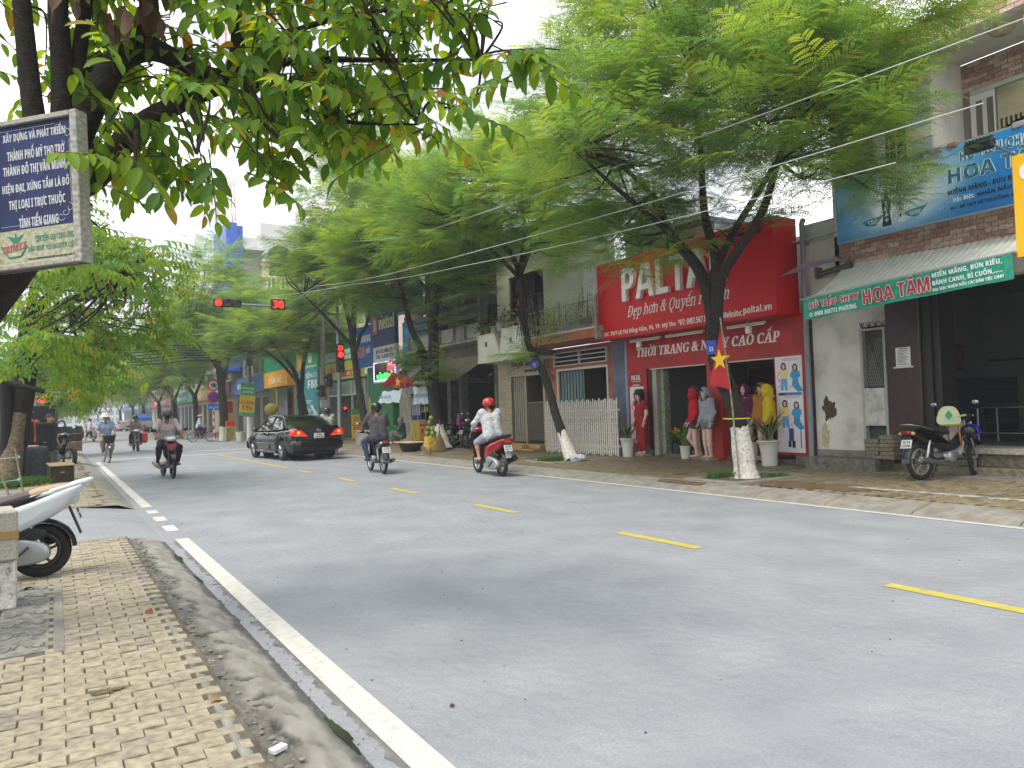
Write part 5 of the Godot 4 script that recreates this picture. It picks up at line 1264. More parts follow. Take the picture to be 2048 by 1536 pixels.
func leaf_mesh(l: float, w: float) -> MB:   # ovate, folded along the midrib, drooping, along +z
	var m := MB.new(); var R := []
	for i in 7:
		var f := i / 6.0; var hw := w * .5 * pow(sin(PI * pow(f, .85)), .7) if i > 0 and i < 6 else .0005
		var c := V(0, -.28 * l * f * f, l * f)
		R.push_back(PackedVector3Array([c + V(-hw, hw * .35, 0), c + V(-hw * .5, hw * .12, 0), c, c + V(hw * .5, hw * .12, 0), c + V(hw, hw * .35, 0)]))
	m.rings(R, false); m.up()
	m.tube([V(0, 0, -.012), V(0, 0, .0)], .0012, 4, false)
	return m

func shoot(s: int, n: int, length: float, l: float, w: float) -> Array:   # leaf transforms of an alternate-leaved shoot along +z
	var r := RandomNumberGenerator.new(); r.seed = s; var o := []
	for i in n:
		var f := (i + .8) / n; var side := 1.0 if i % 2 else -1.0
		var p := V(0, -.16 * length * f * f, length * f)
		var d := V(side * r.randf_range(.5, .9), r.randf_range(-.75, -.25), r.randf_range(.25, .7)).normalized()
		if i == n - 1: d = V(.1, -.5, 1).normalized()
		var x := Vector3.UP.cross(d).normalized(); var k := r.randf_range(.75, 1.15) * (1.0 - .25 * f)
		x = x.rotated(d, r.randf_range(-.4, .4))
		o.push_back(Transform3D(Basis(x, d.cross(x), d) * k, p))
	return o

func aim(p: Vector3, d: Vector3, k := 1.0) -> Transform3D:
	d = d.normalized(); var x := Vector3.UP.cross(d)
	if x.length() < .05: x = Vector3.RIGHT
	x = x.normalized().rotated(d, rng.randf_range(-.5, .5))
	return Transform3D(Basis(x, d.cross(x), d) * k, p)

var sprays := []
var shoots := []

func tree(called: String, label: String, trunk: Array, tr: Array, limbs: Array, lobes: Array, count: int, tone: Color, broad := false, white := .0, k := 1.0, group := "") -> Node3D:
	var t := thing(called, label, "tree", trunk[0], .0, group)
	var bk := bark(); var tp := smooth(trunk, 5); var rr := []
	for i in tp.size():
		var f := float(i) / (tp.size() - 1) * (tr.size() - 1); var a := int(f)
		rr.push_back(lerpf(tr[a], tr[mini(a + 1, tr.size() - 1)], f - a) * (1.0 + .05 * sin(i * 1.9)))
	bp("trunk", MB.new().tube(tp, rr, 14), bk, t)
	if white > .0:
		var wp := []; var wr := []
		for i in tp.size():
			if tp[i].y < trunk[0].y + white: wp.push_back(tp[i]); wr.push_back(rr[i] + .006)
		var wm := MB.new().tube(wp, wr, 22)
		var nz := noise(17, 3.0, 3)
		for i in wm.P.size():
			if wm.P[i].y > trunk[0].y + white * .7: wm.P[i].y += .09 * nz.get_noise_3dv(wm.P[i] * 2.0)
		bp("whitewash", wm, mottle("whitewash", [[.0, "3f3a33"], [.22, "77726a"], [.34, "b5b1a8"], [.6, "cfccc4"], [1.0, "dcdad4"]], .7, .02, .95, 3.0), t)
	for l in limbs: bp("limb", MB.new().tube(smooth(l[0], 4), lerp_list(l[1], (l[0].size() - 1) * 4 + 1), 9), bk, t)
	# twigs reach from the nearest limb tip to points inside each lobe
	var tips := []
	for l in limbs:
		for i in range(1, l[0].size()): tips.push_back(l[0][i])
	tips.push_back(trunk[-1])
	var tw := MB.new(); var src: Array = shoots if broad else sprays; var by := []
	for i in 4 * src.size(): by.push_back([])
	var nz2 := noise(hash(label) % 999, .5, 2)
	var vol := .0
	for lb in lobes: vol += pow(lb[1].x * lb[1].y * lb[1].z, .667)
	for lb in lobes:
		var near: Vector3 = tips[0]
		for q in tips:
			if q.distance_to(lb[0]) < near.distance_to(lb[0]): near = q
		var nb := clampi(int(lb[1].length() * 3.5), 5, 14)
		for i in nb:
			var d := V(rng.randfn(), rng.randfn() * .7, rng.randfn()).normalized()
			var e: Vector3 = lb[0] + d * lb[1] * .8; var mid := near.lerp(e, .5) + V(0, -.08, 0) + V(rng.randfn(), rng.randfn(), rng.randfn()) * .12
			tw.tube(smooth([near, mid, e], 4), lerp_list([.035 * k, .02 * k, .006 * k], 9), 5, false)
			for j in 4: 
				var b := mid.lerp(e, rng.randf_range(.1, .9)); tw.tube([b, b + V(rng.randfn(), rng.randf_range(-.2, .6), rng.randfn()) * .35 * k], [.008 * k, .003 * k], 4, false)
		var n := int(count * pow(lb[1].x * lb[1].y * lb[1].z, .667) / vol)
		var hub := Vector3(); var hd := Vector3.UP
		for i in n:
			if i % 8 == 0:   # sprays stand together on twigs
				hd = V(rng.randfn(), rng.randfn(), rng.randfn()).normalized(); hub = lb[0] + hd * lb[1] * pow(rng.randf(), .4)
			var d := (hd + V(rng.randfn(), rng.randfn() * .35, rng.randfn()) * .55).normalized(); var p: Vector3 = hub + V(rng.randfn(), rng.randfn() * .45, rng.randfn()) * .2 * k
			if nz2.get_noise_3dv(p) < -.28 and rng.randf() < .85: continue
			var out := (d * V(1, .25, 1) + V(rng.randfn() * .45, rng.randf_range(-.1, .4), rng.randfn() * .45))
			if broad: out.y -= .35
			var x := aim(p, out, k * rng.randf_range(.75, 1.25))
			var tonek := rng.randi() % 3
			if rng.randf() < (.07 if broad else .13): tonek = 3
			by[tonek * src.size() + rng.randi() % src.size()].push_back(x)
	if tw.P.size(): bp("twigs", tw, bk, t).set_meta("kind", "stuff")
	for q in by.size():
		if by[q].is_empty(): continue
		var tk := q / src.size(); var c: Color = [tone, Color(tone.r * 1.35, tone.g * 1.25, tone.b), Color(tone.r * .7, tone.g * .78, tone.b * 1.1), Color(tone.r * 2.4, tone.g * 1.7, tone.b * 1.2)][tk]
		var bl: Color = [Color(.56, .7, .26), Color(.64, .74, .24), Color(.46, .62, .24), Color(.8, .86, .26)][tk]
		if broad: bl = [Color(.56, .68, .08), Color(.64, .72, .06), Color(.45, .6, .12), Color(.74, .58, .08)][tk]
		many("young_leaves" if tk == 3 else "crown", src[q % src.size()], by[q], leafmat("leaf", c, bl), t).position = -t.position
	return t

func lerp_list(r: Array, n: int) -> Array:
	var o := []
	for i in n:
		var f := float(i) / (n - 1) * (r.size() - 1); var a := int(f)
		o.push_back(lerpf(r[a], r[mini(a + 1, r.size() - 1)], f - a))
	return o

func trees() -> void:
	for i in 3: sprays.push_back(spray(100 + i, 13, .8, .3))
	for i in 3:
		var m := MB.new(); var lf := leaf_mesh(.14, .055).done()
		m.tube([V(0, 0, 0), V(0, -.03, .3), V(0, -.09, .55)], [.005, .004, .002], 4, false)
		for x in shoot(60 + i, 12, .55, .14, .055): m.mesh(lf, x)
		shoots.push_back(m.done())
	var g := Color(.095, .17, .038)
	# right pavement, nearest first
	tree("street_tree", "feathery street tree with white painted base in front of the red shop", [V(10.3, .1, -8.95), V(10.3, .25, -8.96), V(10.3, 1.0, -9.05), V(10.3, 1.5, -9.2), V(10.3, 2.1, -9.45), V(10.3, 2.65, -9.55)], [.29, .19, .155, .15, .17, .16], [
		[[V(10.3, 2.5, -9.52), V(10.3, 3.3, -9.6), V(10.25, 4.0, -9.85), V(10.1, 4.7, -10.35), V(9.9, 5.5, -10.6), V(9.5, 6.3, -11.2)], [.15, .13, .11, .09, .06, .03]],
		[[V(10.3, 2.55, -9.5), V(10.3, 3.45, -9.4), V(10.3, 3.9, -9.15), V(10.3, 4.6, -8.4), V(10.2, 5.4, -7.9), V(10.0, 6.3, -7.2)], [.13, .11, .09, .075, .05, .03]],
		[[V(10.3, 3.4, -9.42), V(10.35, 4.2, -9.5), V(10.4, 5.0, -9.75), V(10.2, 6.2, -9.6), V(9.8, 7.6, -9.4)], [.11, .09, .075, .05, .03]],
		[[V(10.3, 3.6, -9.65), V(10.6, 4.5, -9.3), V(11.2, 5.6, -8.9), V(11.8, 6.8, -8.6)], [.09, .07, .05, .03]],
		[[V(10.27, 3.9, -9.8), V(9.6, 4.6, -9.9), V(8.6, 5.4, -10.2), V(7.9, 6.0, -10.4)], [.07, .055, .04, .02]]],
		[[V(9.9, 7.4, -9.4), V(2.6, 1.7, 2.8)], [V(9.6, 6.2, -11.6), V(2.0, 1.2, 1.7)], [V(9.8, 6.1, -7.2), V(1.9, 1.1, 1.6)], [V(8.3, 6.3, -9.8), V(1.5, 1.1, 1.9)], [V(11.8, 6.9, -8.9), V(1.6, 1.4, 2.2)], [V(10.2, 5.0, -11.9), V(1.2, .7, 1.3)], [V(10.3, 5.1, -6.6), V(1.0, .7, .9)], [V(9.6, 8.6, -9.6), V(2.0, .9, 2.4)], [V(9.6, 4.55, -10.4), V(.7, .5, .8)], [V(9.9, 7.2, -6.0), V(1.2, .8, 1.0)], [V(10.4, 4.6, -8.9), V(.5, .35, .5)]], 4300, g, false, .95)
	tree("street_tree", "slender leaning street tree with grey painted base before the picket fence", [V(10.98, .1, -15.0), V(11.0, .5, -15.25), V(11.0, 1.25, -15.66), V(11.0, 1.8, -15.88), V(11.0, 2.4, -16.2), V(11.0, 3.05, -16.75), V(11.0, 3.6, -16.98), V(11.0, 4.4, -17.05), V(11.0, 5.3, -17.15)], [.21, .135, .11, .105, .105, .095, .09, .085, .08], [
		[[V(11.0, 5.2, -17.14), V(11.1, 5.9, -16.7), V(11.0, 6.6, -15.9), V(10.7, 7.2, -15.2)], [.09, .07, .05, .03]], [[V(11.0, 5.2, -17.15), V(10.9, 6.0, -17.7), V(10.5, 6.8, -18.8), V(10.2, 7.5, -19.8)], [.09, .07, .05, .03]], [[V(11.0, 5.0, -17.1), V(10.2, 5.8, -17.3), V(9.2, 6.6, -17.4)], [.07, .05, .03]], [[V(11.0, 5.3, -17.15), V(11.3, 6.5, -17.3), V(11.2, 8.0, -17.4)], [.08, .06, .03]]],
		[[V(10.9, 7.4, -17.5), V(2.2, 1.5, 2.6)], [V(10.3, 6.7, -19.8), V(1.7, 1.1, 1.6)], [V(10.6, 6.9, -15.3), V(1.6, 1.1, 1.5)], [V(9.2, 6.7, -17.6), V(1.4, 1.0, 1.8)], [V(10.8, 5.6, -20.2), V(1.2, .6, 1.1)], [V(10.7, 8.5, -18.2), V(1.7, .9, 2.2)], [V(11.0, 5.6, -15.9), V(.8, .5, .8)], [V(10.95, 2.9, -16.55), V(.3, .35, .35)], [V(11.0, 3.4, -16.9), V(.35, .25, .5)]], 3000, g, false, .75)
	tree("street_tree", "dark straight street tree with white painted base beside the heap of coconuts", [V(11.15, .1, -22.5), V(11.12, .6, -22.7), V(11.1, 1.2, -22.92), V(11.1, 2.2, -23.1), V(11.1, 3.5, -22.95), V(11.1, 4.4, -22.95), V(11.1, 5.3, -22.8), V(11.1, 6.1, -23.1)], [.31, .22, .19, .19, .19, .18, .17, .13], [
		[[V(11.1, 1.9, -23.1), V(11.1, 2.9, -23.6), V(11.1, 3.7, -24.0), V(11.1, 4.5, -24.8), V(11.1, 5.7, -25.4), V(10.9, 7.0, -25.8)], [.16, .14, .13, .12, .09, .04]], [[V(11.1, 5.6, -22.9), V(11.2, 6.6, -22.2), V(11.0, 7.6, -21.4)], [.12, .08, .04]], [[V(11.1, 5.4, -22.9), V(10.3, 6.3, -23.2), V(9.3, 7.0, -23.4)], [.1, .07, .03]], [[V(11.1, 6.0, -23.1), V(11.0, 7.2, -23.4), V(10.8, 8.6, -23.6)], [.12, .08, .04]]],
		[[V(10.9, 7.9, -23.6), V(2.2, 1.6, 2.4)], [V(10.7, 7.2, -25.9), V(2.0, 1.3, 1.8)], [V(9.4, 7.2, -23.5), V(1.5, 1.1, 1.9)], [V(11.0, 6.4, -21.6), V(1.3, .9, 1.3)], [V(10.6, 5.9, -25.4), V(1.4, .7, 1.4)], [V(10.9, 9.3, -24.0), V(1.7, 1.0, 2.0)], [V(10.9, 3.3, -24.0), V(.5, .4, .7)], [V(10.9, 2.7, -23.5), V(.45, .4, .5)], [V(11.0, 4.7, -22.3), V(.5, .45, .6)]], 3000, g * .85, false, .95, 1.1)
	tree("street_tree", "tallest dark green street tree rising behind the traffic light pole", [V(11.3, .1, -29.9), V(11.3, .6, -30.05), V(11.3, 2.0, -30.7), V(11.3, 3.4, -31.2), V(11.3, 4.5, -31.6)], [.24, .19, .16, .15, .14], [
		[[V(11.3, 4.0, -31.45), V(11.3, 4.8, -30.6), V(11.3, 5.3, -29.7), V(11.2, 6.4, -28.8)], [.11, .08, .06, .03]], [[V(11.3, 4.3, -31.5), V(11.3, 5.6, -32.0), V(11.2, 7.0, -32.6), V(11.0, 8.6, -33.0)], [.13, .1, .07, .04]], [[V(11.3, 4.5, -31.6), V(11.2, 6.5, -31.0), V(11.0, 9.0, -30.4), V(10.9, 11.0, -30.0)], [.15, .12, .08, .04]], [[V(11.3, 4.4, -31.6), V(10.3, 5.6, -31.8), V(9.2, 6.6, -31.6)], [.1, .07, .03]]],
		[[V(10.9, 10.6, -30.2), V(2.4, 2.4, 2.6)], [V(10.9, 8.2, -31.5), V(2.4, 2.0, 2.8)], [V(9.6, 8.1, -31.6), V(1.6, 1.1, 2.0)], [V(11.2, 6.8, -28.8), V(1.9, 1.4, 1.6)], [V(10.8, 12.4, -30.0), V(1.5, 1.2, 1.7)], [V(9.8, 6.0, -36.8), V(1.3, .8, 1.3)], [V(10.9, 7.2, -34.4), V(1.8, 1.4, 1.6)]], 3500, g * .72, false, .0, 1.25)
	tree("street_tree", "spreading street tree above the black car with forked trunk", [V(11.6, .1, -40.0), V(11.5, 1.2, -40.0), V(11.4, 1.9, -40.0), V(11.3, 2.6, -40.0)], [.3, .27, .25, .2], [
		[[V(11.3, 2.4, -40.0), V(11.1, 3.6, -40.0), V(10.6, 4.5, -40.1), V(10.0, 5.3, -40.3)], [.15, .12, .09, .04]], [[V(11.35, 2.5, -40.0), V(11.5, 4.3, -39.9), V(11.8, 5.4, -39.7), V(12.0, 6.4, -39.5)], [.14, .11, .08, .04]], [[V(11.2, 3.2, -40.0), V(10.2, 4.2, -39.5), V(9.2, 4.9, -39.2)], [.1, .07, .03]]],
		[[V(11.0, 6.3, -40.3), V(3.0, 1.5, 2.6)], [V(9.0, 5.7, -40.0), V(1.9, 1.0, 2.0)], [V(13.0, 6.4, -40.0), V(1.7, 1.2, 2.0)], [V(10.6, 7.8, -41.0), V(2.4, 1.1, 2.4)], [V(8.2, 4.9, -40.4), V(1.2, .6, 1.5)], [V(11.2, 5.0, -39.4), V(1.8, .6, 1.4)]], 2300, g * .8, false, .0, 1.3)
	tree("street_tree", "leaning street tree beside the round traffic signs", [V(8.75, .1, -47.4), V(8.7, 1.2, -47.2), V(8.66, 2.5, -47.2), V(8.5, 4.3, -47.2), V(8.3, 5.6, -47.3)], [.3, .26, .24, .2, .15], [
		[[V(8.6, 3.0, -47.2), V(8.9, 4.6, -47.0), V(9.3, 6.2, -46.8)], [.14, .1, .05]], [[V(8.5, 4.3, -47.2), V(7.6, 5.6, -47.6), V(6.8, 6.6, -48.0)], [.12, .08, .04]]],
		[[V(8.4, 8.8, -48.2), V(2.4, 2.2, 2.4)], [V(7.0, 6.9, -48.3), V(1.7, 1.4, 2.0)], [V(9.5, 7.3, -47.4), V(1.7, 1.5, 1.8)], [V(7.4, 5.2, -48.6), V(1.2, .8, 1.4)], [V(8.6, 11.0, -48.6), V(1.5, 1.3, 1.6)]], 2000, g * .85, false, .9, 1.4)
	var far := [[8.9, -58.0, 1.0, "pale green far tree just beyond the round traffic signs"], [8.8, -68.0, .95, "bushy far tree behind the concrete lamp post on the right"], [8.9, -80.0, 1.0, "feathery far tree overhanging the road before the red banner"], [8.8, -94.0, 1.05, "far tree beside the parked truck on the right"], [9.2, -112.0, 1.1, "distant tree next to the red street banner"], [9.4, -138.0, 1.2, "hazy distant tree beyond the red street banner"], [9.6, -172.0, 1.3, "hazy pale tree near the far end on the right"], [9.8, -220.0, 1.5, "farthest visible tree on the right side of the street"]]
	for f in far:
		var x: float = f[0]; var z: float = f[1]; var s: float = f[2]
		tree("street_tree", f[3], [V(x, .1, z), V(x - .1, 1.5, z), V(x - .2, 3.2, z + .2)], [.24, .2, .16], [[[V(x - .2, 3.0, z + .2), V(x - 1.2, 4.6, z), V(x - 2.2, 5.6, z)], [.12, .08, .04]], [[V(x - .2, 3.1, z + .2), V(x + .5, 4.8, z), V(x + 1.0, 6.4, z)], [.12, .08, .04]]],
			[[V(x - .3, 7.6 * s, z), V(2.7, 2.2, 3.0)], [V(x - 2.2, 6.0 * s, z), V(1.8, 1.5, 2.4)], [V(x + 1.6, 6.6 * s, z), V(1.8, 1.7, 2.4)], [V(x - 1.6, 4.4 * s, z), V(1.5, .9, 2.0)], [V(x - .2, 9.6 * s, z), V(1.7, 1.2, 2.0)]], 1000, Color(.11, .19, .045), false, .0, 2.1, "far trees along the right pavement")
	# left side, broad leaved
	var b := Color(.075, .15, .02)
	var t2 := tree("broad_tree", "rough barked left tree with drooping rows of leaves above the covered stall", [V(-.95, .1, -20.0), V(-.85, .6, -20.0), V(-.62, 2.0, -20.0), V(-.5, 3.0, -19.8), V(-.4, 4.0, -19.5)], [.36, .29, .24, .22, .2], [
		[[V(-.5, 3.4, -19.7), V(.2, 4.0, -18.4), V(.8, 4.05, -17.0), V(1.2, 4.4, -16.2), V(1.7, 4.7, -15.8)], [.13, .1, .08, .06, .03]], [[V(-.4, 3.9, -19.5), V(.5, 5.0, -19.8), V(1.6, 5.8, -20.2)], [.12, .08, .04]], [[V(-.45, 3.6, -19.6), V(-.2, 4.8, -17.0), V(.3, 5.2, -14.5)], [.1, .07, .03]]],
		[[V(.6, 4.3, -17.6), V(1.6, 1.3, 2.4)], [V(1.35, 4.3, -16.6), V(.95, .8, 1.7)], [V(1.2, 5.2, -19.6), V(1.2, .9, 1.6)], [V(.0, 5.6, -18.6), V(1.2, .8, 1.8)], [V(.8, 3.2, -18.8), V(1.2, .8, 1.6)], [V(1.8, 3.5, -18.6), V(.8, .6, 1.2)], [V(.2, 4.6, -14.2), V(.7, .8, 1.2)], [V(-.3, 2.9, -15.2), V(.5, .8, 1.2)], [V(1.1, 2.6, -21.0), V(.9, .6, 1.2)]], 1500, b, true)
	bp("pale_bark", MB.new().tube(smooth([V(-.92, .11, -19.86), V(-.82, .7, -19.9), V(-.66, 1.7, -19.92)], 4), lerp_list([.3, .23, .17], 9), 12), bark(false), t2)
	var cl := []
	for i in 240: cl.push_back(Transform3D(Basis.from_euler(V(rng.randf() * 3, rng.randf() * 3, 0)).scaled(V(1, 1, 1) * .5), V(1.25, 4.75, -16.2) + V(rng.randfn() * .45, rng.randfn() * .25, rng.randfn() * .5)))
	many("seed_clusters", MB.new().tube([V(0, 0, 0), V(.03, .06, .02), V(.1, .08, .06)], [.008, .006, .004], 4).done(), cl, hx("241c1a", .9), t2).position = -t2.position
	for f in [[-.3, -36.0, "shady broad leaved tree at the left street corner behind the hand cart"], [-.2, -62.0, "far left tree beyond the side street"], [.0, -82.0, "second far tree on the left, paler and smaller"], [-.2, -110.0, "third far tree on the left, hazy"], [-.4, -150.0, "farthest left tree fading into haze"]]:
		var x: float = f[0]; var z: float = f[1]
		tree("broad_tree", f[2], [V(x, .1, z), V(x + .1, 1.6, z), V(x + .2, 2.8, z)], [.25, .2, .16], [[[V(x + .2, 2.6, z), V(x + 1.1, 3.6, z), V(x + 1.9, 4.3, z)], [.11, .08, .04]], [[V(x + .2, 2.6, z), V(x - .3, 4.0, z), V(x - .5, 5.2, z)], [.11, .08, .04]]],
			[[V(x + .6, 5.0, z), V(2.0, 1.5, 2.4)], [V(x + 1.9, 4.0, z), V(1.2, 1.0, 1.8)], [V(x - .6, 4.0, z), V(1.2, 1.2, 1.8)], [V(x + 1.2, 2.9, z), V(1.0, .6, 1.3)]], 700, Color(.085, .17, .03), true, .0, 1.9)
	near_tree()

func near_tree() -> void:
	var t := thing("overhanging_tree", "dark leaning tree at the left with big drooping leaves and a sign on its trunk", "tree", V(-1.5, .1, -4.6))
	var bk := bark(); var knot := V(1.02, 3.66, -4.9)
	bp("trunk", MB.new().tube(smooth([V(-1.6, .1, -5.8), V(-1.35, .8, -5.7), V(-.85, 1.7, -5.55), V(-.35, 2.45, -5.4), V(.0, 2.95, -5.25), V(.12, 3.2, -5.2)], 4), lerp_list([.42, .34, .3, .27, .2, .15], 21), 16), bk, t)
	var limbs := [
		[[V(-.1, 2.75, -5.2), V(.22, 2.95, -5.1), V(.45, 3.25, -5.0), V(.72, 3.45, -4.95), knot], [.16, .12, .09, .08, .1]],
		[[V(.05, 3.0, -5.2), V(.2, 3.35, -5.1), V(.33, 3.62, -5.02), V(.5, 3.74, -4.98), V(.68, 3.7, -4.95), V(.85, 3.62, -4.92), knot], [.14, .11, .1, .1, .075, .07, .08]],
		[[V(-.05, 3.0, -5.2), V(-.1, 3.4, -5.15), V(-.14, 3.9, -5.1), V(-.2, 4.6, -5.0)], [.1, .08, .07, .05]],
		[[V(.05, 3.05, -5.2), V(.06, 3.5, -5.1), V(.04, 4.0, -5.0), V(.1, 4.7, -4.9)], [.1, .085, .075, .06]],
		[[V(.08, 3.1, -5.2), V(.14, 3.6, -5.1), V(.2, 4.1, -5.0), V(.3, 4.8, -4.8)], [.07, .06, .05, .04]],
		[[V(.5, 3.72, -4.98), V(.52, 4.0, -4.95), V(.5, 4.3, -4.9), V(.6, 4.8, -4.7)], [.1, .08, .06, .04]],
		[[knot, V(1.02, 3.85, -4.85), V(1.0, 4.1, -4.7), V(1.1, 4.5, -4.5)], [.1, .06, .04, .03]],
		[[knot, V(1.35, 3.7, -4.6), V(1.75, 3.62, -4.2), V(2.15, 3.5, -3.7)], [.05, .03, .02, .01]], [[knot, V(1.25, 3.45, -4.65), V(1.5, 3.25, -4.35), V(1.85, 3.15, -3.95)], [.045, .025, .018, .008]], [[knot, V(1.1, 3.35, -4.6), V(1.15, 3.1, -4.4)], [.04, .02, .008]], [[knot, V(1.3, 3.9, -4.7), V(1.7, 4.0, -4.4), V(2.1, 3.95, -4.0)], [.045, .028, .02, .01]], [[V(.72, 3.45, -4.95), V(.75, 3.2, -4.7), V(.7, 2.95, -4.45)], [.04, .02, .008]], [[V(.45, 3.25, -5.0), V(.42, 3.05, -4.8), V(.4, 2.85, -4.6)], [.035, .018, .008]],
		[[V(-.3, 2.6, -5.1), V(-.6, 3.4, -5.3), V(-.8, 4.3, -5.4)], [.1, .08, .05]]]
	for l in limbs: bp("limb", MB.new().tube(smooth(l[0], 4), lerp_list(l[1].map(func(q): return q * .74), (l[0].size() - 1) * 4 + 1), 10), bk, t)
	var tw := MB.new(); var lx := []; var n := 0
	var ends := []
	# shoots fill the crown over pavement and road edge; its underside rises away from the trunk
	while ends.size() < 270:
		var x := rng.randf_range(.15, 2.2); var z := -5.4 + .62 * x + rng.randf_range(-.7, 1.0)
		var lo := 2.72 + .2 * (x - .4) + .12 * (absf(z) - 3.9)
		var y := lo + pow(rng.randf(), 1.25) * (1.75 if x < 1.6 else 1.1)
		if x > 1.9 and rng.randf() < .35: continue
		if y < 3.55 and x < .85 and z > -4.9 and rng.randf() < .55: continue
		ends.push_back(V(x, y, z))
	for e in [V(2.3, 3.22, -3.25), V(2.1, 3.02, -3.5), V(1.95, 3.1, -3.55), V(1.5, 2.85, -3.9), V(.75, 2.66, -4.25), V(1.1, 2.68, -4.15), V(.45, 2.72, -4.4), V(.9, 3.55, -3.2), V(1.1, 3.6, -3.1), V(1.35, 3.5, -3.2)]: ends.push_back(e)
	for i in 60: ends.push_back(V(rng.randf_range(-1.2, .5), rng.randf_range(3.5, 4.9), rng.randf_range(-6.4, -5.0)))
	for e in ends:
		var hub: Vector3 = knot if e.x > .7 else (V(.5, 3.75, -4.98) if e.y < 3.9 else V(.3, 4.1, -5.0))
		if e.x < .25: hub = V(.04, 3.8, -5.05)
		for l in limbs:
			for q in l[0]:
				if q.distance_to(e) < hub.distance_to(e): hub = q
		var d: Vector3 = (e - hub) * V(1, .35, 1) + V(rng.randfn() * .3, -.1, rng.randfn() * .3)
		d = d.normalized(); var st: Vector3 = e - d * .25 + V(0, .06, 0)
		if rng.randf() < .45: tw.tube(smooth([hub, hub.lerp(st, .5) + V(rng.randfn() * .05, .06 + rng.randfn() * .05, rng.randfn() * .05), st], 5), lerp_list([.01, .007, .004], 11), 5, false)
		var X := aim(st, d); tw.tube([X * V(0, 0, -.1), X * V(0, 0, 0), X * V(0, -.025, .25), X * V(0, -.075, .5)], [.006, .005, .004, .002], 4, false)
		for s in shoot(900 + n, 9 + n % 4, .48, .12, .05): lx.push_back(X * s)
		n += 1
	bp("twigs", tw, hx("3b3227", .9), t).set_meta("kind", "stuff")
	var eye := V(0, 1.45, 0)
	lx.sort_custom(func(a, b): return a.origin.distance_squared_to(eye) < b.origin.distance_squared_to(eye))
	var ms := [leaf_mesh(.145, .07), leaf_mesh(.165, .076), leaf_mesh(.125, .062)]; var am := []
	for m in ms: am.push_back(m.done())
	var lm := []
	for c in [Color(.055, .12, .018), Color(.075, .145, .018), Color(.1, .165, .016), Color(.045, .1, .022), Color(.16, .15, .018), Color(.17, .075, .02)]:
		var m := StandardMaterial3D.new(); m.albedo_color = lin(c.r, c.g, c.b); m.roughness = .6; m.metallic_specular = .3; m.backlight_enabled = true; m.backlight = (Color(.66, .76, .05) if c.r > .07 else Color(.42, .58, .1)) if c.r < .15 else Color(.75, .55, .06); m.cull_mode = BaseMaterial3D.CULL_DISABLED
		lm.push_back(m)
	var rest := [[], [], [], [], [], []]
	for i in lx.size():
		var k: int = [0, 1, 2, 3, 0, 1, 2, 3, 0, 2, 1, 3, 0, 2, 1, 3, 0, 1, 4, 2][rng.randi() % 20]
		if rng.randf() < .006: k = 5
		if i < 300:
			var o := part("leaf", am[i % 3], lm[k], t); o.transform = Transform3D(lx[i].basis, lx[i].origin - t.position)
		else: rest[k].push_back(lx[i])
	for k in 6:
		if rest[k].size(): many("far_leaves", am[k % 3], rest[k], lm[k], t).position = -t.position
	var dead := []
	for i in 46: dead.push_back(Transform3D(Basis.from_euler(V(1.2 + rng.randfn() * .3, rng.randf() * TAU, rng.randfn() * .4)) * rng.randf_range(.8, 1.3), V(rng.randf_range(-.05, .62), rng.randf_range(3.75, 4.25), rng.randf_range(-4.95, -4.5))))
	many("dry_leaves", am[2], dead, hx("5b4636", .9), t).position = -t.position
	# the board on the trunk
	var s := thing("slogan_board", "old framed blue slogan board with white capitals on the leaning left tree", "sign", V(-.055, 2.31, -4.8), deg_to_rad(-44.0))
	s.rotation.z = .035
	var W := .575; var H := .84
	part("board", MB.new().box(V(-W + .27, .0, -.05), V(.27, H, .0)), hx("26313f"), s)
	part("blue_panel", MB.new().box(V(-W + .3, .222, .0), V(.24, H - .03, .004)), mottle("board_blue", [[.0, "081640"], [.5, "0b1f55"], [1.0, "102862"]], .7, .01, .65), s)
	part("sponsor_panel", MB.new().box(V(-W + .3, .03, .0), V(.24, .221, .004)), mottle("board_pale", [[.0, "7f8462"], [.4, "a9ac84"], [1.0, "c3c4a6"]], .3, .012, .4), s)
	var fr := mottle("board_frame", [[.0, "77746a"], [.5, "a3a196"], [1.0, "bdbbb1"]], .3, .02, .6)
	for q in [[V(.24, -.0, -.06), V(.285, H, .025)], [V(-W + .26, -.0, -.06), V(-W + .3, H, .025)], [V(-W + .301, H - .03, -.06), V(.239, H, .025)], [V(-W + .301, .0, -.06), V(.239, .03, .025)]]: part("frame_bar", MB.new().box(q[0], q[1], .004), fr, s)
	var wt := hx("b9bdc0", .5); var i := 0
	for q in [["XÂY DỰNG VÀ PHÁT TRIỂN", .195, .41], ["THÀNH PHỐ MỸ THO TRỞ", .19, .38], ["THÀNH ĐÔ THỊ VĂN MINH,", .2, .42], ["HIỆN ĐẠI, XỨNG TẦM LÀ ĐÔ", .21, .44], ["THỊ LOẠI I TRỰC THUỘC", .18, .37], ["TỈNH TIỀN GIANG", .13, .257]]:
		part("lettering", MB.new().text(q[0], sans, Transform3D(Basis(), V(q[1] - q[2] / 2.0, .75 - i * .096, .0045)), q[2], .078, .003), wt, s); i += 1
	var gr := hx("15705c", .5)
	part("lettering", MB.new().text("CHUYÊN GIA CUNG ỨNG", serif, Transform3D(Basis(), V(.1, .165, .0045)), .25, .042, .002), gr, s); part("lettering", MB.new().text("DẦU THỰC VẬT NGUYÊN LIỆU", serif, Transform3D(Basis(), V(.08, .11, .0045)), .31, .048, .002), gr, s)
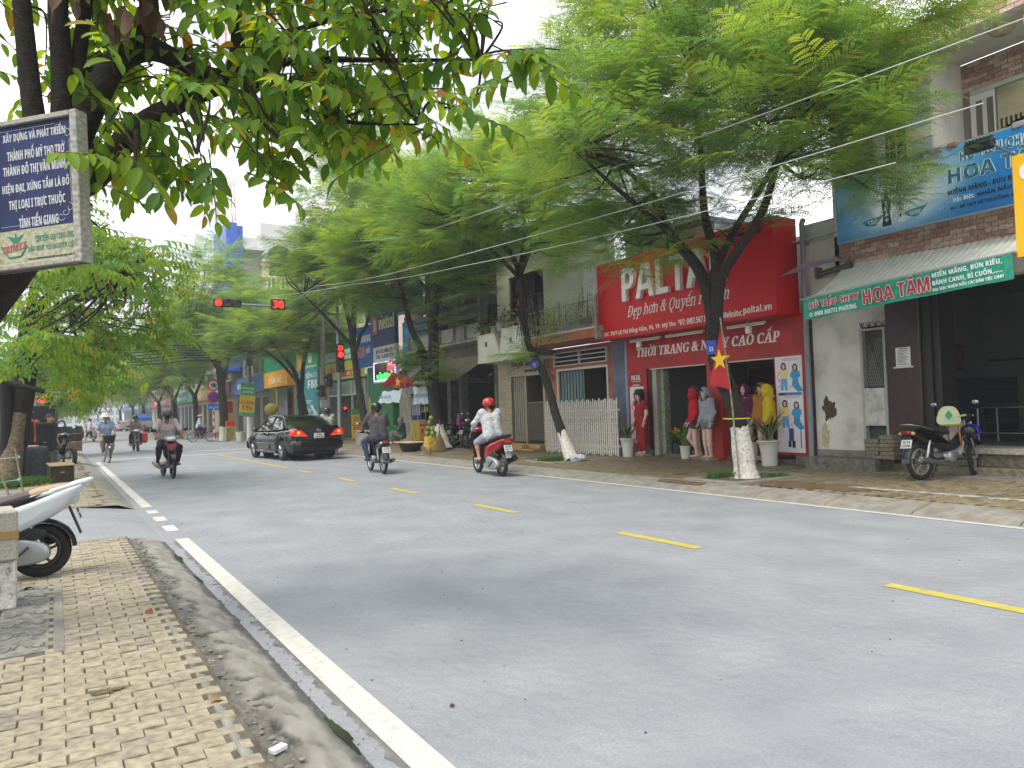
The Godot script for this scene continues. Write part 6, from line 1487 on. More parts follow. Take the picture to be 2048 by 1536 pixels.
	part("lettering", MB.new().text("CHO CÁC NGÀNH CÔNG NGHIỆP SỬ DỤNG DẦU THỰC VẬT", sans, Transform3D(Basis(), V(.08, .052, .0045)), .31, .018, .002), hx("33403c"), s)
	part("emblem_arc", MB.new().tube([V(-.25, .14, .005), V(-.2, .07, .005), V(-.12, .075, .005), V(-.08, .13, .005)], .004, 4), gr, s); part("emblem_palm", MB.new().prism(PackedVector2Array([W(-.17, .15), W(-.21, .195), W(-.16, .18), W(-.155, .205), W(-.145, .18), W(-.1, .195), W(-.14, .15)]), .0042, .006), gr, s)
	part("lettering", MB.new().text("TRIMEX", serif, Transform3D(Basis(V(0, 0, 1), .12), V(-.165, .125, .006)), .17, .036, .002), hx("a8474a", .5), s)
	var ln := MB.new(); ln.tube([V(-W + .33, H - .055, .005), V(.13, H - .055, .005)], .0016, 4); ln.tube([V(.22, H - .15, .005), V(.22, .34, .005)], .0016, 4); ln.tube([V(-W + .33, .245, .005), V(.13, .245, .005)], .0016, 4)
	for sg in [[H - .055, -1.0], [.245, 1.0]]:
		for k in 3:
			var pts := []
			for a in 14:
				var th := a * .45; var rr := .006 + .0016 * a; pts.push_back(V(.15 + k * .028 + rr * cos(th + k), sg[0] + sg[1] * (.02 + k * .022) + rr * sin(th + k), .005))
			ln.tube(pts, .0016, 4)
	part("white_scrollwork", ln, wt, s).set_meta("kind", "stuff")

# ---------------------------------------------------------------- vehicles; each is built facing local -z
func wheel(p: Node3D, z: float, r: float, w: float, rim: Material, spokes := 0, turn := .0, x := .0) -> Node3D:
	var t := part("wheel", MB.new().torus(Vector3(), r - w * .5, w * .5, 0, 32, 10, .9), mats["rubber"], p)
	t.position = V(x, r, z); t.rotation.y = turn
	part("rim", MB.new().torus(Vector3(), r - w * 1.05, w * .26, 0, 28, 8, 1.1), rim, t)
	part("hub", MB.new().lathe([W(.02, -.06), W(.05, -.055), W(.055, .0), W(.05, .055), W(.02, .06)], 14, Vector3(), 0), hx("77797a", .4, .7), t)
	var m := MB.new()
	if spokes > 0:
		for i in spokes:
			var a := TAU * i / spokes; var b := a + (.35 if i % 2 else -.35)
			m.tube([V(.045 if i % 4 < 2 else -.045, cos(a) * .05, sin(a) * .05), V(0, cos(b) * (r - w), sin(b) * (r - w))], .0022, 4, false)
		part("spokes", m, hx("a9acad", .3, .9), t).set_meta("kind", "stuff")
	else:
		for i in 5:
			var a := TAU * i / 5
			m.tube([V(0, cos(a) * .04, sin(a) * .04), V(0, cos(a + .15) * (r - w) * .6, sin(a + .15) * (r - w) * .6), V(0, cos(a) * (r - w), sin(a) * (r - w))], [.022, .014, .018], 6)
		part("cast_spokes", m, rim, t)
	return t

func fender(r: float, w: float, a0: float, a1: float) -> MB:   # arc over a wheel, angles from straight up, positive to the rear
	var R := []
	for i in 15:
		var a := lerpf(a0, a1, i / 14.0); var ring := PackedVector3Array()
		for j in 9:
			var b := lerpf(-1.25, 1.25, j / 8.0); var rr := r - (1.0 - cos(b)) * w * .7
			ring.push_back(V(sin(b) * w, cos(a) * rr, sin(a) * rr))
		R.push_back(ring)
	return MB.new().rings(R, false)

func loftz(sec: Array, seg := 16, e := .7) -> MB:   # sections [z, y, half width, half height], superellipse rings along z
	var R := []
	for s in sec:
		var r := PackedVector3Array()
		for j in seg:
			var a := TAU * j / seg; var c := cos(a); var d := sin(a)
			r.push_back(V(signf(c) * pow(absf(c), e) * s[2], s[1] + signf(d) * pow(absf(d), e) * s[3], s[0]))
		R.push_back(r)
	return MB.new().rings(R)

func plate(p: Node3D, z: float, y: float, l1: String, l2: String, tilt := -.35) -> void:
	var t := part("number_plate", MB.new().box(V(-.095, -.07, -.004), V(.095, .07, .0), .003), hx("c3c6c6", .5), p); t.position = V(0, y, z); t.rotation.x = tilt
	part("lettering", MB.new().text(l1, sans, Transform3D(Basis(), V(0, .03, .001)), .13, .045, .002).text(l2, sans, Transform3D(Basis(), V(0, -.03, .001)), .15, .045, .002), hx("26292c"), t)

func mirror_pair(p: Node3D, y: float, z: float, steel: Material) -> void:
	for s in [-1.0, 1.0]:
		var m := part("mirror", MB.new().tube(smooth([V(s * .2, y, z), V(s * .27, y + .1, z + .02), V(s * .33, y + .18, z + .02)], 3), .006, 6), steel, p)
		part("mirror_head", MB.new().ball(V(s * .36, y + .2, z + .02), V(.065, .042, .018), 12, 7), hx("16181a", .3), m); part("mirror_glass", MB.new().ball(V(s * .36, y + .2, z + .034), V(.056, .035, .008), 12, 6), hx("aab4b8", .05, .9), m)

func underbone(label: String, at: Vector3, turn: float, o: Dictionary, group := "") -> Node3D:
	var t := thing("motorbike", label, "motorbike", at, turn, group)
	var body: Material = o.body; var shield: Material = o.get("shield", body); var nose: Material = o.get("nose", body); var blk := hx("17181a", .5); var steel := hx("9a9d9f", .25, .9); var alu := hx("8b8e8f", .45, .7)
	var R := .29
	wheel(t, -.63, R, .075, o.get("rim", steel), o.get("spokes", 36), o.get("steer", .0)); wheel(t, .61, R, .085, o.get("rim", steel), o.get("spokes", 36))
	for s in [-1.0, 1.0]:
		part("fork_leg", MB.new().tube([V(s * .075, R, -.63), V(s * .075, .58, -.53), V(s * .06, .85, -.43)], [.02, .024, .022], 8), o.get("fork", alu), t)
		part("shock_absorber", MB.new().tube([V(s * .12, .34, .6), V(s * .12, .44, .56), V(s * .11, .62, .48)], [.02, .03, .022], 10), steel, t)
		part("swing_arm", MB.new().tube([V(s * .09, R, .62), V(s * .08, .33, .1)], .02, 8), blk, t)
		part("foot_peg", MB.new().tube([V(s * .1, .3, -.08), V(s * .26, .3, -.08)], .016, 8), blk, t)
		part("grip", MB.new().tube([V(s * .22, .98, -.3), V(s * .34, .98, -.25)], .018, 8), blk, t)
	var f := part("front_fender", fender(R + .035, .06, -.9, 1.0), o.get("fender", shield), t); f.position = V(0, R, -.63)
	f = part("rear_fender", fender(R + .05, .075, -.9, 1.35), blk, t); f.position = V(0, R, .61)
	# leg shield wrapped round the steering column
	var S := []
	for q in [[.36, -.22, .19, .16], [.5, -.3, .2, .17], [.66, -.37, .19, .15], [.8, -.43, .14, .12], [.92, -.46, .1, .1]]:
		var r := PackedVector3Array()
		for j in 13:
			var a := lerpf(-1.45, 1.45, j / 12.0); r.push_back(V(sin(a) * q[2], q[0], q[1] + q[3] * (1.0 - cos(a)) * 1.1))
		S.push_back(r)
	part("leg_shield", MB.new().rings(S, false), shield, t)
	part("nose_panel", MB.new().prism(PackedVector2Array([W(-.13, .88), W(-.05, .84), W(.0, .86), W(.05, .84), W(.13, .88), W(.1, .76), W(.0, .66), W(-.1, .76)]), -.515, -.47), nose, t)
	part("frame_tunnel", loftz([[-.36, .62, .05, .1], [-.2, .52, .06, .08], [.0, .5, .065, .09], [.2, .58, .06, .1]]), blk, t)
	part("engine", loftz([[-.3, .33, .06, .06], [-.18, .34, .08, .075], [-.05, .33, .13, .1], [.1, .33, .13, .1], [.16, .33, .09, .07]]), alu, t)
	for s in [-1.0, 1.0]: part("engine_cover", MB.new().lathe([W(.1, .1 * s), W(.095, .14 * s), W(.05, .155 * s), W(.0, .158 * s)], 18, V(0, .33, .02), 0), alu, t)
	part("exhaust", MB.new().tube(smooth([V(.06, .28, -.26), V(.12, .2, -.1), V(.15, .21, .12), V(.17, .25, .32), V(.18, .3, .6), V(.19, .34, .82)], 4), lerp_list([.016, .016, .018, .035, .048, .045], 21), 12), o.get("exhaust", hx("4c4e50", .35, .7)), t)
	part("exhaust_tip", MB.new().torus(V(.19, .341, .825), .028, .008, 2, 16, 6), steel, t)
	part("tail_panel", MB.new().pillow(smooth2([W(.02, .56), W(.2, .68), W(.5, .75), W(.84, .8), W(.86, .73), W(.66, .6), W(.3, .5), W(.08, .48)], 3), .125), body, t)
	part("seat", loftz([[-.06, .72, .06, .03], [.02, .745, .1, .045], [.2, .765, .125, .05], [.38, .785, .13, .05], [.56, .82, .12, .05], [.7, .835, .1, .035]]), hx("1a1b1e", .55), t)
	part("grab_rail", MB.new().tube(smooth([V(-.13, .78, .42), V(-.14, .84, .66), V(-.08, .88, .86), V(.08, .88, .86), V(.14, .84, .66), V(.13, .78, .42)], 4), .012, 8), o.get("rail", steel), t)
	part("tail_light", loftz([[.8, .75, .1, .045], [.87, .755, .085, .04], [.9, .755, .05, .025]]), paint("tail_red", Color("7a0d12"), .15), t)
	for s in [-1.0, 1.0]: part("indicator", MB.new().ball(V(s * .11, .74, .84), V(.03, .03, .04), 10, 6), hx("b3925a" if o.get("amber", true) else "b9b9b0", .2), t)
	part("plate_bracket", MB.new().box(V(-.07, .42, .83), V(.07, .7, .845), .003), blk, t)
	plate(t, .875, .58, o.get("p1", "63-B5"), o.get("p2", "218.46"))
	part("mud_flap", MB.new().cb(V(0, .4, .9), V(.14, .26, .012), .004, Basis(V(1, 0, 0), -.3)), hx("39424b", .6), t)
	part("handlebar", MB.new().tube(smooth([V(-.34, .98, -.25), V(-.2, .98, -.32), V(0, .94, -.38), V(.2, .98, -.32), V(.34, .98, -.25)], 3), .012, 8), steel, t)
	part("handlebar_cowl", MB.new().ball(V(0, .975, -.4), V(.17, .075, .11), 16, 9), o.get("cowl", body), t)
	part("headlight", MB.new().ball(V(0, .965, -.47), V(.12, .055, .05), 16, 8), hx("cdd3d6", .08, .3), t)
	for s in [-1.0, 1.0]: part("brake_lever", MB.new().tube([V(s * .2, .97, -.34), V(s * .33, .965, -.31)], .006, 6), steel, t)
	mirror_pair(t, .99, -.34, blk)
	part("stand", MB.new().tube([V(-.1, .28, .05), V(-.2, .02, .1)], .012, 6), blk, t)
	return t

func scooter(label: String, at: Vector3, turn: float, o: Dictionary, group := "") -> Node3D:
	var t := thing("scooter", label, "scooter", at, turn, group)
	var body: Material = o.body; var blk := hx("141517", .5); var steel := hx("9a9d9f", .25, .9); var alu := hx(o.get("alu", "a4a6a6"), .35, .6); var R: float = o.get("r", .25)
	wheel(t, -.64, R, .09, o.get("rim", alu), 0); wheel(t, .62, R, .1, o.get("rim", alu), 0)
	var f := part("front_fender", fender(R + .04, .075, -.8, 1.2), body, t); f.position = V(0, R, -.64)
	f = part("rear_fender", fender(R + .05, .08, -.6, 1.5), blk, t); f.position = V(0, R, .62)
	for s in [-1.0, 1.0]:
		part("fork_leg", MB.new().tube([V(s * .08, R, -.64), V(s * .07, .5, -.58)], .022, 8), alu, t)
		part("grip", MB.new().tube([V(s * .22, 1.0, -.36), V(s * .35, 1.0, -.31)], .02, 8), blk, t)
		part("brake_lever", MB.new().tube([V(s * .2, .99, -.4), V(s * .33, .985, -.37)], .006, 6), steel, t)
	var S := []
	for q in [[.3, -.34, .22, .08], [.45, -.44, .235, .12], [.65, -.5, .24, .14], [.82, -.5, .2, .12], [.95, -.46, .14, .09]]:
		var r := PackedVector3Array()
		for j in 13:
			var a := lerpf(-1.5, 1.5, j / 12.0); r.push_back(V(sin(a) * q[2], q[0], q[1] + q[3] * (1.0 - cos(a))))
		S.push_back(r)
	part("front_cover", MB.new().rings(S, false), body, t)
	S = []
	for q in [[.3, -.26, .21], [.45, -.33, .22], [.65, -.38, .22], [.82, -.4, .19], [.93, -.4, .13]]:
		var r := PackedVector3Array()
		for j in 9: r.push_back(V(lerpf(-q[2], q[2], j / 8.0), q[0], q[1] - .03 * cos((j - 4) * .35)))
		S.push_back(r)
	part("leg_shield", MB.new().rings(S, false), blk, t)
	part("floorboard", MB.new().box(V(-.16, .26, -.34), V(.16, .32, .12), .02), blk, t)
	part("handlebar_cowl", MB.new().ball(V(0, 1.0, -.44), V(.19, .075, .12), 16, 9), o.get("cowl", body), t); part("headlight", MB.new().ball(V(0, .99, -.53), V(.1, .05, .04), 14, 8), hx("cdd3d6", .08, .3), t)
	part("under_cowl", MB.new().pillow(smooth2([W(.02, .26), W(.02, .6), W(.3, .62), W(.4, .45), W(.25, .28)], 3), .14), blk, t)
	part("side_panel", MB.new().pillow(smooth2(o.get("panel", [W(.0, .34), W(.06, .6), W(.3, .7), W(.6, .76), W(.92, .82), W(.93, .74), W(.72, .58), W(.4, .46), W(.14, .33)]), 4), o.get("hw", .17)), body, t)
	part("seat", loftz(o.get("seat", [[-.02, .72, .08, .03], [.08, .745, .13, .05], [.25, .76, .15, .05], [.42, .785, .15, .055], [.6, .83, .14, .05], [.76, .85, .1, .035]])), o.get("seat_mat", hx("1b1c1f", .5)), t)
	part("grab_rail", MB.new().tube(smooth([V(-.13, .8, .5), V(-.14, .86, .76), V(-.07, .89, .94), V(.07, .89, .94), V(.14, .86, .76), V(.13, .8, .5)], 4), .02, 8), o.get("rail", blk), t)
	part("tail_light", loftz([[.84, .75, .13, .055], [.93, .77, .1, .05], [.96, .77, .05, .025]]), paint(o.get("lamp", "tail_orange"), Color(o.get("lampc", "b5281a")), .12), t)
	part("crank_case", MB.new().pillow(smooth2([W(.16, .26), W(.2, .4), W(.42, .42), W(.66, .36), W(.72, .25), W(.62, .17), W(.3, .16)], 3), .06, V(-.13, 0, 0)), alu, t)
	part("kick_lever", MB.new().tube(smooth([V(-.2, .22, .3), V(-.21, .24, .42), V(-.2, .34, .54)], 3), .012, 6), blk, t); part("case_bolt", MB.new().lathe([W(.022, -.192), W(.02, -.2), W(0, -.2)], 10, V(0, .3, .34), 0), blk, t)
	part("air_box", MB.new().pillow(smooth2([W(.3, .44), W(.34, .52), W(.66, .5), W(.66, .4), W(.45, .4)], 3), .05, V(-.11, 0, 0)), blk, t)
	part("muffler", MB.new().tube([V(.17, .24, .2), V(.19, .3, .45), V(.2, .4, .86)], [.03, .06, .07], 14), blk, t); part("shock_absorber", MB.new().tube([V(-.13, .36, .62), V(-.12, .62, .5)], .026, 8), steel, t)
	part("plate_bracket", MB.new().cb(V(0, .55, .92), V(.13, .3, .012), .003, Basis(V(1, 0, 0), -.35)), hx(o.get("flap", "5d6163"), .5), t)
	plate(t, .955, .62, o.get("p1", "63-B9"), o.get("p2", "305.71"))
	mirror_pair(t, 1.02, -.4, blk)
	return t

func sedan(label: String, at: Vector3, turn: float) -> Node3D:
	var t := thing("sedan", label, "car", at, turn)
	var bl := paint("car_black", Color("06070b"), .12); var gl := mat(Color("0c1013"), .02); gl.metallic_specular = .9; var blk := hx("0e0f10", .6); var chrome := hx("c5c8ca", .12, 1.0)
	var lamp := func(x, z, a, r): return absf(z - a) < r
	var R := []; var n := 66
	for i in n + 1:
		var z := lerpf(-2.42, 2.42, float(i) / n); var e := absf(z) / 2.42
		var w := .915 * (1.0 - .16 * pow(e, 5.0)); var top := .94
		if z < -.9: top = lerpf(.95, .7, pow((-.9 - z) / 1.52, 1.5))
		elif z > 1.35: top = lerpf(.98, 1.06, (z - 1.35) / 1.07)
		else: top = lerpf(.95, .98, (z + .9) / 2.25)
		var sill := .26 + (.14 * pow(maxf(.0, (e - .84) / .16), 1.2))
		for zw in [-1.4, 1.38]:
			if absf(z - zw) < .385: sill = maxf(sill, .33 + sqrt(.385 * .385 - (z - zw) * (z - zw)))
		var r := PackedVector3Array(); var half := []
		for q in [[.0, sill], [.82, sill], [.95, sill + .04], [.99, lerpf(sill + .04, top, .35)], [1.0, lerpf(sill + .04, top, .62)], [.97, lerpf(sill, top, .86)], [.9, top - .025], [.78, top + .012], [.4, top + .035], [.0, top + .04]]: half.push_back(V(q[0] * w, q[1], z))
		for p in half: r.push_back(p)
		for k in range(half.size() - 2, 0, -1): r.push_back(half[k] * V(-1, 1, 1))
		R.push_back(r)
	part("body", MB.new().rings(R), bl, t)
	# greenhouse: stations along z with base and roof lines
	var g := func(z0, z1, y0a, y0b, y1a, y1b, wa, wb, s): return [V(s * wa, y0a, z0), V(s * wa, y0b, z1), V(s * wb, y1b, z1), V(s * wb, y1a, z0)]
	var RR := []
	for q in [[-.45, 1.4, .6], [-.2, 1.455, .625], [.2, 1.475, .63], [.65, 1.455, .62], [.95, 1.4, .595]]:
		var r := PackedVector3Array()
		for j in 13:
			var f := lerpf(-1, 1, j / 12.0); r.push_back(V(f * q[2], q[1] - .035 * pow(absf(f), 4.0), q[0]))
		RR.push_back(r)
	part("roof", MB.new().rings(RR, false).up(), bl, t)
	var win := func(nm, pts, m):
		var b := MB.new(); var c := Vector3()
		for p in pts: c += p / pts.size()
		b.quad(pts[0], pts[1], pts[2], pts[3]); 
		var nn := b.N[0]
		if nn.dot(c - V(0, .9, .2)) < 0: for i in 4: b.N[i] = -b.N[i]
		part(nm, b, m, t)
	# curved glass front and rear
	for q in [["windscreen", -1.15, .96, .76, -.45, 1.395, .6], ["rear_window", 1.75, 1.02, .74, .95, 1.395, .595]]:
		var G := []
		for i in 5:
			var f := i / 4.0; var r := PackedVector3Array()
			for j in 11:
				var u := lerpf(-1, 1, j / 10.0); r.push_back(V(u * lerpf(q[3], q[6], f), lerpf(q[2], q[5], f) + .035 * sin(f * PI) - .02 * u * u, lerpf(q[1], q[4], f) + (.09 if q[1] < 0 else -.09) * u * u * (1.0 - .5 * f)))
			G.push_back(r)
		part(q[0], MB.new().rings(G, false).up(), gl, t)
	for s in [-1.0, 1.0]:
		for q in [[-.92, -.36, .97, .97, 1.0, 1.38], [-.36, .28, .97, .985, 1.38, 1.435], [.36, 1.0, .985, 1.0, 1.43, 1.355], [1.04, 1.42, 1.005, 1.02, 1.335, 1.06]]:
			win.call("side_window", [V(s * .835, q[2], q[0]), V(s * .835, q[3], q[1]), V(s * lerpf(.835, .625, (q[5] - .97) / .46), q[5], q[1]), V(s * lerpf(.835, .625, (q[4] - .97) / .46), q[4], q[0])], gl)
		part("pillar", MB.new().tube(smooth([V(s * .82, .95, -1.12), V(s * .7, 1.22, -.72), V(s * .61, 1.4, -.42), V(s * .63, 1.445, .2), V(s * .605, 1.39, .95), V(s * .7, 1.22, 1.35), V(s * .78, 1.03, 1.72)], 4), .035, 8), bl, t)
		part("door_pillar", MB.new().tube([V(s * .835, .97, .32), V(s * .63, 1.44, .32)], .025, 6), blk, t)
		part("window_trim", MB.new().tube([V(s * .85, .965, -.95), V(s * .85, .985, .4), V(s * .83, 1.02, 1.45)], .009, 6), chrome, t)
		for z in [-.1, .82]: part("door_handle", MB.new().tube([V(s * .93, .82, z), V(s * .935, .825, z + .2)], .016, 6), bl, t)
		part("door_seam", MB.new().box(V(s * .9 - .012, .35, .318), V(s * .9 + .017, .93, .326)), blk, t); part("side_moulding", MB.new().tube([V(s * .925, .55, -.95), V(s * .93, .55, .95)], .018, 6), bl, t); part("sill_trim", MB.new().box(V(s * .87 - .04, .24, -.98), V(s * .87 + .03, .31, .98), .015), bl, t)
		part("wing_mirror", MB.new().ball(V(s * 1.0, 1.0, -.72), V(.1, .075, .06), 12, 8), bl, t)
		# rear lamp cluster: wraps the corner, narrows inwards
		var lp := PackedVector2Array([W(.8, 1.0), W(.82, .8), W(.6, .79), W(.36, .765), W(.42, .83), W(.58, .98)])
		var pm := MB.new(); pm.X = Transform3D(Basis(V(s, 0, 0), V(0, 1, 0), V(0, 0, 1)), V(0, 0, 0)); pm.prism(lp, 2.25, 2.44)
		var tl := part("tail_light", pm, mat(Color("c81a14"), .1, .0, .25), t)
		part("indicator_lens", MB.new().lathe([W(.055, 2.441), W(.045, 2.452), W(0, 2.455)], 14, V(s * .67, .9, 0), 2), mat(Color("ff7a2a"), .1, .0, .5), tl)
		part("clear_lens", MB.new().box(V(-.8 if s < 0 else .46, .79, 2.441), V(-.46 if s < 0 else .8, .815, 2.45), .003), hx("c99a8e", .1), tl)
		part("corner_lamp", MB.new().ball(V(s * .785, .9, 2.25), V(.08, .1, .19), 10, 8), mat(Color("c81a14"), .1, .0, .25), t)
		part("reflector", MB.new().box(V(s * .66 - .1, .47, 2.385), V(s * .66 + .1, .495, 2.4), .004), hx("6b1414", .2), t)
	part("exhaust_pipe", MB.new().torus(V(.6, .27, 2.4), .04, .01, 2, 14, 6), chrome, t)
	part("bumper", loftz([[2.2, .5, .86, .19], [2.36, .5, .84, .19], [2.44, .5, .76, .16], [2.47, .5, .6, .11]], 28, .45), bl, t); part("bumper_front", loftz([[-2.48, .46, .6, .11], [-2.42, .46, .78, .17], [-2.2, .46, .86, .2]], 28, .45), bl, t)
	part("chrome_strip", MB.new().box(V(-.5, .7, 2.44), V(.8, .712, 2.452), .003), hx("7f8487", .15, .9), t)
	part("boot_lip", MB.new().tube([V(-.72, 1.07, 2.28), V(0, 1.1, 2.38), V(.72, 1.07, 2.28)], .022, 8), bl, t)
	var p := part("number_plate", MB.new().box(V(-.165, .71, 2.41), V(.165, .87, 2.455), .006), hx("bfc5c9", .4), t)
	part("lettering", MB.new().text("63A", sans, Transform3D(Basis(), V(0, .83, 2.457)), .14, .05, .002).text("211.95", sans, Transform3D(Basis(), V(0, .755, 2.457)), .24, .06, .002), hx("30363a"), p)
	var em := MB.new(); em.torus(Vector3(), .05, .007, 2, 20, 6); em.torus(Vector3(), .022, .006, 2, 16, 6); em.torus(V(0, .018, 0), .03, .006, 2, 16, 6); em.X = Transform3D()
	var eo := part("emblem", em, chrome, t); eo.position = V(0, .955, 2.43); eo.scale = V(1.35, .95, 1)
	for s in [-1.0, 1.0]:
		for z in [-1.4, 1.38]:
			var w := part("wheel", MB.new().torus(Vector3(), .245, .085, 0, 32, 12, 1.15), mats["rubber"], t); w.position = V(s * .79, .33, z)
			part("rim", MB.new().lathe([W(.205, .06 * s), W(.2, .085 * s), W(.18, .07 * s), W(.06, .06 * s), W(.04, .075 * s), W(0, .078 * s)], 22, Vector3(), 0), hx("8d9092", .3, .8), w)
			var sp := MB.new()
			for k in 9:
				var a := TAU * k / 9; sp.tube([V(s * .075, cos(a) * .05, sin(a) * .05), V(s * .088, cos(a) * .19, sin(a) * .19)], [.022, .018], 6)
			part("rim_spokes", sp, hx("a5a8aa", .25, .8), w)
			part("wheel_well", MB.new().lathe([W(.37, -.05), W(.37, .16), W(.0, .16)], 16, V(s * .5 + (-.1 if s > 0 else .1), .36, z), 0), hx("050506", .9), t)
	part("underbody", MB.new().box(V(-.75, .2, -2.1), V(.75, .34, 2.2), .03), hx("080808", .9), t)
	return t

func bicycle(label: String, at: Vector3, turn: float, col: Material, basket: Material) -> Node3D:
	var t := thing("bicycle", label, "bicycle", at, turn); var blk := hx("1b1c1d", .5); var st := hx("9a9d9f", .3, .9)
	for z in [-.5, .52]:
		var w := part("wheel", MB.new().torus(Vector3(), .3, .02, 0, 32, 8), mats["rubber"], t); w.position = V(0, .32, z)
		part("rim", MB.new().torus(Vector3(), .275, .012, 0, 28, 6), st, w)
		var m := MB.new()
		for i in 20: m.tube([Vector3(), V(0, cos(TAU * i / 20) * .27, sin(TAU * i / 20) * .27)], .002, 3, false)
		part("spokes", m, st, w).set_meta("kind", "stuff")
		var f := part("mudguard", fender(.35, .035, -.9, 1.3), st, t); f.position = V(0, .32, z)
	part("frame", MB.new().tube(smooth([V(0, .85, -.38), V(0, .42, -.12), V(0, .28, .08)], 3), .02, 8).tube([V(0, .28, .08), V(0, .8, .22)], .016, 8).tube([V(0, .62, -.26), V(0, .5, .14)], .014, 8), col, t)
	for s in [-1.0, 1.0]:
		part("fork_blade", MB.new().tube([V(0, .7, -.42), V(s * .05, .6, -.44), V(s * .05, .32, -.5)], .011, 6), col, t); part("rear_stay", MB.new().tube([V(0, .68, .2), V(s * .05, .32, .52), V(0, .28, .08)], .009, 6), col, t)
		part("pedal", MB.new().box(V(s * .06, .27 + s * .1, .03), V(s * .16, .29 + s * .1, .12), .005), blk, t); part("grip", MB.new().tube([V(s * .2, 1.0, -.2), V(s * .28, 1.0, -.1)], .015, 6), blk, t)
	part("chain_ring", MB.new().torus(V(.04, .28, .08), .08, .008, 0, 20, 6), st, t)
	part("saddle", loftz([[.05, .83, .02, .02], [.14, .84, .05, .03], [.28, .85, .1, .04], [.33, .85, .07, .03]]), blk, t)
	part("handlebar", MB.new().tube(smooth([V(-.27, 1.0, -.12), V(-.22, 1.0, -.3), V(0, .95, -.38), V(.22, 1.0, -.3), V(.27, 1.0, -.12)], 3), .011, 8), st, t)
	var b := MB.new(); var R := []
	for q in [[.68, .13, .1], [.95, .19, .14]]:
		var r := PackedVector3Array()
		for c in [[-1, -1], [1, -1], [1, 1], [-1, 1]]: r.push_back(V(c[0] * q[1], q[0], -.56 + c[1] * q[2]))
		R.push_back(r)
	b.rings(R, true, true, false); part("basket", b, basket, t)
	part("basket_rim", MB.new().tube([V(-.19, .955, -.7), V(.19, .955, -.7), V(.19, .955, -.42), V(-.19, .955, -.42), V(-.19, .955, -.7)], .012, 6), basket, t)
	return t

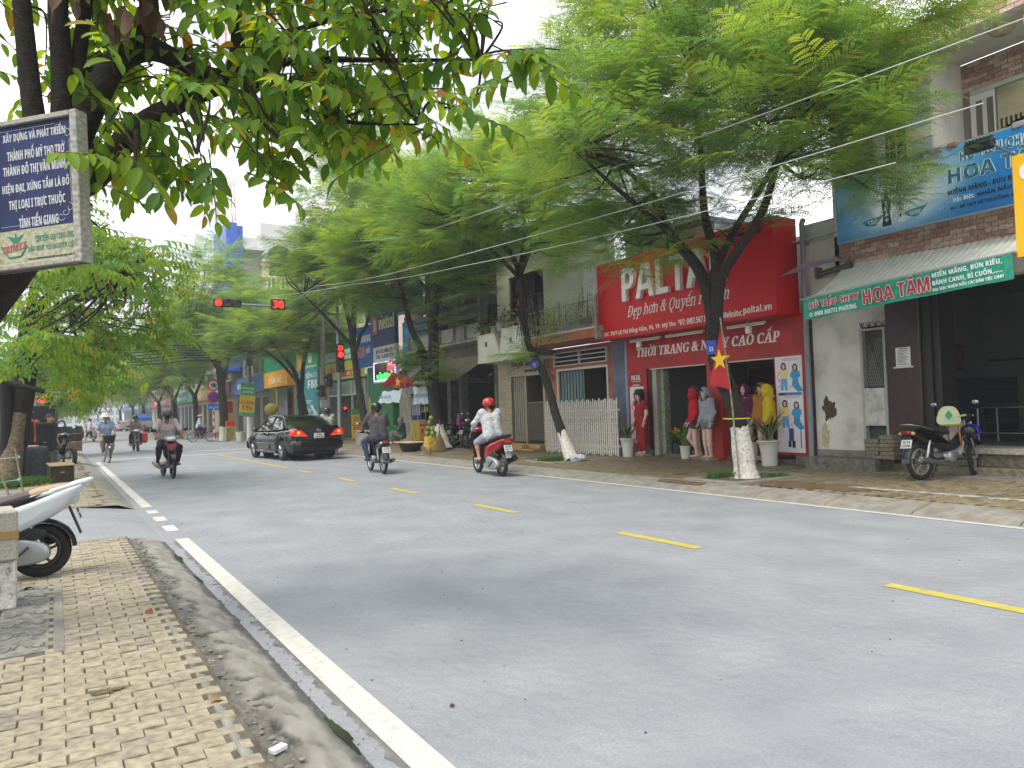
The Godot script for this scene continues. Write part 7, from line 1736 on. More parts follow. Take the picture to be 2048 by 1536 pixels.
func vehicles() -> void:
	mottle("rubber", [[.0, "141414"], [.5, "1d1d1d"], [1.0, "2a2a29"]], .4, .02, .8)
	var bk := paint("bike_black", Color("0b0c0f"), .2); var red := paint("bike_red", Color("8d0f18"), .18); var wht := paint("bike_white", Color("b9bfc4"), .22)
	sedan("glossy black sedan driving away in the right lane, red tail lamps", V(6.95, 0, -25.75), deg_to_rad(5.0))
	underbone("red and black motorbike ridden towards us by the man in a pale pink shirt", V(2.42, 0, -20.5), PI + .06, {"body": bk, "nose": red, "cowl": hx("8f979d", .2, .4), "fender": bk, "rim": hx("2a2b2c", .4, .5), "spokes": 0, "rail": bk, "fork": hx("3a3c3e", .4, .6)})
	underbone("black motorbike ridden away by the man in a dark grey T-shirt", V(6.68, 0, -17.15), -.117, {"body": bk, "rim": hx("b5b8ba", .3, .7), "exhaust": hx("151617", .4, .3), "rail": bk, "amber": false})
	var q := thing("white_bottle_rack", "small white plastic rack hung on the grey shirted rider's black motorbike", "rack", V(6.68, .45, -17.3), -.117)
	for k in 4: part("rack_bar", MB.new().box(V(-.2 + .02 * k, .0, -.1 + k * .05), V(-.17, .28, -.075 + k * .05), .004), hx("c9cbcc", .5), q)
	part("rack_bar", MB.new().box(V(-.21, .24, -.12), V(-.14, .27, .1), .004), hx("c9cbcc", .5), q); part("rack_bar", MB.new().box(V(-.21, .02, -.12), V(-.14, .05, .1), .004), hx("c9cbcc", .5), q)
	scooter("dark red scooter ridden away by the man in a red helmet", V(8.24, 0, -14.35), -.09, {"body": red, "flap": "8d9193", "alu": "a9acac"})
	scooter("dark scooter behind the black sedan, ridden by the man in pale green", V(8.4, 0, -26.4), -.05, {"body": bk, "lamp": "lamp_dk", "lampc": "6b1220"})
	underbone("dark motorbike with an orange sack coming towards us beyond the cyclist", V(3.25, 0, -39.2), PI + .05, {"body": hx("4b4e52", .3, .3), "cowl": hx("9aa0a5", .2, .4), "fender": bk, "rim": hx("3a3c3e", .4, .5), "spokes": 0})
	bicycle("black bicycle with a dark front basket ridden towards us along the white line", V(1.55, 0, -29.8), PI + .1, hx("8f9599", .35, .5), hx("1c1e20", .7))
	bicycle("pink bicycle with a wire basket by the far right kerb near the round signs", V(7.75, 0, -49.2), -PI / 2 - .25, hx("b56d84", .4), hx("8d9090", .4, .6))
	# parked on the right
	var p := underbone("parked white legged motorbike with a child seat in front of the dark eatery", V(12.22, .12, -6.5), -1.72, {"body": bk, "shield": hx("c3c2b6", .4), "nose": hx("c3c2b6", .4), "fender": hx("20242c", .4), "cowl": bk, "steer": .45, "rim": hx("b0ab98", .3, .7), "exhaust": hx("77797a", .35, .7), "p1": "53-V4", "p2": "6208", "amber": true})
	p.rotation.z = .05
	part("badge_hole", MB.new().ball(V(.19, .6, -.24), V(.01, .05, .07), 12, 6), hx("141414", .4), p)
	var c := thing("child_seat", "cream plastic child seat with green diamond on the parked white legged motorbike", "seat", V(12.35, .12, -6.5), -1.72)
	var cs := MB.new(); cs.prism(PackedVector2Array(smooth2([W(-.15, .86), W(-.16, 1.0), W(-.1, 1.12), W(.0, 1.15), W(.1, 1.12), W(.16, 1.0), W(.15, .86)], 3)), -.015, .015)
	var sb := part("seat_back", cs, hx("b9bf94", .5), c); sb.position = V(0, .0, .02); sb.rotation.y = .9
	part("green_diamond", MB.new().prism(PackedVector2Array([W(0, .92), W(.06, 1.0), W(0, 1.08), W(-.06, 1.0)]), .0152, .02), hx("1f8a62", .5), sb); part("triangle_print", MB.new().prism(PackedVector2Array([W(-.12, .89), W(.12, .89), W(.0, 1.1)]), .0151, .0165), hx("9fb79c", .5), sb)
	part("arm_bar", MB.new().tube(smooth([V(-.14, .98, .0), V(-.14, 1.0, -.2), V(.14, 1.0, -.2), V(.14, .98, .0)], 3), .014, 8), hx("b9bf94", .5), c); part("seat_pan", MB.new().box(V(-.13, .82, -.14), V(.13, .86, .08), .01), hx("8f8a4a", .5), c)
	for s in [-1.0, 1.0]: part("leg", MB.new().tube([V(s * .1, .5, -.12), V(s * .1, .82, -.06)], .015, 6), hx("b5651f", .5), c)
	var hm := thing("blue_helmet", "shiny blue helmet hanging on the parked motorbike's leg shield", "helmet", V(12.62, .86, -6.32), .4)
	part("shell", MB.new().ball(Vector3(), V(.13, .12, .15), 18, 12), paint("helmet_blue", Color("1b1fa0"), .15), hm); part("visor", MB.new().ball(V(-.11, -.01, -.02), V(.08, .11, .12), 12, 8), hx("0d0e12", .3), hm)
	for m in [[V(12.7, .12, -22.75), -1.35, "bike_teal", Color("123f45"), "teal parked motorbike nearest the cream house, under the beige awning"], [V(12.6, .12, -23.7), -1.2, "bike_dk", Color("1a1013"), "dark parked motorbike between two others under the beige awning"], [V(12.75, .12, -24.7), -1.3, "bike_mar", Color("3c0f14"), "maroon parked motorbike farthest in under the beige awning"]]:
		underbone(m[4], m[0], m[1], {"body": paint(m[2], m[3], .25), "steer": .3}, "motorbikes parked under the beige awning")
	# near left white scooter
	var w := scooter("white scooter with brown and tan seat parked across the left pavement", V(-.64, .12, -7.72), deg_to_rad(84), {"body": wht, "r": .27, "hw": .19, "rail": wht, "seat_mat": hx("3a312f", .5), "alu": "9c9ea0", "rim": hx("2b2c2d", .4), "flap": "2e2825", "lamp": "lamp_w", "lampc": "b9bfc4", "panel": [W(-.1, .33), W(.0, .6), W(.3, .7), W(.6, .79), W(.98, .93), W(1.0, .87), W(.82, .66), W(.45, .47), W(.14, .36)], "seat": [[-.06, .74, .1, .04], [.1, .755, .15, .06], [.3, .765, .165, .065], [.48, .8, .165, .075], [.6, .83, .14, .055]]})
	part("rear_seat", loftz([[.5, .81, .145, .06], [.6, .84, .15, .06], [.75, .87, .14, .055], [.88, .885, .12, .045], [.95, .89, .08, .025]]), hx("9c8669", .55), w)
	part("seat_skirt", MB.new().pillow(smooth2([W(-.1, .62), W(.0, .72), W(.4, .76), W(.7, .87), W(.55, .78), W(.2, .66)], 3), .175), hx("231d1b", .6), w); part("dark_inset", MB.new().pillow(smooth2([W(-.12, .38), W(-.08, .52), W(.06, .5), W(.16, .46), W(.04, .38)], 3), .02, V(-.185, 0, 0)), hx("1c1618", .5), w)
	part("foot_rest", MB.new().tube([V(-.17, .42, .24), V(-.185, .45, .46)], [.018, .022], 8), hx("a3a5a5", .4, .5), w)
	part("tail_spoiler", MB.new().tube(smooth([V(-.13, .86, .72), V(-.14, .92, .94), V(-.08, .95, 1.06), V(.08, .95, 1.06), V(.14, .92, .94), V(.13, .86, .72)], 4), .026, 10), wht, w); part("lettering", MB.new().text("LEAD", santi, Transform3D(Basis(V(0, -.25, 1).normalized() * -1.0, V(0, 1, 0), V(-1, 0, 0)), V(-.17, .76, .72)), .16, .025, .006), hx("6b7074"), w)
	w.scale = V(.86, .86, .86)
	# far traffic
	for m in [[2.4, -62.0, "white_pearl", Color("9a9fa5"), "far scooter coming along the middle of the road beyond the junction"], [1.7, -66.0, "far_red", Color("8d1a22"), "red far scooter waiting beyond the junction"], [.9, -59.0, "far_red2", Color("7d1c20"), "red scooter behind the crossing pedestrian"], [4.6, -84.0, "far_blue", Color("1f3f86"), "blue far scooter in the middle of the road"], [3.2, -96.0, "far_grey", Color("4c5056"), "small grey far scooter"], [5.4, -110.0, "far_dark", Color("24262a"), "most distant dark scooter"]]:
		scooter(m[4], V(m[0], 0, m[1]), PI, {"body": paint(m[2], m[3], .3)}, "far scooters")
	for m in [[8.3, -118.0, Color("a9adb0"), "silver far car parked on the right beyond the red banner"], [6.9, -140.0, Color("c3c6c8"), "white far car driving near the end of the street"]]:
		var cc := dup(get_node("sedan"), m[3], V(m[0], 0, m[1]), .0)
		(cc.get_node("body") as MeshInstance3D).material_override = mat(m[2], .25); (cc.get_node("roof") as MeshInstance3D).material_override = mat(m[2], .25); (cc.get_node("bumper") as MeshInstance3D).material_override = mat(m[2], .3)
	var tk := thing("small_truck", "small grey truck with a blue tarpaulin parked on the far right", "truck", V(8.4, 0, -92.0))
	part("cargo_bed", MB.new().box(V(-.85, .7, -1.6), V(.85, 1.35, 1.6), .03), hx("8c8c88", .7), tk); part("cab", loftz([[-2.9, .95, .6, .45], [-2.6, 1.2, .85, .75], [-1.75, 1.25, .85, .8], [-1.65, 1.25, .8, .78]], 20, .4), hx("b5b9bb", .4), tk); part("tarpaulin", loftz([[-1.55, 1.6, .8, .35], [-1.0, 1.72, .85, .5], [.4, 1.7, .85, .45], [1.5, 1.5, .8, .25]], 18, .6), hx("2c55a8", .7), tk); part("windscreen", MB.new().box(V(-.7, 1.35, -2.87), V(.7, 1.8, -2.6), .05), hx("1a2026", .1), tk)
	for s in [-1.0, 1.0]:
		for z in [-2.2, .9]: part("wheel", MB.new().torus(V(s * .75, .36, z), .27, .09, 0, 20, 8, 1.1), mats["rubber"], tk)

# ---------------------------------------------------------------- people: capsules joined by a smooth minimum, meshed as surface nets
func sdf(m: MB, bones: Array, cell: float, k := .03, wrinkle := .0) -> MB:
	var lo := Vector3.INF; var hi := -Vector3.INF
	for b in bones:
		var r: float = maxf(b[2], b[3]) + cell * 2.5
		lo = lo.min(b[0] - V(r, r, r)).min(b[1] - V(r, r, r)); hi = hi.max(b[0] + V(r, r, r)).max(b[1] + V(r, r, r))
	var d := Vector3i(((hi - lo) / cell).ceil()) + Vector3i(2, 2, 2)
	var sx := 1; var sy := d.x; var sz := d.x * d.y
	var g := PackedFloat32Array(); g.resize(sz * d.z); g.fill(9.0)
	var nz := noise(int(lo.x * 1000) % 97 + 5, 9.0, 2)
	for b in bones:
		var a: Vector3 = b[0]; var ab: Vector3 = b[1] - a; var l2 := maxf(ab.length_squared(), 1e-9); var ra: float = b[2]; var dr: float = b[3] - ra
		var r: float = maxf(b[2], b[3]) + k + cell * 1.5
		var i0 := Vector3i(((a.min(b[1]) - V(r, r, r) - lo) / cell).floor()).max(Vector3i.ZERO); var i1 := Vector3i(((a.max(b[1]) + V(r, r, r) - lo) / cell).ceil()).min(d - Vector3i.ONE)
		for z in range(i0.z, i1.z + 1):
			for y in range(i0.y, i1.y + 1):
				var idx := z * sz + y * sy + i0.x
				for x in range(i0.x, i1.x + 1):
					var p := lo + Vector3(x, y, z) * cell - a
					var t := clampf(p.dot(ab) / l2, .0, 1.0)
					var f := (p - ab * t).length() - ra - dr * t
					var o := g[idx]
					var h := k - absf(f - o)
					g[idx] = minf(f, o) if h <= .0 else minf(f, o) - h * h * .25 / k
					idx += 1
	if wrinkle > .0:
		for i in g.size():
			if absf(g[i]) < .06: g[i] += wrinkle * nz.get_noise_3d((i % sy) * cell, ((i / sy) % d.y) * cell * 1.6, (i / sz) * cell)
	var vi := PackedInt32Array(); vi.resize(g.size()); vi.fill(-1)
	var off := [0, sx, sy, sx + sy, sz, sz + sx, sz + sy, sz + sx + sy]
	var ed := [[0, 1], [2, 3], [4, 5], [6, 7], [0, 2], [1, 3], [4, 6], [5, 7], [0, 4], [1, 5], [2, 6], [3, 7]]
	for z in d.z - 1:
		for y in d.y - 1:
			for x in d.x - 1:
				var i := z * sz + y * sy + x
				var v0 := g[i]
				if v0 > 1.0 and g[i + sx + sy + sz] > 1.0: continue
				var neg := v0 < .0; var mixed := false
				for q in 7:
					if (g[i + off[q + 1]] < .0) != neg: mixed = true; break
				if not mixed: continue
				var s := Vector3(); var n := 0
				for e in ed:
					var a := g[i + off[e[0]]]; var b := g[i + off[e[1]]]
					if (a < .0) != (b < .0):
						var t := a / (a - b); var pa: int = e[0]; var pb: int = e[1]
						s += Vector3(pa & 1, (pa >> 1) & 1, pa >> 2).lerp(Vector3(pb & 1, (pb >> 1) & 1, pb >> 2), t); n += 1
				var gr := Vector3(g[i + sx] + g[i + sx + sy] + g[i + sx + sz] - v0 - g[i + sy] - g[i + sz], g[i + sy] + g[i + sx + sy] + g[i + sy + sz] - v0 - g[i + sx] - g[i + sz], g[i + sz] + g[i + sx + sz] + g[i + sy + sz] - v0 - g[i + sx] - g[i + sy])
				vi[i] = m.v(lo + (Vector3(x, y, z) + s / n) * cell, gr.normalized() if gr.length() > 1e-9 else Vector3.UP)
	for z in range(1, d.z - 1):
		for y in range(1, d.y - 1):
			for x in range(1, d.x - 1):
				var i := z * sz + y * sy + x
				if g[i] > 1.0: continue
				var neg := g[i] < .0
				if (g[i + sx] < .0) != neg: quad_i(m, vi[i], vi[i - sy], vi[i - sy - sz], vi[i - sz])
				if (g[i + sy] < .0) != neg: quad_i(m, vi[i], vi[i - sx], vi[i - sx - sz], vi[i - sz])
				if (g[i + sz] < .0) != neg: quad_i(m, vi[i], vi[i - sx], vi[i - sx - sy], vi[i - sy])
	return m
func quad_i(m: MB, a: int, b: int, c: int, e: int) -> void:
	if a < 0 or b < 0 or c < 0 or e < 0: return
	m.t3(a, b, c); m.t3(a, c, e)

var head_mesh: ArrayMesh
var hand_open: ArrayMesh
var hand_grip: ArrayMesh
var pose_cache := {}

func make_head_hands() -> void:
	var m := MB.new()   # head centred between the ears, face towards -z
	var B1 := [[V(0, .03, .02), V(0, .03, -.02), .085, .08], [V(0, -.03, -.02), V(0, -.075, -.045), .062, .045], [V(-.03, -.02, -.055), V(.03, -.02, -.055), .035, .035], [V(0, -.1, -.065), V(0, -.095, -.06), .026, .028], [V(0, .012, -.092), V(0, -.022, -.108), .009, .015], [V(-.035, .03, -.085), V(.035, .03, -.085), .014, .014], [V(-.018, -.06, -.088), V(.018, -.06, -.088), .012, .012], [V(0, -.05, .02), V(0, -.13, .02), .052, .05]]
	for s in [-1.0, 1.0]: B1.push_back([V(s * .082, .015, .005), V(s * .086, -.03, .0), .014, .009]); B1.push_back([V(s * .04, -.015, -.07), V(s * .045, -.025, -.062), .022, .024])
	sdf(m, B1, .0075, .02)
	for i in m.P.size():
		var p := m.P[i]; var c := Color(1, 1, 1)
		for s in [-1.0, 1.0]:
			if (p - V(s * .033, .008, -.088)).length() < .0125: c = Color(.12, .1, .09)
			if absf(p.x - s * .034) < .02 and absf(p.y - .034) < .0055 and p.z < -.07: c = Color(.18, .14, .12)
		if absf(p.x) < .024 and absf(p.y + .06) < .009 and p.z < -.085: c = Color(.8, .42, .38)
		m.C[i] = c
	head_mesh = m.done()
	for g in 2:   # right hand, fingers along -z, palm down; mirrored for the left
		m = MB.new(); var B2 := [[V(-.02, 0, .0), V(-.022, 0, -.06), .016, .013], [V(.0, 0, .0), V(.0, .002, -.065), .017, .014], [V(.02, 0, .0), V(.022, 0, -.058), .015, .012], [V(0, 0, .03), V(0, 0, .0), .022, .022]]
		for f in 4:
			var x := -.03 + .02 * f; var l: float = [.062, .072, .068, .052][f]; var o := V(x, 0, -.068 + .004 * absf(f - 1.3))
			var c: float = 1.15 if g == 1 else .25
			var p1 := o + V(0, -sin(c) * .42, -cos(c) * .42) * l; var p2 := p1 + V(0, -sin(c * 2.0) * .33, -cos(c * 2.0) * .33) * l; var p3 := p2 + V(0, -sin(c * 2.8) * .25, -cos(c * 2.8) * .25) * l
			B2.append_array([[o, p1, .0095, .009], [p1, p2, .009, .008], [p2, p3, .008, .007]])
		var t0 := V(-.026, -.004, -.005); var t1 := t0 + V(-.026, -.012, -.022); var t2 := t1 + (V(.006, -.016, -.022) if g == 1 else V(-.006, -.008, -.026))
		B2.append_array([[t0, t1, .013, .011], [t1, t2, .0105, .008]])
		sdf(m, B2, .0055, .008)
		if g == 1: hand_grip = m.done()
		else: hand_open = m.done()

func bones_of(P: Dictionary, fat := 1.0) -> Dictionary:   # joints -> bone sets
	var o := {"torso": [], "arm": [], "fore": [], "hip": [], "thigh": [], "shin": [], "foot": []}
	var up: Vector3 = P.chest - P.pelvis; var rt := V(1, 0, 0)
	for s in [-1.0, 1.0]:
		o.torso.push_back([P.pelvis + rt * s * .075 * fat, P.pelvis.lerp(P.chest, .5) + rt * s * .06 * fat, .105 * fat, .095 * fat]); o.torso.push_back([P.pelvis.lerp(P.chest, .5) + rt * s * .06 * fat, P.chest + rt * s * .085, .095 * fat, .105 * fat])
		var k: String = "l" if s < 0 else "r"
		o.torso.push_back([P.chest + rt * s * .08 + up * .12, P["sh" + k], .085, .062])
		o.arm.push_back([P["sh" + k], P["el" + k], .056, .043]); o.fore.push_back([P["el" + k], P["wr" + k], .042, .028])
		o.hip.push_back([P.pelvis + rt * s * .06, P["hp" + k], .11 * fat, .095 * fat])
		o.thigh.push_back([P["hp" + k], P["kn" + k], .088 * fat, .058]); o.shin.push_back([P["kn" + k], P["kn" + k].lerp(P["an" + k], .35), .056, .056]); o.shin.push_back([P["kn" + k].lerp(P["an" + k], .35), P["an" + k], .056, .036])
		o.foot.push_back([P["an" + k] + V(0, -.03, .03), P["to" + k], .036, .026])
	o.neck = [[P.chest.lerp(P.neck, .6), P.neck + (P.head - P.neck) * .4, .06, .05]]
	return o
func grown(bs: Array, r: float, cut := 1.0) -> Array:
	var o := []
	for b in bs: o.push_back([b[0], b[0].lerp(b[1], cut), b[2] + r, lerpf(b[2], b[3], cut) + r])
	return o

func ride(lean := .0, scoot := false) -> Dictionary:
	var d := {"pelvis": V(0, .88, .2), "chest": V(0, 1.22, .13 - lean), "neck": V(0, 1.43, .09 - lean * 1.3), "head": V(0, 1.56, .06 - lean * 1.4)}
	for s in [["l", -1.0], ["r", 1.0]]:
		var k: String = s[0]; var x: float = s[1]
		d["sh" + k] = V(x * .18, 1.38, .1 - lean * 1.2); d["el" + k] = V(x * .31, 1.14, -.06 - lean); d["wr" + k] = V(x * .29, 1.02, -.24)
		d["hp" + k] = V(x * .1, .86, .15); d["kn" + k] = V(x * .23, .74, -.24) if not scoot else V(x * .2, .72, -.22)
		d["an" + k] = V(x * .22, .38, -.04) if not scoot else V(x * .2, .4, -.14); d["to" + k] = V(x * .24, .325, -.18) if not scoot else V(x * .22, .345, -.28)
	return d
func stand(bend := .0, elbow := .02) -> Dictionary:
	var d := {"pelvis": V(0, .93, 0), "chest": V(0, 1.24, .0), "neck": V(0, 1.42, .01), "head": V(0, 1.55, -.02)}
	for s in [["l", -1.0], ["r", 1.0]]:
		var k: String = s[0]; var x: float = s[1]
		d["sh" + k] = V(x * .165, 1.365, .0); d["el" + k] = V(x * .225, 1.1, .03); d["wr" + k] = V(x * .235, .88, -.05 - elbow)
		d["hp" + k] = V(x * .085, .88, 0); d["kn" + k] = V(x * .085, .48, -.02 - bend * maxf(.0, x)); d["an" + k] = V(x * .08, .09, .01 + bend * maxf(.0, x)); d["to" + k] = V(x * .1, .035, -.12)
	return d

func person(called: String, label: String, cat: String, at: Vector3, turn: float, P: Dictionary, o: Dictionary, group := "") -> Node3D:
	var t := thing(called, label, cat, at, turn, group); var fat: float = o.get("fat", 1.0); var cell: float = o.get("cell", .022)
	var skin := StandardMaterial3D.new(); skin.albedo_color = Color(o.get("skin", "9a6a4e")); skin.roughness = .55; skin.vertex_color_use_as_albedo = true
	if mats.has("skin" + o.get("skin", "")): skin = mats["skin" + o.get("skin", "")]
	mats["skin" + o.get("skin", "")] = skin
	var bn := bones_of(P, fat); var key: String = str(hash(str(P))) + str(fat) + str(cell); var yaw: float = o.get("look", .0)
	if not pose_cache.has(key + "b" + str(yaw)):
		var m := MB.new(); var all := []
		for q in ["torso", "arm", "fore", "hip", "thigh", "shin", "foot", "neck"]: all.append_array(bn[q])
		sdf(m, all, cell, .035)
		m.mesh(head_mesh, Transform3D(Basis(Vector3.UP, yaw), P.head))
		for s in [["l", -1.0], ["r", 1.0]]:
			var k: String = s[0]; var d: Vector3 = (P["wr" + k] - P["el" + k]).normalized()
			if o.get("grip", false): d = V(-s[1] * .25, -.1, -1).normalized()
			var x: Vector3 = d.cross(Vector3.UP).normalized() if absf(d.y) < .9 else V(0, 0, -1) * s[1]
			var up: Vector3 = x.cross(d)
			m.mesh(hand_grip if o.get("grip", false) else hand_open, Transform3D(Basis(x * s[1], up, -d), P["wr" + k] + d * .02))
		pose_cache[key + "b" + str(yaw)] = m.done()
	part("body", pose_cache[key + "b" + str(yaw)], skin, t)
	var cloth := func(nm, sets, mt, wr):
		var k2: String = key + nm + str(sets)
		if not pose_cache.has(k2):
			var all := []
			for q in sets: all.append_array(grown(bn[q[0]], q[1], q[2]))
			pose_cache[k2] = sdf(MB.new(), all, cell * .9, .045, wr).done()
		part(nm, pose_cache[k2], mt, t)
	if o.has("shirt"):
		var sets := [["torso", .022, 1.0], ["arm", .02, o.get("sleeve", .85)]]
		if o.get("long", false): sets = [["torso", .024, 1.0], ["arm", .022, 1.0], ["fore", .02, .97]]
		if o.get("coat", false): sets.push_back(["hip", .03, 1.0])
		cloth.call("shirt", sets, o.shirt, .012)
	if o.has("trousers"): cloth.call("trousers", [["hip", .014, 1.0], ["thigh", .018, o.get("thigh", 1.0)]] + ([] if o.get("short", false) else [["shin", .02, o.get("shin", 1.0)]]), o.trousers, .01)
	var H := Transform3D(Basis(Vector3.UP, yaw), P.head)
	var hp := func(nm, m, mt):
		var q := part(nm, m, mt, t); q.transform = H
		return q
	if o.has("helmet"):
		var h: Node3D = hp.call("helmet", MB.new().lathe([W(.125, -.035), W(.135, .0), W(.132, .05), W(.11, .105), W(.06, .14), W(.0, .148)], 20, V(0, .01, .005)), o.helmet)
		part("peak", MB.new().ball(V(0, .02, -.12), V(.09, .012, .06), 12, 6), o.helmet, h); part("strap", MB.new().tube(smooth([V(-.1, -.03, .0), V(-.07, -.1, -.05), V(0, -.135, -.07), V(.07, -.1, -.05), V(.1, -.03, .0)], 3), .007, 5), hx("141414", .8), h); part("helmet_rim", MB.new().torus(V(0, -.025, .005), .127, .008, 1, 22, 6), hx("17181a", .6), h)
	if o.has("mask"): hp.call("mask", MB.new().ball(V(0, -.055, -.055), V(.072, .052, .062), 14, 8), o.mask)
	if o.has("hair"):
		var hm := MB.new(); var L: float = o.get("hair_long", .0)
		var hb := [[V(0, .045, .03), V(0, .05, -.02), .092, .082], [V(0, .0, .06), V(0, -.06, .06), .075, .055]]
		if L > .0:
			for s in [-1.0, 1.0]: hb.append_array([[V(s * .075, .02, -.01), V(s * .1, -.12, -.02), .035, .04], [V(s * .1, -.12, -.02), V(s * .1, -.12 - L, -.07), .042, .02]])
			hb.push_back([V(0, -.02, .06), V(0, -.1 - L * .6, .07), .08, .06])
		hp.call("hair", sdf(hm, hb, .012, .03, .01), o.hair)
	if o.has("hood"):
		var hm := MB.new(); hm.rings([ring_arc(.0, -.02, -.115, .1, .135), ring_arc(.0, .0, -.06, .125, .155), ring_arc(.0, .0, .02, .13, .155), ring_arc(.0, -.02, .09, .11, .12), ring_arc(.0, -.04, .13, .05, .06)], false)
		hp.call("hood", hm, o.hood); part("hood_collar", MB.new().torus(P.neck + V(0, .0, .01), .085, .035, 1, 18, 8), o.hood, t)
	if o.has("sunhat"): hp.call("hat", MB.new().lathe([W(.2, .05), W(.135, .075), W(.12, .15), W(.1, .19), W(0, .195)], 20), o.sunhat)
	if o.has("conical"): hp.call("conical_hat", MB.new().lathe([W(.22, .03), W(.12, .11), W(.0, .19)], 22), o.conical)
	if o.has("shoe"):
		for k in ["l", "r"]: part("shoe", sdf(MB.new(), [[P["an" + k] + V(0, -.045, .045), P["to" + k] + V(0, -.004, -.01), .04, .032]], .014, .01), o.shoe, t)
	return t
func ring_arc(x: float, y: float, z: float, rx: float, ry: float) -> PackedVector3Array:
	var r := PackedVector3Array()
	for j in 17:
		var a := lerpf(-.85, PI + .85, j / 16.0); r.push_back(V(x + cos(a) * rx, y + sin(a) * ry, z))
	return r

func people() -> void:
	make_head_hands()
	var skin := "8f5f45"; var rd := ride(.02); var sandal := hx("3b2f29", .7); var jean := mottle("jeans", [[.0, "13233f"], [.5, "1d3358"], [1.0, "2a4470"]], .5, .02, .9)
	person("person", "man in a pale pink shirt, black mask and grey helmet riding towards us", "person", V(2.42, 0, -20.5), PI + .06, rd, {"skin": skin, "grip": true, "fat": 1.12, "shirt": mottle("pink_shirt", [[.0, "9c8a8c"], [.5, "b5a3a6"], [1.0, "c4b4b6"]], .4, .02, .85), "trousers": hx("10131f", .9), "shin": .85, "helmet": hx("4b4946", .35), "mask": hx("0c0d10", .8), "shoe": hx("8a6d58", .6)})
	var bag := part("shopping_bag", sdf(MB.new(), [[V(2.24, .55, -19.98), V(2.26, .44, -19.98), .03, .09], [V(2.25, .72, -20.0), V(2.24, .55, -19.98), .008, .02]], .014, .03, .01), hx("c3c4c0", .4)); tag(bag, "white plastic bag hanging from the pink shirted rider's motorbike", "bag")
	person("person", "man in a dark grey T-shirt and jeans riding away from us", "person", V(6.68, 0, -17.15), -.117, rd, {"skin": skin, "grip": true, "fat": 1.15, "look": .35, "shirt": mottle("grey_tee", [[.0, "39343a"], [.5, "4a454b"], [1.0, "57525a"]], .4, .02, .9), "trousers": jean, "helmet": hx("0e141b", .12), "shoe": sandal, "hair": hx("17130f", .8)})
	person("person", "man in a red helmet and white and grey top riding the dark red scooter", "person", V(8.24, 0, -14.35), -.09, ride(.03, true), {"skin": "a8765a", "grip": true, "fat": 1.18, "look": .4, "shirt": mottle("white_top", [[.0, "9b9fa6"], [.5, "b4b7be"], [1.0, "c4c6cc"]], .5, .015, .9), "long": true, "trousers": hx("8c909c", .9), "short": true, "thigh": 1.05, "helmet": paint("helmet_red", Color("b01a17"), .2), "hair": hx("17130f", .8), "shoe": hx("a58a74", .6)})
	person("person", "rider in a pale green shirt behind the black sedan", "person", V(8.4, 0, -26.4), -.05, ride(.0, true), {"skin": skin, "grip": true, "cell": .028, "shirt": hx("8fa28a", .9), "trousers": hx("20242e", .9), "helmet": hx("0f1c3c", .2), "hair": hx("17130f", .8)})
	person("person", "rider in beige with a blue mask coming towards us beyond the cyclist", "person", V(3.25, 0, -39.2), PI + .05, rd, {"skin": skin, "grip": true, "cell": .028, "shirt": hx("8a7d74", .9), "trousers": hx("22201f", .9), "helmet": hx("2a2724", .3), "mask": hx("6fa0b8", .8)})
	tag(part("orange_sack", sdf(MB.new(), [[V(3.62, .78, -38.9), V(3.62, .5, -38.9), .12, .13]], .02, .03, .02), hx("c13a16", .6)), "orange sack on the far beige rider's motorbike", "sack")
	var cy := ride(.0); cy.pelvis = V(0, .93, .22); cy.anl = V(-.11, .25, .0); cy.tol = V(-.12, .2, -.12); cy.anr = V(.11, .44, .02); cy.tor = V(.12, .4, -.1); cy.knl = V(-.16, .62, -.12); cy.knr = V(.16, .78, -.2); cy.wrl = V(-.25, 1.02, -.1); cy.wrr = V(.25, 1.02, -.1); cy.ell = V(-.3, 1.13, .06); cy.elr = V(.3, 1.13, .06)
	person("person", "cyclist in a pale blue shirt, sun hat and teal mask riding towards us", "person", V(1.55, 0, -29.8), PI + .1, cy, {"skin": "9a6a4e", "grip": true, "cell": .026, "shirt": hx("7d8fa8", .9), "trousers": hx("8c8168", .9), "sunhat": hx("b9b2a6", .9), "mask": hx("3f8494", .8), "shoe": hx("4a2a22", .7)})
	person("person", "woman in a conical hat and pale blouse riding the pink bicycle", "person", V(7.75, 0, -49.2), -PI / 2 - .25, cy, {"skin": "9a6a4e", "grip": true, "cell": .026, "shirt": hx("a8b5b5", .9), "long": true, "trousers": hx("17181c", .9), "conical": hx("b5946c", .8), "mask": hx("b9a5a8", .8)})
	var wk := stand(); wk.anl = V(-.08, .12, .36); wk.knl = V(-.08, .5, .1); wk.tol = V(-.08, .05, .27); wk.anr = V(.08, .09, -.3); wk.tor = V(.08, .035, -.43); wk.knr = V(.08, .5, -.19); wk.elr = V(.2, 1.12, -.1); wk.wrr = V(.12, 1.14, -.3)
	person("person", "woman in a white blouse and black skirt crossing the road on foot", "person", V(2.06, 0, -58.6), PI / 2, wk, {"skin": "a8765a", "cell": .03, "shirt": hx("b9a9b3", .9), "trousers": hx("12141c", .9), "short": true, "thigh": 1.1, "coat": true, "hair": hx("17130f", .8), "fat": 1.1})
	person("person", "man in a dark cap and orange jacket standing at the left street stall", "person", V(-.55, .1, -23.0), 2.6, stand(), {"skin": skin, "cell": .028, "shirt": hx("8f3416", .8), "long": true, "trousers": hx("1b1c20", .9), "helmet": hx("1c1c1e", .35), "mask": hx("6a6f74", .8)})
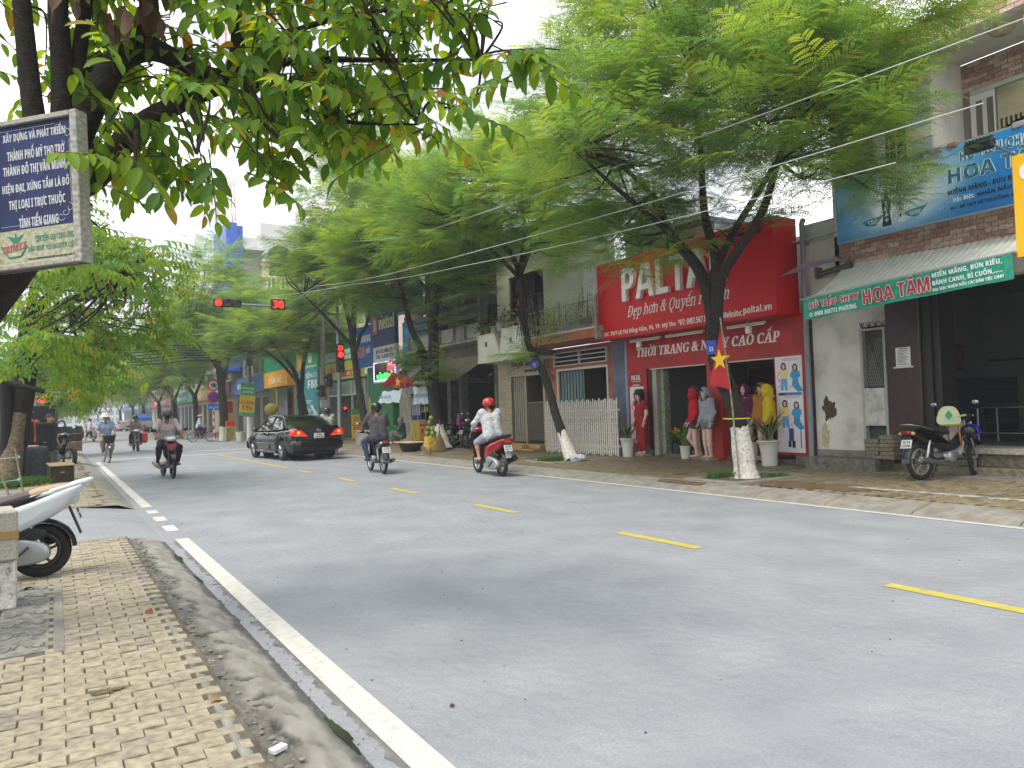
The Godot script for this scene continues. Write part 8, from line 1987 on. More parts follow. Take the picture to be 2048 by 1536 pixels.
	person("person", "dark haired man seated low between the black loudspeaker boxes at the left stall", "person", V(-.12, .02, -23.6), -2.3, stand(), {"skin": "a87a5c", "cell": .028, "shirt": hx("22262b", .9), "trousers": hx("20242c", .9), "hair": hx("12100e", .8)})
	var sit := stand(); sit.pelvis = V(0, .36, .0); sit.chest = V(0, .68, -.03); sit.neck = V(0, .88, -.05); sit.head = V(0, 1.0, -.09)
	for s in [["l", -1.0], ["r", 1.0]]:
		var k: String = s[0]; var x: float = s[1]
		sit["sh" + k] = V(x * .165, .82, -.03); sit["el" + k] = V(x * .22, .6, -.14); sit["wr" + k] = V(x * .06, .74, -.28); sit["hp" + k] = V(x * .09, .34, -.03); sit["kn" + k] = V(x * .2, .5, -.4); sit["an" + k] = V(x * .16, .1, -.44); sit["to" + k] = V(x * .18, .035, -.58)
	person("person", "grey haired woman in green sitting low on the right pavement, hand at her chin", "person", V(12.05, .12, -28.0), .9, sit, {"skin": "a87a5c", "shirt": hx("1f5b4b", .9), "long": true, "trousers": mottle("striped_grey", [[.0, "4a4d50"], [.5, "7d8184"], [1.0, "a5a8a9"]], .1, .02, .9), "hair": hx("75706a", .9), "cell": .022, "shin": .5})
	mannequins()

func mannequins() -> void:
	var sk := "c9a995"; var blk := hx("17120f", .85); var dn := mottle("denim", [[.0, "46606e"], [.5, "5f7a86"], [1.0, "7d939c"]], .3, .02, .9)
	var st := stand(); var s2 := stand(.12, .1)
	var cl := func(k, a, b): return mottle("knit" + k, [[.0, a], [.5, b], [1.0, b]], .5, .02, .9)
	var defs := [
		[V(12.78, .16, -14.42), 1.45, st, "mannequin in a red top and trousers with a black hat at the left red pillar", {"shirt": cl.call("r", "7a0f16", "94121a"), "sleeve": .45, "trousers": cl.call("r", "7a0f16", "94121a"), "shin": .75, "sunhat": hx("1a1a1d", .9), "hair": hx("1c0f0c", .8), "hair_long": .2}],
		[V(13.55, .2, -13.2), 1.3, st, "mannequin in dusty pink T-shirt and shorts with a wide grey hat inside the doorway", {"shirt": cl.call("p", "8f4f44", "a8655a"), "sleeve": .5, "trousers": cl.call("p", "8f4f44", "a8655a"), "short": true, "thigh": .45, "sunhat": hx("3b3836", .9), "hair": blk, "hair_long": .05}],
		[V(12.85, .16, -12.62), .9, s2, "mannequin in a bright red hoodie with one knee bent beside the grey hoodie one", {"shirt": cl.call("rr", "a00c18", "b8101e"), "long": true, "trousers": hx("4a3d40", .9), "short": true, "thigh": .3, "hood": cl.call("rr", "a00c18", "b8101e"), "hair": blk}],
		[V(12.72, .16, -12.1), 1.35, st, "mannequin in a light grey hoodie and denim shorts in front of the red column", {"shirt": cl.call("g", "7d7f88", "9396a0"), "long": true, "trousers": dn, "short": true, "thigh": .3, "hood": cl.call("g", "7d7f88", "9396a0"), "hair": hx("1f1310", .8), "hair_long": .26}],
		[V(13.35, .2, -11.75), 1.2, st, "mannequin in a magenta hooded jacket half hidden behind the white painted trunk", {"shirt": cl.call("m", "7c0f4d", "96155f"), "long": true, "trousers": hx("8c8f92", .9), "short": true, "thigh": .35, "hood": cl.call("m", "7c0f4d", "96155f")}],
		[V(13.1, .2, -11.28), 1.5, st, "mannequin in a dark plum hoodie with a white tag and grey shorts", {"shirt": cl.call("v", "4c0a34", "5f0d42"), "long": true, "trousers": cl.call("gs", "6a6c6e", "85878a"), "short": true, "thigh": .3, "hood": cl.call("v", "4c0a34", "5f0d42")}],
		[V(13.05, .2, -10.78), 1.55, st, "mannequin in a mustard zip jacket and tan skirt behind the potted plant", {"shirt": cl.call("mu", "96600a", "b37610"), "long": true, "trousers": hx("8a5f3f", .9), "short": true, "thigh": .35, "hood": cl.call("mu", "96600a", "b37610"), "hair": blk}],
		[V(12.9, .16, -10.5), .6, st, "mannequin in a bright yellow hooded coat beside the tall white poster", {"shirt": cl.call("y", "b59a06", "cdb10c"), "long": true, "coat": true, "trousers": hx("141416", .9), "short": true, "thigh": .4, "hood": cl.call("y", "b59a06", "cdb10c")}]]
	for d in defs:
		var o: Dictionary = d[4]; o.skin = sk; o.cell = .02
		var p := person("mannequin", d[3], "mannequin", d[0], d[1], d[2], o, "mannequins in front of the red shop")
		p.scale = V(.97, .97, .97)
		part("stand_base", MB.new().cb(V(0, -.01, .02), V(.34, .06, .26), .012), hx("8a806f", .8), p)
		if String(d[3]).contains("tag") or String(d[3]).contains("red top"): part("price_tag", MB.new().cb(V(.07, 1.24, -.15), V(.06, .09, .006), .002), hx("c9c9c4", .7), p)

# ---------------------------------------------------------------- street furniture
func star(r: float) -> PackedVector2Array:
	var o := PackedVector2Array()
	for i in 10: o.push_back(W(sin(TAU * i / 10), cos(TAU * i / 10)) * (r if i % 2 == 0 else r * .4))
	return o
func lens(p: Node3D, c: Vector3, r: float, m: Material) -> void:
	part("lens", MB.new().lathe([W(r, .0), W(r * .8, .02), W(0, .03)], 18, c, 2), m, p)
	part("visor", MB.new().rings([visor(c, r * 1.12, .0), visor(c, r * 1.1, r * 1.1)], false), hx("101112", .6), p)
func visor(c: Vector3, r: float, z: float) -> PackedVector3Array:
	var o := PackedVector3Array()
	for i in 13:
		var a := lerpf(-.3, PI + .3, i / 12.0); o.push_back(c + V(cos(a) * r, sin(a) * r, z))
	return o
func cable(label: String, pts: Array, r: float, c: String, sag := .4) -> void:
	var P := []
	for i in pts.size() - 1:
		for j in 8:
			var f := j / 8.0; P.push_back(pts[i].lerp(pts[i + 1], f) - V(0, sag * 4.0 * f * (1 - f), 0))
	P.push_back(pts[-1])
	tag(part("overhead_cable", MB.new().tube(P, r, 5), hx(c, .7)), label, "cable", "overhead cables")

func flag(label: String, at: Vector3, pts: Array, pole: Array, waves: float) -> void:   # pts: four corners
	var t := thing("national_flag", label, "flag", at); var R := []; var red := mottle("flag_red", [[.0, "9c0d0c"], [.5, "b51210"], [1.0, "c41a15"]], .6, .015, .6)
	var nrm: Vector3 = (pts[1] - pts[0]).cross(pts[3] - pts[0]).normalized()
	if nrm.z < 0: nrm = -nrm
	for j in 9:
		var r := PackedVector3Array(); var v := j / 8.0
		for i in 17:
			var u := i / 16.0; r.push_back(pts[0].lerp(pts[1], u).lerp(pts[3].lerp(pts[2], u), v) + nrm * waves * sin(u * 9.0 + v * 2.0))
		R.push_back(r)
	bp("cloth", MB.new().rings(R, false), red, t)
	var c: Vector3 = (pts[0] + pts[1] + pts[2] + pts[3]) / 4; var ux: Vector3 = (pts[1] - pts[0] + pts[2] - pts[3]).normalized(); var uy := nrm.cross(ux)
	for s in [-1.0, 1.0]: bp("yellow_star", MB.new().mesh(flat(star(.2)), Transform3D(Basis(ux, uy, nrm), c + nrm * s * (waves + .012))), hx("e0b414", .5), t)
	bp("pole", MB.new().tube(pole, .016, 8), mottle("bamboo", [[.0, "6b6355"], [.5, "8f8673"], [1.0, "a9a08c"]], .4), t)
func flat(p: PackedVector2Array) -> ArrayMesh: return MB.new().prism(p, -.002, .002).done()

func street_furniture() -> void:
	var gal := hx("8d9598", .4, .6); var blk := hx("121314", .6); var redl := mat(Color("ff1f14"), .3, .0, 2.0); var off := hx("5c594a", .25); var white := hx("c2c4c4", .5)
	var t := thing("traffic_light_mast", "tall grey traffic light mast with an arm over the road, showing red 30", "traffic light", V(11.45, .1, -34))
	part("pole", MB.new().tube([V(0, 0, 0), V(0, 1.6, 0), V(0, 6.9, 0)], [.13, .1, .075], 14), gal, t); part("arm", MB.new().tube([V(0, 6.05, 0), V(-2.5, 6.3, 0), V(-5.6, 6.36, 0)], [.07, .06, .045], 10), gal, t); part("base_plate", MB.new().box(V(-.2, 0, -.2), V(.2, .03, .2), .005), gal, t)
	var h := part("arm_signal", MB.new().box(V(-5.57, 6.17, .03), V(-4.4, 6.52, .2), .03), blk, t)
	for i in 3: lens(h, V(-5.36 + i * .39, 6.345, .2), .14, redl if i == 0 else off)
	h = part("countdown_box", MB.new().box(V(-3.12, 6.16, .05), V(-2.48, 6.62, .2), .02), blk, t)
	part("lettering", MB.new().text("30", sans, Transform3D(Basis(), V(-2.8, 6.39, .202)), .46, .34, .01), redl, h)
	h = part("pole_signal", MB.new().box(V(-.17, 3.32, .1), V(.19, 4.64, .28), .03), blk, t)
	for i in 3: lens(h, V(.01, 4.14 - i * .33, .28), .14, redl if i == 0 else off)
	part("lettering", MB.new().text("30", sans, Transform3D(Basis(), V(.01, 4.46, .282)), .24, .22, .01), redl, h)
	for q in [[-.42, 2.95, .5], [-.8, 2.45, .42]]:
		h = part("side_signal", MB.new().cb(V(q[0], q[1], -.1), V(.22, q[2] * 1.3, .3), .03), blk, t)
		for i in 2: part("visor", MB.new().ball(V(q[0] - .13, q[1] + .16 - .3 * i, -.1), V(.13, .1, .12), 10, 6), blk, h)
		part("bracket", MB.new().tube([V(0, q[1], -.02), V(q[0], q[1], -.08)], .025, 6), gal, t)
	h = part("pedestrian_signal", MB.new().box(V(.1, 1.2, .08), V(.28, 1.75, .22), .02), blk, t)
	for i in 3: lens(h, V(.19, 1.62 - .17 * i, .22), .06, redl if i == 0 else off)
	# signs beside the far kerb
	t = thing("round_sign_post", "striped post with a round 10 t limit, blue no parking sign and small plate", "sign", V(8.22, .1, -47.7))
	for i in 9: part("post_band", MB.new().tube([V(0, i * .22, 0), V(0, i * .22 + .22, 0)], .04, 10), hx("b3201c", .5) if i % 2 else white, t)
	part("post", MB.new().tube([V(0, 1.98, -.02), V(0, 3.6, -.02)], .035, 8), white, t)
	var disc := func(y, r, z, m): part("disc", MB.new().lathe([W(r, z - .012), W(r, z), W(0, z)], 28, V(0, y, 0), 2), m, t)
	disc.call(3.33, .36, .03, hx("b3201c", .4)); disc.call(3.33, .26, .043, white); part("lettering", MB.new().text("10t", sans, Transform3D(Basis(), V(0, 3.33, .045)), .34, .24, .006), blk, t)
	disc.call(2.6, .36, .03, hx("b3201c", .4)); disc.call(2.6, .28, .043, hx("1a2f9c", .4))
	for s in [-1.0, 1.0]: part("red_cross_bar", MB.new().cb(V(0, 2.6, .048), V(.54, .06, .008), .0, Basis(V(0, 0, 1), s * PI / 4)), hx("b3201c", .4), t)
	part("blue_plate", MB.new().box(V(-.32, 1.82, .0), V(.32, 2.2, .03), .01), hx("2f62b8", .4), t); part("lettering", MB.new().text("6h - 22h", sans, Transform3D(Basis(), V(0, 2.01, .031)), .5, .13, .005), white, t)
	# posts
	var conc: Material = mats["concrete"]; var lampc := hx("9fa3a3", .5)
	for q in [[11.95, -38.0, 8.2, "grey concrete utility pole behind the traffic light"], [9.3, -43.0, 6.5, "utility pole with a white painted foot carrying a green banner"], [8.9, -72.0, 7.0, "slim far utility pole right of the beige rider"], [9.1, -104.0, 7.0, "far lamp post near the red banner"], [-.6, -38.0, 5.5, "left corner steel post carrying red signals"], [-.05, -37.5, 4.6, "thick grey steel post at the left corner by the stall"]]:
		var p := thing("utility_pole", q[3], "pole", V(q[0], .1, q[1])); part("shaft", MB.new().tube([V(0, 0, 0), V(0, q[2], 0)], [.15, .1], 12), conc if q[0] > 1 else gal, p); part("cross_arm", MB.new().box(V(-.5, q[2] - .5, -.05), V(.5, q[2] - .4, .05), .01), gal, p)
		if q[1] == -43.0: part("white_foot", MB.new().tube([V(0, 0, 0), V(0, 1.35, 0)], [.175, .17], 14), white, p); part("meter_box", MB.new().box(V(-.18, 4.2, .1), V(.18, 4.7, .3), .02), hx("3a3c3e"), p)
		elif q[1] == -38.0 and q[0] > 1: part("meter_box", MB.new().box(V(-.25, 1.7, .12), V(.2, 2.1, .34), .02), lampc, p); part("cable_coil", MB.new().torus(V(0, 1.35, .16), .2, .03, 2, 18, 6), hx("55585a"), p)
		elif q[0] == -.6:
			for y in [2.4, 2.95]: part("red_cross_lamp", MB.new().lathe([W(.16, .15), W(.14, .2), W(0, .21)], 16, V(.1, y, 0), 2), mat(Color("e0262a"), .3, .0, 1.0) if y < 2.5 else hx("8f1d1f", .4), p); 
			part("cross", MB.new().box(V(.0, 2.38, .212), V(.2, 2.42, .22)).box(V(.08, 2.3, .221), V(.12, 2.5, .226)), mat(Color("ff9a90"), .3, .0, 1.4), p)
	t = thing("hanging_signal", "small red signal hanging over the road beyond the left trees", "traffic light", V(3.4, 5.9, -58)); h = part("case", MB.new().box(V(-.35, -.2, -.1), V(.75, .2, .1), .03), blk, t); lens(h, V(-.16, 0, .1), .16, redl); part("wire_arm", MB.new().tube([V(.75, .1, 0), V(6.0, .4, 0)], .04, 6), gal, t)
	t = thing("green_yellow_banner", "tilted green and yellow discount banner tied to the white footed pole", "banner", V(9.05, 1.5, -42.75)); t.rotation.z = -.09
	part("cloth", MB.new().box(V(-.4, 0, 0), V(.42, 1.85, .012)), hx("cdb72c", .6), t); part("green_top", MB.new().box(V(-.401, 1.15, .0125), V(.421, 1.85, .018)), hx("3f9d63", .6), t); part("green_foot", MB.new().box(V(-.401, 0, .0125), V(.421, .2, .018)), hx("3f9d63", .6), t)
	part("lettering", MB.new().text("GIẢM\n1%", sans, Transform3D(Basis(), V(.0, .62, .014)), .7, .62, .005), hx("b8321f", .5), t); part("lettering", MB.new().text("Khai trương\nưu đãi lớn", sans, Transform3D(Basis(), V(0, 1.45, .019)), .65, .36, .005), hx("cfe0cf", .5), t)
	t = thing("yellow_sale_board", "yellow standing sale board at the foot of the traffic light mast", "sign", V(12.0, .1, -33.1)); part("board", MB.new().box(V(-.3, .2, 0), V(.32, 1.55, .03), .005), hx("d3b01e", .6), t); part("green_top", MB.new().box(V(-.301, 1.3, .0305), V(.321, 1.56, .036)), hx("3f8a3a", .6), t); part("lettering", MB.new().text("GIẢM\n5%", sans, Transform3D(Basis(), V(0, .72, .031)), .54, .5, .006), hx("b8281f", .5), t); part("lettering", MB.new().text("KHUYẾN\nMÃI LỚN", sans, Transform3D(Basis(), V(0, 1.13, .031)), .5, .22, .006), blk, t)
	t = thing("street_banner", "red banner with yellow lettering strung across the far road", "banner", V(6.6, 4.3, -110)); part("cloth", MB.new().box(V(-3.4, 0, 0), V(2.9, .85, .02)), mats.get("flag_red", hx("b5211a", .6)), t); part("lettering", MB.new().text("NHIỆT LIỆT CHÀO MỪNG ĐẠI HỘI", sans, Transform3D(Basis(), V(-.2, .42, .021)), 5.2, .4, .01), hx("d9a62a", .5), t); part("rope", MB.new().tube([V(-8, 1.1, 0), V(-3.4, .85, 0), V(2.9, .85, 0), V(5, 1.1, 0)], .02, 4), blk, t)
	flag("red flag with a yellow star hanging from a pole tied to the white painted tree", V(10.05, .12, -8.87), [V(10.06, 2.8, -9.16), V(10.06, 2.55, -9.12), V(10.08, 1.66, -9.0), V(10.06, 1.78, -9.5)], [V(10.04, .12, -8.86), V(10.08, 1.5, -9.0), V(10.07, 2.95, -9.17)], .02)
	tag(part("yellow_tie", MB.new().torus(Vector3(), .23, .012, 1, 20, 5), hx("c9bb2a", .6)), "yellow cord tying the flag pole to the white painted tree", "cord").set("position", V(10.28, 1.15, -9.08))
	flag("orange red flag with a yellow star flying beside the black trunk", V(10.6, .1, -23.5), [V(10.45, 2.95, -25.1), V(10.75, 2.55, -23.75), V(10.75, 2.3, -24.5), V(10.4, 2.42, -25.9)], [V(10.62, .1, -23.5), V(10.55, 1.6, -23.9), V(10.5, 3.6, -24.6)], .05)
	for q in [["blue plate numbered 53 on the white painted tree", V(10.08, 2.44, -9.42), "53", .12, .17], ["blue plate on the leaning tree before the cream house", V(10.84, 2.62, -16.35), "51", .16, .12]]:
		t = thing("number_tag", q[0], "plate", q[1], -PI / 2 + .6); part("plate", MB.new().box(V(-q[3], -q[4], .0) * .75, V(q[3], q[4], .012) * .75, .003), hx("1f3f9c", .4), t); part("lettering", MB.new().text(q[2], sans, Transform3D(Basis(), V(0, -.03, .01)), .07, .08, .003), white, t)
	var i := 0
	for q in [[V(8.6, 5.3, -3), V(8.6, 6.35, -18.5), V(8.6, 7.4, -24.5), V(8.7, 9.0, -34)], [V(8.6, 4.6, -4), V(8.6, 5.55, -19.9), V(8.6, 6.4, -28), V(9.3, 6.5, -43)], [V(8.6, 4.25, -5), V(8.6, 5.0, -16), V(8.6, 5.85, -24.2), V(8.4, 6.9, -34)], [V(11.95, 7.2, -38), V(9.3, 6.4, -43), V(8.9, 6.6, -72), V(9.1, 6.8, -104)], [V(11.95, 6.9, -38), V(9.3, 6.0, -43), V(8.9, 6.2, -72)], [V(-1.5, 5.9, -38), V(5, 5.6, -40), V(11.95, 7.3, -38)]]: 
		cable(["top pale cable sagging along the right facades", "upper pale cable of the pair before the balcony", "lower pale cable of the pair before the balcony", "far cable strung past the white footed pole", "lower far cable past the white footed pole", "pale cable crossing the junction under the arm"][i], q, .008, "b9bab6", .06 if i < 3 else .4); i += 1
	for k in 7: cable("dark cable of the bundle crossing the junction, %s strand" % ["first and highest", "second", "third", "fourth", "fifth", "sixth", "lowest"][k], [V(-1.6, 5.4 - k * .16, -41.0 - k * .5), V(4.6 + k * .3, 5.35 - k * .13, -42), V(9.3, 6.0 - k * .12, -43)], .028 if k % 2 else .04, "1a1b1c", .25)

# ---------------------------------------------------------------- small things
func blade_plant(called: String, label: String, at: Vector3, n: int, h: float, pot: Array, leaf: Material, edge: Material, spread: float) -> void:
	var t := thing(called, label, "potted plant", at); var pw := hx("c3c1b8", .45); var m := MB.new(); var R := []
	for q in pot:
		var r := PackedVector3Array()
		for j in 40: r.push_back(V(cos(TAU * j / 40), 0, sin(TAU * j / 40)) * (q.x * (1.0 + (.035 if j % 2 else .0))) + V(0, q.y, 0))
		R.push_back(r)
	part("pot", m.rings(R, true, true, false), pw, t); part("pot_rim", MB.new().torus(V(0, pot[-1].y, 0), pot[-1].x, .018, 1, 28, 8), pw, t); part("soil", MB.new().lathe([W(pot[-1].x * .95, pot[-1].y - .05), W(0, pot[-1].y - .03)], 18), hx("2d2620", .95), t)
	for i in n:
		var a := TAU * i / n + rng.randf() * .6; var l := h * rng.randf_range(.65, 1.1); var d := V(cos(a), 0, sin(a)); var w := V(-d.z, 0, d.x); var k := spread * rng.randf_range(.3, 1.2); var y0: float = pot[-1].y - .05
		var c := []
		for j in 7:
			var f := j / 6.0; c.push_back(d * (.05 + k * l * f * f) + V(0, y0 + l * (f - .35 * k * f * f), 0))
		var A := []; var E := []
		for j in 7:
			var f := j / 6.0; var hw := .034 * (1.0 - pow(f, 3.0)) + .002; A.push_back(PackedVector3Array([c[j] - w * hw, c[j] - d * .006, c[j] + w * hw])); E.append(c[j] + w * hw)
		var lf := part("blade", MB.new().rings(A, false), leaf, t); part("yellow_edge", MB.new().tube(E, .005, 4), edge, lf)

func leafy(t: Node3D, called: String, lo: Vector3, hi: Vector3, n: int, l: float, tone: Color, s: int) -> void:
	var r := RandomNumberGenerator.new(); r.seed = s; var x := []
	for i in n: x.push_back(aim(V(r.randf_range(lo.x, hi.x), lerpf(lo.y, hi.y, r.randf() * r.randf()), r.randf_range(lo.z, hi.z)), V(r.randfn(), r.randf_range(-.4, .9), r.randfn()), r.randf_range(.6, 1.3)))
	many(called, leaf_mesh(l, l * .42).done(), x, leafmat("shrub", tone, Color(.5, .62, .14)), t).position = -t.position

func small_things() -> void:
	var sv := hx("2c3f26", .5); var sy := hx("a3a15c", .5); var tall := [W(.13, .0), W(.145, .2), W(.17, .38), W(.2, .46)]
	blade_plant("snake_plant", "snake plant in a fluted white pot left of the red mannequin", V(12.6, .115, -14.75), 15, .6, tall, sv, sy, .9)
	blade_plant("snake_plant", "largest snake plant in a fluted white pot right of the white painted trunk", V(12.5, .115, -10.22), 16, .85, [W(.15, .0), W(.15, .2), W(.19, .42), W(.23, .5)], sv, sy, .8)
	blade_plant("palm_plant", "bright green palm in a plain white pot by the red hoodie mannequin", V(12.85, .115, -12.95), 16, .7, [W(.1, .0), W(.13, .3)], hx("4d6b22", .5), hx("6a8a30", .5), 1.1)
	blade_plant("low_plant", "small plain white pot behind the white painted trunk", V(12.95, .115, -11.05), 5, .3, [W(.12, .0), W(.14, .42)], sv, sy, .5)
	var t := thing("yellow_flowers", "pots of yellow flowers just inside the left doorway of the red shop", "flowers", V(13.5, .2, -13.9))
	for i in 3: part("pot", MB.new().lathe([W(.1, .0), W(.13, .25)], 14, V(0, 0, -.3 + i * .3)), hx("3c4a55", .6), t)
	leafy(t, "leaves", V(13.35, .4, -14.3), V(13.65, .75, -13.5), 160, .09, Color(.04, .09, .02), 5)
	for i in 22: part("blossom", MB.new().ball(V(rng.randf_range(-.16, .16), rng.randf_range(.42, .62), rng.randf_range(-.42, .42)), V(.045, .03, .045), 8, 5), hx("c9ae12", .7), t)
	# balcony plants
	for q in [["dark leaved shrub in a pot at the left end of the cream balcony", V(12.3, 3.9, -21.3), V(.35, .9, .7), Color(.03, .085, .025), .13, 260], ["green shrub with red flowers at the middle of the balcony", V(12.35, 4.0, -19.9), V(.3, .75, .9), Color(.05, .12, .03), .08, 420], ["pale leafy pot plants behind the iron balustrade", V(12.4, 3.6, -17.6), V(.3, 1.0, .9), Color(.12, .19, .05), .09, 420], ["tall light green plants at the right end of the iron balustrade", V(12.4, 3.6, -16.0), V(.3, 1.25, .6), Color(.11, .18, .05), .1, 420]]:
		t = thing("balcony_plant", q[0], "plant", q[1]); var p: Vector3 = q[1]; var e: Vector3 = q[2]
		for k in 3: part("pot", MB.new().lathe([W(.11, -.02), W(.15, .24), W(.16, .26), W(.13, .24)], 14, V(0, 0, (k - 1) * e.z * .7)), hx("7d5a45" if k % 2 else "a9a69c", .7), t); part("stem", MB.new().tube([V(0, .2, (k - 1) * e.z * .7), V(.03, e.y * .8, (k - 1) * e.z * .6)], [.015, .006], 5), hx("4a3f2c", .9), t)
		leafy(t, "leaves", p + V(-e.x, .15, -e.z), p + V(e.x, e.y, e.z), q[5], q[4], q[3], 3)
		if q[5] == 420 and p.z < -19:
			for k in 16: part("blossom", MB.new().ball(V(rng.randf_range(-.3, .2), rng.randf_range(.4, .8), rng.randf_range(-.6, .9)), V(.05, .04, .05), 7, 5), hx("b0583f", .7), t)
	# juice stall and the goods by the dark trunk
	t = thing("juice_cart", "yellow and orange sugarcane juice cart with a glass case", "cart", V(12.9, .12, -27.6)); var al := hx("a3a7a6", .35, .6)
	part("yellow_side", MB.new().box(V(-.3, .15, -.9), V(.3, .95, -.02), .01), hx("c4b02a", .6), t); part("orange_side", MB.new().box(V(-.3, .15, -.018), V(.3, .95, .62), .01), hx("a8632b", .6), t); part("counter", MB.new().box(V(-.34, .951, -.95), V(.34, .99, .66), .006), al, t)
	part("lettering", MB.new().text("THẠM ĐÁ", serif, Transform3D(FB, V(-.303, .78, .3)), .5, .13, .008), hx("3a2415"), t); part("printed_sun", MB.new().lathe([W(.18, -.302), W(.18, -.308), W(0, -.309)], 20, V(0, .55, .3), 0), hx("c4761f", .6), t)
	for y in [1.3, 1.6, 1.95]: part("shelf", MB.new().box(V(-.3, y, -.9), V(.3, y + .02, .6)), al, t)
	for z in [-.9, -.15, .6]:
		for x in [-.29, .29]: part("post", MB.new().tube([V(x, .99, z), V(x, 1.97, z)], .014, 6), al, t)
	for i in 12: part("drink_bottle", MB.new().lathe([W(.045, 0), W(.045, .17), W(.018, .22), W(.018, .25)], 10, V(-.12, 1.32 if i % 2 else 1.62, -.8 + .115 * i)), hx(["b5ad2e", "8a9a2a", "c2bd55"][i % 3], .3), t)
	for s in [-.7, .45]: part("wheel", MB.new().torus(V(-.2, .09, s), .06, .025, 0, 16, 6), hx("161616"), t)
	t = thing("coconut_sack", "yellow sack topped with green coconuts against the white painted dark trunk", "sack", V(10.5, .12, -22.15)); part("sack", sdf(MB.new(), [[V(-.08, .1, 0), V(-.06, .42, 0), .17, .15], [V(.1, .1, .02), V(.08, .42, .0), .16, .15]], .02, .05, .02), hx("b0953c", .8), t)
	for i in 8: part("coconut", MB.new().ball(V([-.14, .02, .15, -.06, .1, .02, -.02, .05][i], [.6, .6, .6, .78, .78, .74, .95, 1.1][i], [.05, .12, .0, -.02, -.04, .1, .0, .0][i]), V(.08, .09, .08), 12, 8), hx(["5f7a2a", "7d8a3a", "6b8232"][i % 3], .5), t)
	t = thing("straw_broom", "straw broom leaning between the yellow sack and the white painted dark trunk", "broom", V(10.75, .12, -22.0)); part("bristles", MB.new().rings([ellipse(.28, .05, .0), ellipse(.16, .05, .35), ellipse(.025, .025, .62)]), mottle("straw", [[.0, "6b5330"], [.5, "8f7245"], [1.0, "a88c5c"]], .2, .02, .95), t); part("handle", MB.new().tube([V(0, .6, 0), V(.05, 1.05, -.05)], .014, 6), hx("6b5a3c"), t)
	t = thing("straw_hat", "pale conical straw hat lying tilted on the pavement edge", "hat", V(9.75, .2, -20.9)); t.rotation = V(.5, .3, -.9); part("hat", MB.new().lathe([W(.24, .0), W(.13, .09), W(.0, .2)], 22), hx("ad9464", .8), t)
	tag(part("ware_tray", MB.new().cb(V(10.3, .42, -23.3), V(.7, .04, 1.3), .01), hx("b59a80", .7)), "low board of wares before the seated woman in green", "tray"); tag(part("dark_basin", MB.new().lathe([W(.3, .12), W(.42, .4)], 20, V(10.3, 0, -23.3)), hx("17222b", .6)), "dark basin under the board of wares", "basin")
	tag(part("concrete_planter", MB.new().box(V(10.7, .1, -29.9), V(11.1, .75, -28.2), .02), mats["concrete"]), "low grey concrete planter block beside the traffic light mast", "planter")
	for q in [["teal_sack", "teal plastic sack beside the juice cart", V(11.6, .12, -23.6), "1f5a50", .17, .9], ["purple_bag", "purple hanging bag right of the dark trunk", V(11.7, .9, -22.4), "6b2a5c", .09, .4]]: tag(part(q[0], sdf(MB.new(), [[q[2] + V(0, q[4], 0), q[2] + V(0, q[5], 0), q[4], q[4] * .7]], .025, .03, .02), hx(q[3], .6)), q[1], "bag")
	# far right kerb
	t = thing("yellow_stool", "yellow plastic table with red stools on the far right kerb", "stool", V(8.9, .1, -46.6))
	for s in [[-.25, -.25], [.25, -.25], [.25, .25], [-.25, .25]]: part("leg", MB.new().tube([V(s[0] * 1.25, 0, s[1] * 1.25), V(s[0], .75, s[1])], .03, 6), hx("aeb02c", .5), t)
	part("top", MB.new().box(V(-.32, .75, -.32), V(.32, .79, .32), .01), hx("aeb02c", .5), t); part("red_box", MB.new().box(V(-.2, .79, -.25), V(.3, 1.15, .2), .03), hx("a8201c", .5), t)
	tag(part("white_bucket", MB.new().lathe([W(.2, .1), W(.26, .6), W(.27, .62), W(.2, .4)], 18, V(9.0, 0, -44.0)), hx("b5b4ae", .5)), "white plastic bucket left of the white footed pole", "bucket"); tag(part("yellow_doorway", MB.new().box(V(9.6, .1, -52), V(10.2, 2.6, -51.8), .02), hx("a98f3e", .7)), "yellow door panel behind the round signs", "door"); tag(part("red_letter_box", MB.new().box(V(8.9, 1.75, -50), V(9.7, 2.5, -49.6), .03), hx("a11612", .5)), "red box on the wall behind the round signs", "box")
	tag(part("yellow_tank", MB.new().ball(V(12.2, 1.9, -50), V(.45, .4, .4), 16, 10), hx("b59f1a", .5)), "round yellow tank outside the loan shop", "tank")
	# left stall
	var wd := mottle("plank", [[.0, "4a3a2a"], [.5, "6b5640"], [1.0, "8a745a"]], .7, .02, .9); var dk := mottle("dark_wood", [[.0, "241a12"], [.5, "382a1d"], [1.0, "4d3b2a"]], .6, .02, .9)
	for q in [[V(-.62, .93, -21.8), V(.36, .58, .34), "1a2426", "teal black loudspeaker box on a plank, nearest the left trunk"], [V(-.2, .77, -21.4), V(.38, .7, .4), "0e1112", "black loudspeaker box standing right of the teal black one"], [V(-.28, .1, -24.4), V(.48, 1.85, .4), "1c2426", "tall dark cabinet behind the two loudspeaker boxes"]]:
		t = thing("speaker_box", q[3], "loudspeaker", q[0]); var e: Vector3 = q[1]; part("case", MB.new().box(V(-e.x / 2, 0, -e.z / 2), V(e.x / 2, e.y, e.z / 2), .015), hx(q[2], .5), t); part("grille", MB.new().box(V(-e.x / 2 + .03, .05, e.z / 2), V(e.x / 2 - .03, e.y - .04, e.z / 2 + .012), .005), hx("10181a", .8), t); part("badge", MB.new().box(V(-.03, e.y * .3, e.z / 2 + .012), V(.03, e.y * .3 + .02, e.z / 2 + .016)), hx("8c9494", .3), t)
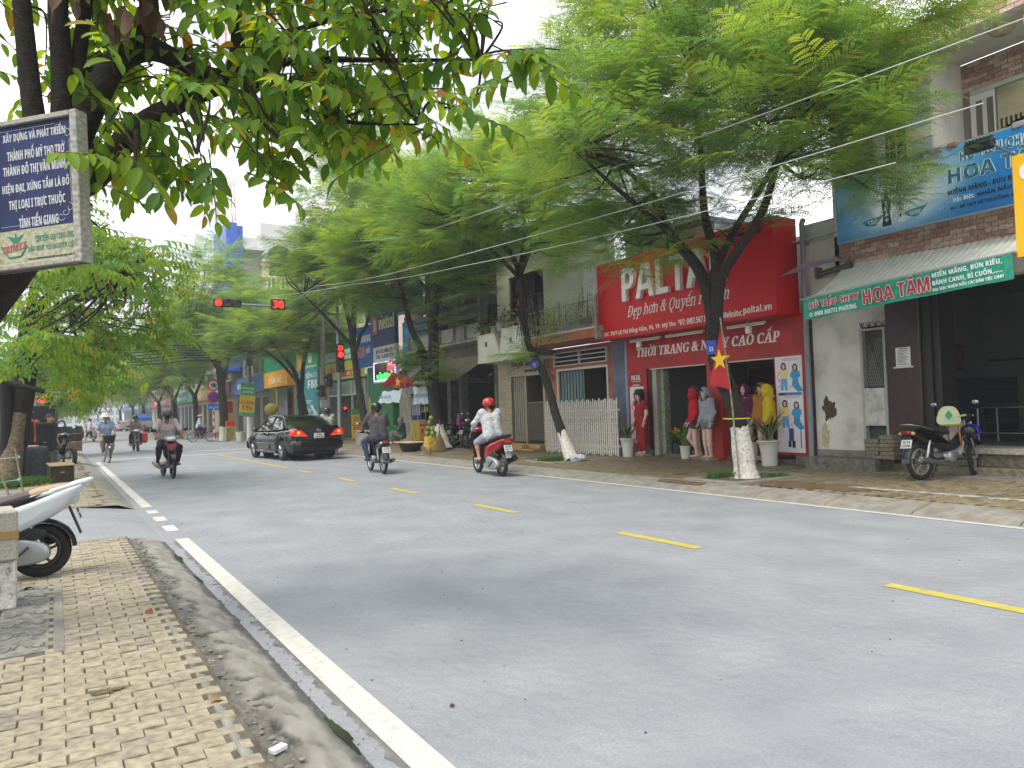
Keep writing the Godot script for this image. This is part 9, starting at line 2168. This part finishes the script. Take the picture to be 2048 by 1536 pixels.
	tag(part("plank", MB.new().cb(V(-.62, .9, -21.2), V(.6, .05, .8), .008), hx("97876d", .8)), "pale plank under the teal black loudspeaker box", "plank"); tag(part("steel_drum", MB.new().tube([V(-.12, .1, -21.7), V(-.12, .76, -21.7)], .2, 16), hx("6d7374", .4, .5)), "pale steel stand wrapped in plastic under the black loudspeaker", "stand")
	var R := []; var nz := noise(41, 1.6, 3)
	for j in 15:
		var r := PackedVector3Array(); var v := j / 14.0
		for i in 41:
			var a := TAU * i / 40.0; var c := W(signf(cos(a)) * pow(absf(cos(a)), .6), signf(sin(a)) * pow(absf(sin(a)), .6)); var k := lerpf(.05, 1.0, minf(1.0, v * 2.6)); var fl := maxf(.0, v - .38)
			r.push_back(V(-.48 + c.x * (.36 * k + fl * (.16 + .08 * sin(a * 5.0))), .9 - maxf(.0, v - .36) * 1.25 + .03 * nz.get_noise_2d(c.x * 3, c.y * 3 + v), -20.75 + c.y * (.34 * k + fl * (.18 + .09 * sin(a * 6.0 + 1.0)))))
		R.push_back(r)
	tag(part("grey_cloth", MB.new().rings(R, false), mottle("tarp", [[.0, "2d2e33"], [.5, "404147"], [1.0, "50525a"]], .7, .02, .85)), "dark grey cloth draped over a low table at the left stall", "cloth")
	t = thing("wooden_box", "dark open wooden box on the broken left pavement", "box", V(.1, .1, -19.5), .2)
	for q in [[V(-.22, 0, .14), V(.24, .36, .17)], [V(-.22, 0, -.2), V(.24, .44, -.17)], [V(-.22, .001, -.169), V(-.19, .38, .139)], [V(.21, .001, -.169), V(.24, .4, .139)]]: part("side_board", MB.new().box(q[0], q[1], .004), dk, t)
	part("lid", MB.new().cb(V(.02, .42, -.02), V(.5, .025, .4), .004, Basis(V(1, 0, 0), .14)), hx("8f7d60", .8), t); part("hand_slot", MB.new().box(V(-.03, .24, .1701), V(.05, .26, .174)), hx("b0a890"), t)
	t = thing("hand_cart", "wooden board sided hand cart loaded on the left pavement corner", "cart", V(.3, .1, -27.5), .1)
	for i in 3: part("side_board", MB.new().box(V(-.35, .5 + i * .25, .4), V(.36, .73 + i * .25, .44), .006), [wd, dk, hx("2b323a", .8)][i], t); part("end_board", MB.new().box(V(.361, .5 + i * .25, -.9), V(.4, .73 + i * .25, .44), .006), [wd, dk, hx("2b323a", .8)][i], t)
	part("bed", MB.new().box(V(-.35, .44, -.9), V(.4, .49, .44)), wd, t); part("wheel", MB.new().torus(V(.2, .3, .2), .24, .06, 0, 22, 8), mats["rubber"], t); part("push_bar", MB.new().tube(smooth([V(-.3, .6, .5), V(-.32, 1.25, .5), V(-.1, 1.4, .5), V(-.05, 1.0, .5)], 3), .03, 8), hx("23262b", .6), t)
	underbone("dark motorbike parked behind the black loudspeakers at the left stall", V(.02, .1, -25.6), PI + 2.6, {"body": mats["bike_black"]})
	t = thing("stall_awning", "dark rolled awning bar over the left stall", "awning", V(-1.0, 2.2, -19.5)); part("bar", MB.new().tube([V(-1.2, .55, 0), V(.9, -.06, 0)], .06, 10), hx("1d1a18", .8), t); part("post", MB.new().tube([V(.1, .2, -.3), V(.1, -2.1, -.4)], .13, 10), hx("15120f", .9), t); part("end_cap", MB.new().tube([V(.9, -.06, 0), V(1.2, -.1, 0)], .035, 8), hx("8a8378", .7), t)
	var i := 0
	for q in [[V(-.5, .1, -16.6), V(-.62, 1.0, -16.5)], [V(-.71, .1, -16.4), V(-.82, .52, -16.4)]]:
		tag(part("bamboo_stake", MB.new().tube([q[0], q[1]], [.022, .018], 7), mats["bamboo"]), ["tall bamboo stake with knotted teal string beside the grass", "short pale stake left of the tall bamboo one"][i], "stake"); i += 1
	i = 0
	for y in [[.78, .84], [.34, .42]]:
		tag(part("string", MB.new().tube([V(-1.6, y[0], -16.5), V(-.57, y[1], -16.53)], .006, 4).ball(V(-.57, y[1], -16.53), V(.03, .03, .03), 7, 5), hx("7fb5ad", .8)), ["upper pale string tied to the bamboo stakes", "lower pale string tied to the bamboo stakes"][i], "string"); i += 1
	var sf := mottle("foam", [[.0, "83816f"], [.4, "a3a194"], [1.0, "b5b3a8"]], .25, .02, .9)
	t = thing("foam_box", "white polystyrene box bound with brown tape at the left edge", "box", V(-.4, .475, -6.6), .12); part("box_body", MB.new().box(V(-.3, 0, -.2), V(.15, .36, .2), .015), sf, t); part("tape", MB.new().box(V(-.305, .15, -.204), V(.154, .22, .204), .006), hx("8f7440", .35), t)
	t = thing("block_stand", "white painted concrete block under the polystyrene box", "block", V(-.4, .12, -6.62)); part("block", MB.new().box(V(-.26, 0, -.18), V(.15, .355, .16), .015), mats["whitewash"], t)
	# grass and litter
	var gb := MB.new()
	for k in 7: gb.tube(smooth([V(0, 0, 0), V(sin(k * .9) * .02, .06, cos(k * .9) * .02), V(sin(k * .9) * .06, .1 + .01 * (k % 3), cos(k * .9) * .06)], 2), lerp_list([.004, .003, .001], 5), 3, false)
	var gm := gb.done(); i = 0
	for q in [[-.75, -19.2, .6, .8, 260, 1.5, "grass patch round the foot of the rough barked left tree"], [10.0, -9.3, .28, .25, 70, 1.0, "small grass tuft in the pit left of the white painted trunk"], [10.75, -8.6, .4, .2, 50, .6, "sparse weeds in the pit right of the white painted trunk"], [10.7, -15.3, .5, .35, 150, 1.0, "weeds round the foot of the slender leaning tree"]]:
		var x := []
		for k in q[4]: x.push_back(Transform3D(Basis(Vector3.UP, rng.randf() * TAU) * q[5] * rng.randf_range(.6, 1.3), V(q[0] + rng.randfn() * q[2] * .45, .115, q[1] + rng.randfn() * q[3] * .45)))
		tag(many("grass", gm, x, leafmat("grass", Color(.07, .15, .02), Color(.45, .6, .1)), self), q[6], "grass")
	i = 0
	for q in [[.54, .128, -5.74, "7a3a1c", "curled red brown leaf lying on the yellow pavers"], [.6, .126, -3.72, "8a6f4c", "pale tan leaf at the paver edge near the gutter"], [-.15, .13, -7.1, "4a3a22", "dark dry leaf on the grey tiles by the foam box"]]:
		tag(part("fallen_leaf", leaf_mesh(.1, .05), hx(q[3], .8)), q[4], "leaf").set("transform", Transform3D(Basis.from_euler(V(.1, i * 2.1, .3)), V(q[0], q[1] + .015, q[2]))); i += 1
	tag(part("paper_scrap", MB.new().cb(V(.76, .1, -3.12), V(.07, .02, .04), .003, Basis(Vector3.UP, .5)), hx("c3c6c8", .6)), "small white packet lying in the broken kerb", "packet")
	tag(part("pebble", rock(8), hx("5a4032", .9)), "small brown stone lying on the asphalt near us", "stone").set("transform", Transform3D(Basis().scaled(V(.018, .018, .018)), V(1.64, .012, -3.3)))
	tag(part("plastic_bag", sdf(MB.new(), [[V(10.75, .2, -14.6), V(10.95, .2, -14.5), .1, .08]], .02, .03, .03), hx("b3b8bd", .4)), "crumpled white plastic bag in the pit of the leaning tree", "bag")
	tag(part("moss_patch", blot(.2, -4.21, .1, .045, .1275, 9), mottle("moss", [[.0, "3a3818"], [.5, "5a5520"], [1.0, "7d7440"]], .15, .02, .6)), "damp mossy patch on the yellow pavers", "moss")
func ellipse(a: float, b: float, y: float) -> PackedVector3Array:
	var r := PackedVector3Array()
	for j in 18: r.push_back(V(cos(TAU * j / 18) * a, y, sin(TAU * j / 18) * b))
	return r
